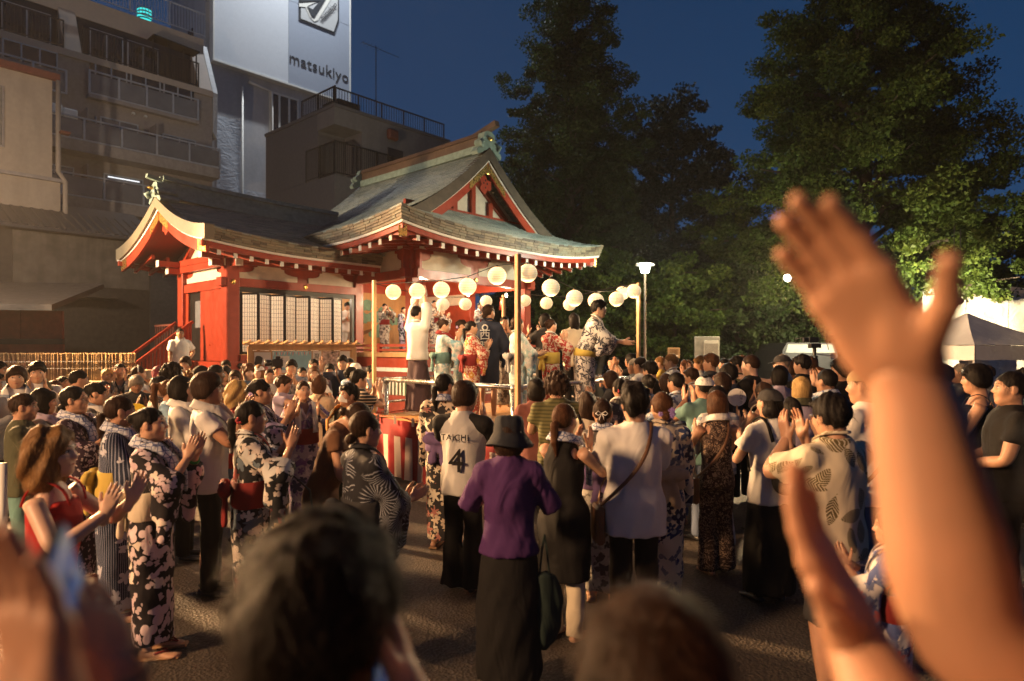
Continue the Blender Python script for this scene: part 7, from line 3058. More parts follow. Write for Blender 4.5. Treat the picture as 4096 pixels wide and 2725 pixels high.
person(802, 1459, 9.4, 70, 'man in black cap with white badge, back to the red wing wall', 'm', 'capshort', 'hair_black', 'tee', 'charcoal_cotton', 'black_cotton', 'pants', 'clap', acc=['cap:black_cotton'])
person(640, 1462, 10.5, 90, 'woman with dyed pink hair in the back rows', 'f', 'bob', 'hair_pink', 'tee', 'grey_cotton', 'denim', 'pants', 'clap')
person(862, 1456, 9.0, 70, 'dark-skinned man with close-cropped hair and navy shirt', 'm', 'crop', 'hair_black', 'tee', 'navy_cotton', 'black_cotton', 'pants', 'clap', skin_m='skin_dark')
person(903, 1440, 12.8, 165, 'man with glasses below the black knob of the shrine wing', 'm', 'short', 'hair_black', 'tee', 'grey_cotton', 'black_cotton', 'pants', 'clap', acc=['glasses'])
person(902, 1461, 10.4, 170, 'woman with long dark hair and towel, palm raised beside her face', 'f', 'long', 'hair_black', top='navy_cotton', pose='claphigh', gap=.07, acc=['towel:plaid_towel'], skin_m='skin_a', **YK)
person(938, 1478, 10.0, 165, 'girl with brown fringe and white top between the rows', 'f', 'bobfringe', 'hair_brown', 'tee', 'white_cotton', 'denim', 'skirt', 'clap', skin_m='skin_a')
person(994, 1457, 10.2, 125, 'pale young man with curly brown hair and light blue shirt', 'm', 'messy', 'hair_auburn', 'tee', 'sky_cotton', 'denim', 'pants', 'clap', skin_m='skin_pale')
person(1036, 1456, 11.4, 180, 'woman in white baseball cap with long fair hair', 'f', 'long', 'hair_gold', 'tee', 'cream_cotton', 'denim', 'pants', 'clap', acc=['cap:white_cotton'], skin_m='skin_pale')
person(1078, 1472, 10.4, 160, 'person with hair tied back beside the photographer', 'f', 'pony', 'hair_brown', 'tee', 'lightgrey_cotton', 'denim', 'pants', 'clap')
person(1166, 1437, 11.0, 165, 'stocky man with dark hair in blue and white patterned robe', 'm', 'short', 'hair_black', top='sh_blue_white', pose='claphigh', build=1.12, skin_m='skin_b', **YK)
person(1254, 1431, 12.0, 150, 'woman with black hair pinned up in front of the notice board', 'f', 'updo', 'hair_black', 'tee', 'white_cotton', 'denim', 'pants', 'clap')
person(1256, 1462, 10.0, 165, 'smiling woman with long auburn hair and white blouse clapping', 'f', 'long', 'hair_auburn', 'tee', 'white_cotton', 'denim', 'pants', 'clapopen', skin_m='skin_a')
person(1370, 1420, 12.2, 170, 'tall man with glasses in dark blue vest, one hand raised in a wave', 'm', 'short', 'hair_black', 'tee', 'navy_cotton', 'black_cotton', 'pants', 'wave', 'front', acc=['glasses', 'sling:leather_brown'], skin_m='skin_a')
person(1398, 1431, 13.2, 150, 'man with a twisted headband behind the waving man', 'm', 'crop', 'hair_black', 'tee', 'lightgrey_cotton', 'black_cotton', 'pants', 'clap', acc=['band:white_cotton'])
person(1421, 1447, 11.2, 140, 'man in a plain white cap next to the platform post', 'm', 'capshort', 'hair_black', 'tee', 'sky_cotton', 'black_cotton', 'pants', 'clap', acc=['cap:white_cotton'])
person(1402, 1462, 9.6, 40, 'woman with curled updo and blue patterned yukata facing the stage', 'f', 'updo', 'hair_black', top='yk_blue_white', pose='clap', **YK)
person(1442, 1477, 8.6, 52, 'man in black jersey with thin pale stripes clapping by the platform corner', 'm', 'short', 'hair_black', 'tee', 'black_stripe', 'black_cotton', 'pants', 'claphigh', skin_m='skin_a')
person(1276, 1497, 8.1, 22, 'woman with shoulder-length light brown hair in pale blouse and leather shoulder strap', 'f', 'bob', 'hair_auburn', 'long', 'beige_cotton', 'denim', 'pants', 'clap', acc=['sling:leather_brown'])
person(1214, 1519, 7.4, 150, 'girl with brown fringe in white and purple flowered yukata, palm raised', 'f', 'pony', 'hair_brown', top='yk_purple_white', pose='claphigh', gap=.05, acc=['towel:white_cotton'], skin_m='skin_a', **YK)
person(1392, 1534, 6.7, -150, 'person in white face mask with mustard scarf looking up', 'm', 'short', 'hair_black', 'long', 'olive_cotton', 'olive_cotton', 'pants', 'down', head=(10, 12), acc=['mask', 'scarf:orange_cotton'], skin_m='skin_c')
person(1290, 1602, 4.9, 88, 'bowing woman in brown sleeveless blouse with low knot of hair, clapping', 'f', 'lowbun', 'hair_brown', 'tee', 'brown_cotton', 'white_cotton', 'wide', 'claplow', head=(0, -38), lean=.36, sleeve=.3, hgt=1.66, skin_m='skin_b')
person(1010, 1591, 4.45, 66, 'woman with red flower clip and black yukata with red and white blossoms', 'f', 'pony', 'hair_black', top='yk_black_red', pose='claphigh', gap=.06, acc=['clip:flower_red'], sash='red_sash', skin_m='skin_b', **YK)
person(1452, 1634, 3.95, 52, 'woman with low chignon in black yukata with pale firework bursts, hands together low', 'f', 'lowbun', 'hair_brown', top='yk_firework', pose='claplow', sash='charcoal_cotton', head=(12, 0), skin_m='skin_a', **YK)
person(946, 1521, 6.7, 66, 'fair-haired girl with white flower clip and red jacket', 'f', 'wavy', 'hair_blond', 'long', 'red_cotton', 'denim', 'pants', 'clap', acc=['clip:flower_white'], skin_m='skin_pale')
person(1036, 1511, 6.1, 80, 'woman with black updo, lilac hair flower and navy yukata', 'f', 'updo', 'hair_black', top='yk_navy', pose='claphigh', acc=['clip:flower_lilac'], sash='charcoal_cotton', **YK)
# ---- behind the platform's near left edge, seen from the back
person(1776, 1486, 6.45, 12, 'woman with low black ponytail in dark leaf-print kimono with purple sash', 'f', 'pony', 'hair_black', top='yk_black_leaf', pose='clap', sash='purple_sash', head=(25, 0), acc=TH, **YK)
jr, jj, js = person(1852, 1522, 5.3, 18, 'young man in grey jersey with black sleeves and large number four, clapping', 'm', 'bowl', 'hair_brown', 'tee', 'lightgrey_cotton', 'black_cotton', 'wide', 'claphigh', gap=.03, head=(30, 0), acc=['glasses', 'watch'], skin_m='skin_b')
person(2036, 1659, 3.75, 4, 'woman in black bucket hat, purple knit top and long black skirt', 'f', 'bob', 'hair_brown', 'tee', 'purple_knit', 'black_cotton', 'longskirt', ((.12, .27, 1.2), (.15, .3, .95), (-1, 0, 0)), acc=['bucket:navy_hat'], hem=.86, sleeve=1.0, skin_m='skin_b')
person(2258, 1603, 4.4, 38, 'woman with brown ponytail in black sleeveless dress over cream trousers, hands raised', 'f', 'pony', 'hair_auburn', 'dress', 'black_cotton', 'cream_cotton', 'pants', 'claphigh', hem=.46, acc=['towel:hex_towel', 'sandal'], skin_m='skin_a')
person(2536, 1534, 4.35, -6, 'young man in loose white T-shirt with thin shoulder strap and flat leather bag', 'm', 'messy', 'hair_black', 'tee', 'white_cotton', 'black_cotton', 'pants', 'clap', acc=['sling:leather_brown'], skin_m='skin_a', hem=.74, sleeve=.85)
person(2226, 1489, 6.4, -12, 'man with bushy curly hair in olive striped shirt', 'm', 'curly', 'hair_brown', 'tee', 'green_stripe', 'black_cotton', 'pants', 'clap', skin_m='skin_a', build=1.05)
person(2143, 1509, 6.9, -8, 'woman with straight black bob and rust-coloured top', 'f', 'bob', 'hair_black', 'tee', 'maroon_cotton', 'black_cotton', 'pants', 'clap')
person(2348, 1562, 6.0, -8, 'woman with very long dark hair and black bag', 'f', 'long', 'hair_brown', 'tee', 'cream_cotton', 'white_cotton', 'wide', 'clap', acc=['pack:black_cotton'])
person(2410, 1588, 5.1, 8, 'woman with dark hair up in a white cord bow and pale towel', 'f', 'lowbun', 'hair_brown', top='yk_grey_print', pose='claphigh', acc=['ribbon:white_cotton', 'towel:hex_towel'], sash='purple_sash', **YK)
person(2646, 1559, 4.95, -4, 'woman with purple flowers in auburn hair and cream yukata with blue blossoms', 'f', 'lowbun', 'hair_auburn', top='yk_cream_blue', pose='clap', acc=['flower:flower_purple'], sash='beige_cotton', skin_m='skin_a', **YK)
# ---- right of the platform
person(2482, 1507, 7.1, -10, 'woman with black hair twisted up under the platform rail', 'f', 'updo', 'hair_black', top='yk_grey_print', pose='clap', acc=['clip:flower_red'], **YK)
person(2588, 1490, 7.6, -20, 'woman with silver clip in sleek black bun', 'f', 'bun', 'hair_black', 'tee', 'sky_cotton', 'denim', 'pants', 'clap')
person(2604, 1442, 9.2, -55, 'man with glasses in plain black T-shirt right of the lantern post', 'm', 'short', 'hair_black', 'tee', 'black_cotton', 'black_cotton', 'pants', 'clap', acc=['glasses'], skin_m='skin_a')
person(2702, 1482, 7.3, -42, 'woman with black side ponytail in blue and white flowered yukata', 'f', 'pony', 'hair_black', top='yk_blue_white', pose='clap', sash='charcoal_cotton', **YK)
person(2820, 1499, 6.7, -18, 'man in white baseball cap and sea-green T-shirt with leather strap', 'm', 'capshort', 'hair_black', 'tee', 'teal_cotton', 'denim', 'pants', 'claphigh', acc=['cap:white_cotton', 'sling:leather_brown'], skin_m='skin_c', build=1.08)
person(2886, 1485, 7.7, -65, 'woman with brown hair tucked behind her ear in black top', 'f', 'bob', 'hair_brown', 'tee', 'black_cotton', 'black_cotton', 'pants', 'clap', skin_m='skin_pale')
person(2866, 1559, 5.7, -12, 'woman with reddish straight hair in brown paisley jumpsuit', 'f', 'bob', 'hair_auburn', 'dress', 'paisley_brown', 'paisley_brown', 'wide', 'clap', acc=['towel:white_cotton', 'sling:leather_brown', 'sandal'], hem=.8, skin_m='skin_b')
person(2872, 1541, 6.35, -10, 'woman with dark wavy hair and plaid shawl over white trousers', 'f', 'bobfringe', 'hair_black', 'tee', 'plaid_towel', 'white_cotton', 'wide', 'clap')
person(3076, 1544, 5.05, -16, 'woman in dark cap with curly hair, white T-shirt and black pinafore', 'f', 'undercap', 'hair_black', 'tee', 'white_cotton', 'black_cotton', 'longskirt', 'clap', acc=['cap:charcoal_cotton', 'pack:black_cotton', 'necklace'], skin_m='skin_a')
person(3326, 1568, 3.65, -24, 'man in cream shirt printed with green leaves, black shorts and sneakers', 'm', 'short', 'hair_black', 'shirt', 'leaf_shirt', 'charcoal_cotton', 'shorts', 'claphigh', acc=['lightshoe', 'glasses'], skin_m='skin_b', build=1.06)
person(3462, 1460, 4.7, -38, 'man in backwards khaki cap and white T-shirt with dark shoulder strap', 'm', 'capshort', 'hair_brown', 'tee', 'white_cotton', 'denim', 'pants', 'clap', acc=['backcap:khaki_cap', 'sling:black_cotton'], skin_m='skin_b')
person(3200, 1504, 6.55, -8, 'person with bleached blond bob and lime collar', 'f', 'bob', 'hair_blond', 'tee', 'lilac_cotton', 'black_cotton', 'pants', 'clap', acc=['scarf:olive_cotton'], skin_m='skin_pale')
person(3050, 1524, 7.0, -25, 'woman with long brown hair in cream strap top', 'f', 'long', 'hair_brown', 'tank', 'cream_cotton', 'denim', 'pants', 'clap', skin_m='skin_a')
person(3168, 1584, 5.7, -10, 'woman with glossy black hair and lilac top behind the leaf-shirt man', 'f', 'long', 'hair_black', 'tee', 'lilac_cotton', 'black_cotton', 'pants', 'clap')
person(3000, 1414, 8.6, -50, 'tall man with short brown hair in dark jacket', 'm', 'crop', 'hair_brown', 'long', 'black_cotton', 'black_cotton', 'pants', 'claphigh', skin_m='skin_pale')
person(2953, 1398, 10.5, -80, 'dark-haired man with straight nose in khaki top, face turned left', 'm', 'short', 'hair_black', 'tee', 'olive_cotton', 'black_cotton', 'pants', 'clap', skin_m='skin_b', hgt=1.86)
person(2893, 1397, 13.5, -70, 'short-haired woman in denim jacket below the stone panel', 'f', 'crop', 'hair_black', 'long', 'denim', 'black_cotton', 'pants', 'claphigh', hgt=1.8)
person(2920, 1452, 8.4, -30, 'person with round black haircut in navy top', 'm', 'bowl', 'hair_black', 'tee', 'navy_cotton', 'black_cotton', 'pants', 'claphigh')
person(3122, 1413, 9.6, -85, 'older man with glasses in dark cap and light blue shirt, arm pointing out', 'm', 'capshort', 'hair_grey', 'tee', 'sky_cotton', 'denim', 'pants', 'clap', ((.25, .5, 1.42), (.1, .98, .1), (-1, 0, 0)), acc=['cap:charcoal_cotton', 'glasses'], skin_m='skin_pale')
person(3112, 1459, 8.2, -28, 'woman with straight dark bob, one palm raised', 'f', 'bob', 'hair_black', 'tee', 'lilac_cotton', 'black_cotton', 'pants', 'claphigh', gap=.04)
person(3202, 1416, 9.2, -55, 'man with swept black hair in black shirt, hand raised to his cheek', 'm', 'short', 'hair_black', 'tee', 'black_cotton', 'black_cotton', 'pants', 'claphigh', skin_m='skin_a')
er, ej, es = person(3356, 1404, 7.6, -32, 'broad man in black jacket with white block letters across the back', 'm', 'bowl', 'hair_black', 'long', 'black_cotton', 'black_cotton', 'pants', 'claphigh', head=(-35, 0), skin_m='skin_b', hgt=1.86, build=1.1)
person(3308, 1473, 6.7, -18, 'boy with short black hair in pale patterned collar', 'm', 'crop', 'hair_black', 'tee', 'sky_cotton', 'denim', 'pants', 'clap', acc=['towel:hex_towel'])
person(3902, 1455, 6.1, -62, 'man with thick black bowl haircut in black sleeveless top', 'm', 'bowl', 'hair_black', 'tank', 'black_cotton', 'black_cotton', 'pants', 'clap', skin_m='skin_b', hem=.8)
person(4022, 1479, 4.9, -66, 'man with cropped black hair in black T-shirt looking left', 'm', 'crop', 'hair_black', 'tee', 'black_cotton', 'black_cotton', 'pants', 'front', skin_m='skin_b', build=1.08)
person(3832, 1450, 8.4, -65, 'older man with thin grey hair under the canopy tent', 'm', 'crop', 'hair_grey', 'tee', 'charcoal_cotton', 'black_cotton', 'pants', 'clap')
person(3770, 1458, 8.0, -60, 'person in dark top in front of the red banner', 'm', 'short', 'hair_black', 'tee', 'black_cotton', 'black_cotton', 'pants', 'clap')
person(4110, 1470, 7.2, -50, 'person in grey top at the end of the tent', 'm', 'short', 'hair_black', 'tee', 'teal_cotton', 'black_cotton', 'pants', 'clap')
person(3560, 1500, 5.9, -45, 'woman with brown hair hidden behind the raised arm', 'f', 'bob', 'hair_brown', 'tee', 'navy_cotton', 'black_cotton', 'pants', 'clap')
person(3560, 2030, 3.2, -60, 'small child in blue, white and red flowered kimono', 'f', 'bob', 'hair_black', top='yk_blue_red', pose='clap', sash='red_sash', **YK)
# ---- farther rows on the right
FAR = [
 (2455, 1424, 13.5, -120, 'woman in blue vest clapping beside the lamp post', 'f', 'bun', 'hair_black', 'tee', 'denim', 'clap'),
 (2520, 1407, 12.5, -60, 'woman with long black hair holding up a phone', 'f', 'long', 'hair_black', 'tee', 'black_cotton', 'phone'),
 (2535, 1432, 11.0, -55, 'bald-templed man in grey jacket behind the platform post', 'm', 'crop', 'hair_grey', 'long', 'grey_cotton', 'claphigh'),
 (2560, 1425, 10.2, -50, 'man with cropped brown hair and pale collar at the platform rail', 'm', 'crop', 'hair_brown', 'tee', 'white_cotton', 'clap'),
 (2440, 1480, 8.9, -70, 'smiling woman with brown fringe below the platform rail', 'f', 'bobfringe', 'hair_brown', 'tee', 'charcoal_cotton', 'clapopen'),
 (2636, 1422, 12.4, -75, 'woman with ginger hair tied back', 'f', 'pony', 'hair_gold', 'tee', 'yellow_sash', 'claphigh'),
 (2690, 1403, 10.8, -70, 'man with sunglasses and ginger crew cut in white polo shirt', 'm', 'crop', 'hair_gold', 'shirt', 'white_cotton', 'clap'),
 (2665, 1490, 8.6, -30, 'girl with long straight hair behind the blue yukata', 'f', 'long', 'hair_brown', 'tee', 'charcoal_cotton', 'clap'),
 (2795, 1424, 12.0, -80, 'person with fair tousled hair in patterned shirt, palms raised', 'm', 'messy', 'hair_gold', 'tee', 'grey_cotton', 'claphigh'),
 (2836, 1412, 10.2, -70, 'man with russet hair in dark grey T-shirt', 'm', 'short', 'hair_auburn', 'tee', 'charcoal_cotton', 'claphigh'),
 (2740, 1440, 12.5, -60, 'woman with shaggy auburn hair clapping with wide palms', 'f', 'wavy', 'hair_auburn', 'tee', 'maroon_cotton', 'clapopen'),
 (2770, 1470, 9.6, -55, 'person in checked grey shirt clapping under the stone panel', 'm', 'short', 'hair_brown', 'shirt', 'lightgrey_cotton', 'claphigh'),
 (2975, 1420, 11.5, -60, 'man with light brown hair behind the tall man in the dark jacket', 'm', 'short', 'hair_auburn', 'tee', 'brown_cotton', 'clap'),
 (3165, 1438, 11.0, -50, 'person with brown hair near the bright stall lamp', 'f', 'bob', 'hair_brown', 'tee', 'brown_cotton', 'clap'),
 (3225, 1425, 10.6, -60, 'man with parted brown hair at the tripod', 'm', 'short', 'hair_auburn', 'tee', 'charcoal_cotton', 'clap'),
 (3420, 1447, 9.5, -40, 'man with curly dark hair behind the block-letter jacket', 'm', 'curly', 'hair_black', 'tee', 'grey_cotton', 'clap'),
 (3480, 1425, 11.5, -60, 'person holding a phone high over the crowd', 'm', 'short', 'hair_brown', 'tee', 'beige_cotton', 'up'),
 (3270, 1465, 9.0, -40, 'woman in maroon top between the tripod legs', 'f', 'long', 'hair_auburn', 'tee', 'maroon_cotton', 'clap'),
 (3560, 1440, 12.0, -50, 'man in cream shirt beyond the raised arm', 'm', 'crop', 'hair_black', 'tee', 'cream_cotton', 'clap'),
 (3680, 1450, 10.5, -55, 'woman in teal top by the tent leg', 'f', 'bob', 'hair_black', 'tee', 'teal_cotton', 'clap'),
 (3940, 1462, 10.5, -60, 'youth with brown hair under the tent valance', 'm', 'short', 'hair_brown', 'tee', 'grey_cotton', 'clap'),
 (1130, 1500, 8.9, 90, 'photographer with black camera held to the eye', 'm', 'short', 'hair_brown', 'tee', 'lilac_cotton', 'phone'),
 (1318, 1452, 12.4, 160, 'girl with black fringe beside the posters', 'f', 'bobfringe', 'hair_black', 'tee', 'lilac_cotton', 'clap'),
 (590, 1478, 12.0, 130, 'woman in straw-coloured sunhat by the red stair', 'f', 'undercap', 'hair_brown', 'tee', 'beige_cotton', 'clap'),
 (255, 1500, 10.5, 100, 'woman in lilac robe in front of the reeds', 'f', 'bun', 'hair_black', 'tee', 'lilac_cotton', 'clap'),
 (225, 1520, 9.2, 90, 'girl with auburn hair and orange hair flower', 'f', 'bob', 'hair_auburn', 'tee', 'beige_cotton', 'clap'),
 (1480, 1462, 12.6, 120, 'steward in grey T-shirt beside the stage steps', 'm', 'short', 'hair_black', 'tee', 'lightgrey_cotton', 'front'),
 (770, 1478, 11.2, 110, 'woman with fair curls deep in the crowd', 'f', 'curly', 'hair_gold', 'tee', 'cream_cotton', 'clap'),
 (1110, 1455, 12.4, 150, 'man with black hair in dark robe behind the photographer', 'm', 'short', 'hair_black', 'long', 'navy_cotton', 'clap'),
 (1210, 1465, 11.6, 140, 'woman with a red fan in front of the blue poster', 'f', 'pony', 'hair_black', 'tee', 'red_cotton', 'clap'),
]
for (px, yt, d_, rot, lb, sx_, hr_, hcol, wr_, tp_m, ps) in FAR:
    acc_ = []
    if 'sunhat' in lb:
        acc_ = ['bucket:beige_cotton']
    if 'sunglasses' in lb:
        acc_ = ['glasses']
    rz_ = random.random()
    person(px, yt, d_, rot, lb, sx_, hr_, hcol, wr_, tp_m, 'denim' if rz_ < .4 else 'black_cotton', 'pants', ps, acc=acc_,
           skin_m=['skin_a', 'skin_b', 'skin_c', 'skin_pale'][int(rz_ * 4)], res=False, dz=rz_ * .06 - .03)
# ---- lettering on clothes
def back_text(root, s, z, size, mat, y=-.155, name='lettering', space=1.1, x=0):
    t_ = text_mesh(name, s, size, mat, root, .002, space=space)
    t_.location = (x, y, z)
    t_.rotation_euler = (R(90), 0, 0)
    return t_
back_text(jr, 'TAICHI', 1.275, .07, 'black_cotton', -.17)
back_text(jr, '4', 1.08, .27, 'black_cotton', -.152)
back_text(er, 'DE', 1.28, .06, 'white_cotton', -.162, x=.02)
back_text(er, 'EX MA', 1.19, .06, 'white_cotton', -.165, space=1.3)
# raglan sleeves of the jersey
S_, E_, W_, fd_, pn_ = jj[1]
for sd_ in (1, -1):
    S_, E_ = jj[sd_][0], jj[sd_][1]
    v_, q_ = snets(union([cap((sd_ * .085, -.022, 1.40), S_, .062, .066), cap(S_, S_ + (E_ - S_) * .62, .069, .08, cut=True)], .03), (-.5, -.25, 1.0), (.5, .3, 1.5), .016)
    link('sleeve', mesh_np('sleeve', v_, q_, True, ['black_cotton']), jr)

# ================================================================== ON THE PLATFORM
FP = dict(floor=PZ)
person(1672, 1290, 10.4, 40, 'man in white top and plum pleated trousers clapping high overhead on the platform', 'm', 'crop', 'hair_black', 'yukata', 'white_cotton', 'plum_hakama', 'hakama', 'up', acc=['glasses'], hem=.86, sash=None, hgt=1.74, skin_m='skin_a', **FP)
hk_ = bpy.data.objects[[o.name for o in bpy.data.objects if o.name.startswith('person')][-1]]
person(1772, 1338, 9.6, 75, 'girl with dark bun in aqua flowered yukata clapping on the platform', 'f', 'bun', 'hair_brown', top='yk_aqua', pose='claphigh', sash='teal_cotton', lowkind=None, wear='yukata', hgt=1.5, skin_m='skin_a', acc=['towel:red_sash'], **FP)
person(1848, 1318, 10.2, 100, 'girl with pink hair flower in light blue yukata on the platform', 'f', 'updo', 'hair_brown', top='yk_aqua', pose='claphigh', sash='sky_cotton', lowkind=None, wear='yukata', hgt=1.52, skin_m='skin_a', acc=['clip:flower_lilac'], **FP)
person(1888, 1352, 9.3, 70, 'girl with low ponytail in red and yellow flowered kimono on the platform', 'f', 'pony', 'hair_black', top='yk_red_flower', pose='clap', sash='red_sash', lowkind=None, wear='yukata', hgt=1.46, skin_m='skin_a', **FP)
hp, hj, hs = person(1952, 1271, 9.7, 15, 'person in long black festival coat with white crest and characters on the back', 'f', 'lowbun', 'hair_brown', top='navy_cotton', pose='clap', sash=None, lowkind=None, wear='yukata', hem=.5, hgt=1.72, skin_m='skin_b', head=(20, 0), **FP)
person(2018, 1278, 11.2, 175, 'woman in striped robe with hands joined in front of her mouth on the platform', 'f', 'bun', 'hair_black', top='yk_grey_print', pose='face', lowkind=None, wear='yukata', hgt=1.62, skin_m='skin_a', **FP)
person(2074, 1330, 8.9, 70, 'woman in pale blue patterned yukata with grey bow behind the near platform post', 'f', 'lowbun', 'hair_brown', top='yk_aqua', pose='claplow', sash='grey_cotton', lowkind=None, wear='yukata', hgt=1.5, skin_m='skin_a', **FP)
person(2178, 1296, 10.4, -40, 'person with dark bob in charcoal shirt on the far side of the platform', 'f', 'bob', 'hair_black', 'tee', 'charcoal_cotton', 'black_cotton', 'pants', 'claphigh', gap=.04, hgt=1.62, **FP)
person(2204, 1322, 9.6, 60, 'girl with high bun in cream kimono with red poppies on the platform', 'f', 'bun', 'hair_brown', top='yk_red_poppy', pose='claphigh', sash='yellow_sash', lowkind=None, wear='yukata', hgt=1.5, skin_m='skin_a', **FP)
person(2292, 1284, 10.6, -20, 'woman in dark cap and cream top on the platform', 'f', 'long', 'hair_black', 'tee', 'cream_cotton', 'black_cotton', 'pants', 'clap', acc=['cap:charcoal_cotton'], hgt=1.64, **FP)
person(2340, 1253, 9.6, 102, 'tall man with glasses in white yukata with dark star-leaf print reaching out to clap', 'm', 'short', 'hair_black', top='yk_white_stroke', pose='reach', sash='yellow_sash', lowkind=None, wear='yukata', hgt=1.8, lean=.34, acc=['glasses'], skin_m='skin_a', head=(0, 14), **FP)
# crest and characters on the festival coat
t_ = back_text(hp, '西\n睦', 1.16, .17, 'white_cotton', -.152, 'lettering')
MB().lathe([(.03, 0), (.045, .004), (.048, 0), (.045, -.004), (.03, 0)], 20).build('crest', 'white_cotton', hp).matrix_basis = Matrix.Translation((0, -.15, 1.36)) @ Matrix.Rotation(R(90), 4, 'X')

# ================================================================== ON THE SHRINE STAGE (floor 1.88 m)
FS = dict(floor=1.88, wear='yukata', lowkind=None, res=False)
for (px, d_, rot, top_, hr_, ps, lb, hg) in (
    (1538, 21.3, 150, 'yk_grey_print', 'updo', 'face', 'woman in black and white robe clapping in front of the painted pine', 1.6),
    (1614, 22.3, 140, 'yk_navy', 'pony', 'clap', 'woman in dark flowered robe half hidden behind the corner post of the stage', 1.55),
    (1736, 21.0, 140, 'yk_white_dots', 'bun', 'clap', 'tall woman in white dotted robe on the shrine stage', 1.68),
    (1768, 22.2, 110, 'yk_white_dots', 'updo', 'claphigh', 'shorter woman in white dotted robe in front of the red stage wall', 1.5),
    (1922, 21.2, 140, 'yk_white_stroke', 'bun', 'clapopen', 'woman with both palms lifted in a white star-leaf robe on the shrine stage', 1.62)):
    person(px, 1300, d_, rot, lb, 'f', hr_, 'hair_black', top=top_, pose=ps, hgt=hg, skin_m='skin_a', **FS)
person(1388, 1300, 20.2, 150, 'attendant in white coat standing at the open end of the paper shutters', 'm', 'short', 'hair_black', 'long', 'white_cotton', 'lightgrey_cotton', 'pants', 'clap', hgt=1.72, floor=1.7, res=False)
person(722, 1300, 15.2, 130, 'man in white polo shirt standing on the steps with a hand on his hip', 'm', 'crop', 'hair_black', 'shirt', 'white_cotton', 'black_cotton', 'pants', 'down', 'hips', hgt=1.72, floor=.75, acc=['glasses', 'watch'], skin_m='skin_c', res=False)

# ================================================================== HELD THINGS
k = NT('phone_screen')
v = k.coord('Object')
cl_ = k.ramp(k.noise(v, 40, 2), [(.35, (.02, .03, .06)), (.5, (.1, .2, .5)), (.62, (.5, .5, .45)), (.75, (.1, .12, .1))])
k.l(cl_, k.b.inputs['Emission Color'])
k.b.inputs['Emission Strength'].default_value = .3
k.done((.02, .02, .02), .15, key='phone_screen')
def phone(loc, rot, label, screen=True, sc=1.0):
    o_ = empty('mobile_phone', loc, 0, label, 'phone')
    o_.rotation_euler = rot
    m_ = MB()
    m_.bev(-.037 * sc, .037 * sc, -.004, .004, -.075 * sc, .075 * sc, .003)
    m_.build('case', 'black_plastic', o_)
    if screen:
        box('screen', 'phone_screen', o_, -.034 * sc, .034 * sc, -.0052, -.0042, -.071 * sc, .071 * sc)
    return o_
fan = empty('paper_fan', at(540, 1665, 5.6), R(20), 'round bright yellow paper fan held up in the left crowd', 'fan')
simple('fan_yellow', (.6, .42, .02), .6, var=.05)
m = MB()
m.add([(.115 * math.cos(i * PI / 12), -.003, .11 * math.sin(i * PI / 12)) for i in range(24)] + [(.115 * math.cos(i * PI / 12), .003, .11 * math.sin(i * PI / 12)) for i in range(24)],
      [tuple(range(24)), tuple(range(47, 23, -1))] + [(i, i + 24, (i + 1) % 24 + 24, (i + 1) % 24) for i in range(24)])
m.build('leaf', 'fan_yellow', fan)
m = MB()
m.obox((0, 0, -.08), (0, 0, -.24), .018, .012)
m.build('handle', 'light_wood', fan)
fan2 = empty('paper_fan', at(2948, 1590, 6.6), R(-10), 'round white paper fan with printed characters held up in the right crowd', 'fan')
m = MB()
m.add([(.09 * math.cos(i * PI / 12), -.003, .09 * math.sin(i * PI / 12)) for i in range(24)] + [(.09 * math.cos(i * PI / 12), .003, .09 * math.sin(i * PI / 12)) for i in range(24)],
      [tuple(range(24)), tuple(range(47, 23, -1))] + [(i, i + 24, (i + 1) % 24 + 24, (i + 1) % 24) for i in range(24)])
m.build('leaf', 'poster_white', fan2)
m = MB()
m.obox((0, 0, -.08), (0, 0, -.2), .016, .012)
m.build('handle', 'light_wood', fan2)
t_ = text_mesh('lettering', 'ロ\nハ\nラ\nク', .035, 'poster_ink', fan2, .001)
t_.location = (.04, -.006, .0)
t_.rotation_euler = (R(90), 0, 0)
cm = empty('video_camera', at(1108, 1452, 8.4), R(30), 'black camera with large lens hood held up by the photographer', 'camera')
m = MB()
m.bev(-.07, .07, -.04, .04, -.05, .05, .012)
m.build('body', 'black_plastic', cm)
m = MB()
m.tube([(-.06, 0, 0), (-.15, 0, 0)], [.038, .046], 14)
m.build('lens', 'black_plastic', cm, True)
box('viewfinder', 'black_plastic', cm, -.02, .04, -.02, .02, .05, .085, b=.008)
# woven bag beside the floral yukata and the dark tote by the purple top
k = NT('basket_weave')
v = k.coord('Object')
wv_ = k.n('TexChecker', i_Scale=90.0)
k.l(v, wv_.inputs[0])
k.done(k.mix(wv_.outputs['Fac'], (.22, .13, .06), (.34, .22, .11)), .8, k.bump(wv_.outputs['Fac'], .6, .004), key='basket_weave')
bk = empty('basket_bag', (gx(1175, 4.3), 4.3, .62), R(20), 'woven straw basket bag on the arm of the floral yukata', 'bag')
m = MB()
m.lathe([(0, 0), (.1, 0), (.13, .1), (.14, .22), (.132, .22), (.12, .1), (.0, .02)], 20)
m.build('basket', 'basket_weave', bk, True)
m = MB()
m.tube([(-.13, 0, .2), (-.1, 0, .4), (0, 0, .5), (.1, 0, .4), (.13, 0, .2)], .008, 6)
m.build('handle', 'black_plastic', bk, True)
tb = empty('tote_bag', (gx(2178, 3.72), 3.72, .3), R(8), 'dark green shopping bag hanging beside the long black skirt', 'bag')
cloth('tote_green', (.012, .022, .02), wr=.8)
tf = union([ell((0, 0, .2), (.1, .05, .24)), ell((0, 0, .05), (.07, .05, .08))], .05)
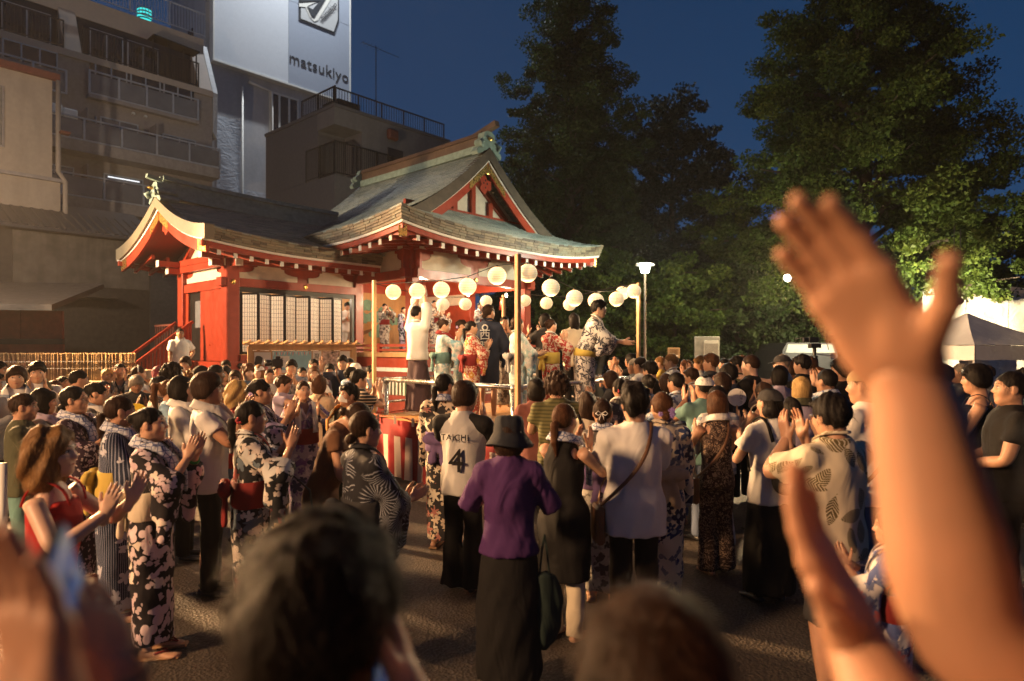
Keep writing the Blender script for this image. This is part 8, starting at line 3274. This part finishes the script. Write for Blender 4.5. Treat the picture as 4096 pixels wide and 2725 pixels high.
v_, q_ = snets(lambda x, y, z: np.maximum(tf(x, y, z), z - .38) + wob(77, .006, 50)(x, y, z), (-.13, -.09, -.06), (.13, .09, .4), .014)
link('sack', mesh_np('sack', v_, q_, True, ['tote_green']), tb)
m = MB()
for q_ in (-1, 1):
    m.tube([(q_ * .03, .0, .36), (q_ * .015, 0, .5), (0, 0, .6)], .006, 5)
m.build('handle', 'tote_green', tb)
# ================================================================== CLOSEST TO THE CAMERA (out of focus)
# man with a phone held up in front of his face
w_ = lambda px, py, d: tuple(at(px, py, d))
person(1290, 2040, .88, 4, 'man with thick dark brown hair seen from behind, holding a phone up', 'm', 'short', 'hair_near', 'tee', 'beige_cotton', 'black_cotton', 'pants', 'down', skin_m='skin_b',
       arms={1: (w_(1830, 3150, .8), w_(1640, 2780, .86), w_(1560, 2400, .95), (-1, .2, 0)), -1: (w_(700, 3300, .8), w_(1150, 2900, 1.0), w_(1300, 2600, 1.1), (1, .2, 0))})
phone(at(1515, 2640, .98), (R(4), 0, R(82)), 'black mobile phone held by the man with thick dark hair', True)
person(2596, 2315, .86, -6, 'woman with smooth warm brown bob seen from behind', 'f', 'bob', 'hair_brown', 'tee', 'brown_cotton', 'black_cotton', 'pants', 'down', skin_m='skin_b',
       arms={1: (w_(3000, 3900, .8), w_(2900, 4300, .9), w_(2850, 4600, 1.0), (-1, 0, 0)), -1: (w_(2200, 3900, .8), w_(2300, 4300, .9), w_(2350, 4600, 1.0), (1, 0, 0))})
# bare-armed person at the right, clapping above the camera's height
pd = .40
ppx = 2048 + .50 / pd * F
person(ppx, 0, pd, -60, 'person with bare arms clapping high, forearm raised across the view', 'm', 'short', 'hair_black', 'tank', 'white_cotton', 'denim', 'pants', 'down', skin_m='skin_c', hgt=1.96,
       arms={1: (w_(3850, 2520, .56), w_(3620, 1490, .57), w_(3230, 880, .55), (-.75, -.6, -.2)), -1: (w_(3860, 3500, .52), w_(3420, 2560, .66), w_(3130, 1900, .68), (.75, -.6, .25))})
# clapping hand and phone hand at the left
pd = .34
person(2048 - .56 / pd * F, 0, pd, 40, 'person clapping at the left, one open hand in front of the red strap top', 'm', 'short', 'hair_black', 'tee', 'charcoal_cotton', 'denim', 'pants', 'down', skin_m='skin_c', hgt=1.74,
       arms={-1: (w_(-700, 3700, .42), w_(210, 2900, .5), w_(60, 2060, .5), (-.3, -.92, .1)), 1: (w_(-200, 4000, .4), w_(-250, 3100, .5), w_(-260, 2500, .52), (-1, .2, 0))})
person(2048 - .36 / .16 * F, 0, .16, 20, 'person with dark wristband raising a phone at the left', 'm', 'short', 'hair_black', 'tee', 'charcoal_cotton', 'denim', 'pants', 'down', skin_m='skin_c', hgt=1.66,
       arms={1: (w_(700, 3700, .5), w_(480, 2800, .6), w_(350, 2440, .63), (-.85, .3, .1)), -1: (w_(-900, 4200, .3), w_(-500, 3900, .45), w_(-400, 3600, .6), (1, 0, 0))})
phone(at(285, 2430, .62), (R(-8), R(-24), R(112)), 'mobile phone with bright screen in the raised hand at the left', True, 1.0)
m = MB()
c0, c1 = at(500, 2640, .6), at(470, 2560, .6)
rg_ = empty('bracelet', at(450, 2680, .6), 0, 'thin black cord bracelet on the wrist under the bright phone', 'bracelet')
m = MB()
m.tube([(.034 * math.cos(t), .028 * math.sin(t), .006 * math.sin(t)) for t in [i * PI / 10 for i in range(21)]], .003, 6)
m.build('cord', 'black_plastic', rg_, True)
# ================================================================== AIR: faint evening haze
hzb = MB().box(-75, 75, -30, 460, -1.0, 216).build('haze', 'white_plastic')
hk = bpy.data.materials.new('haze_air')
hk.use_nodes = True
hn = hk.node_tree
hn.nodes.clear()
ho_ = hn.nodes.new('ShaderNodeOutputMaterial')
hv_ = hn.nodes.new('ShaderNodeVolumePrincipled')
hv_.inputs['Density'].default_value = .0004
hv_.inputs['Color'].default_value = (.9, .9, .92, 1)
hv_.inputs['Anisotropy'].default_value = .35
hn.links.new(hv_.outputs[0], ho_.inputs['Volume'])
hzb.data.materials.clear()
hzb.data.materials.append(hk)
tag(hzb, 'faint evening haze hanging in the air of the square', 'haze', kind='stuff')
SC.cycles.volume_bounces = 0
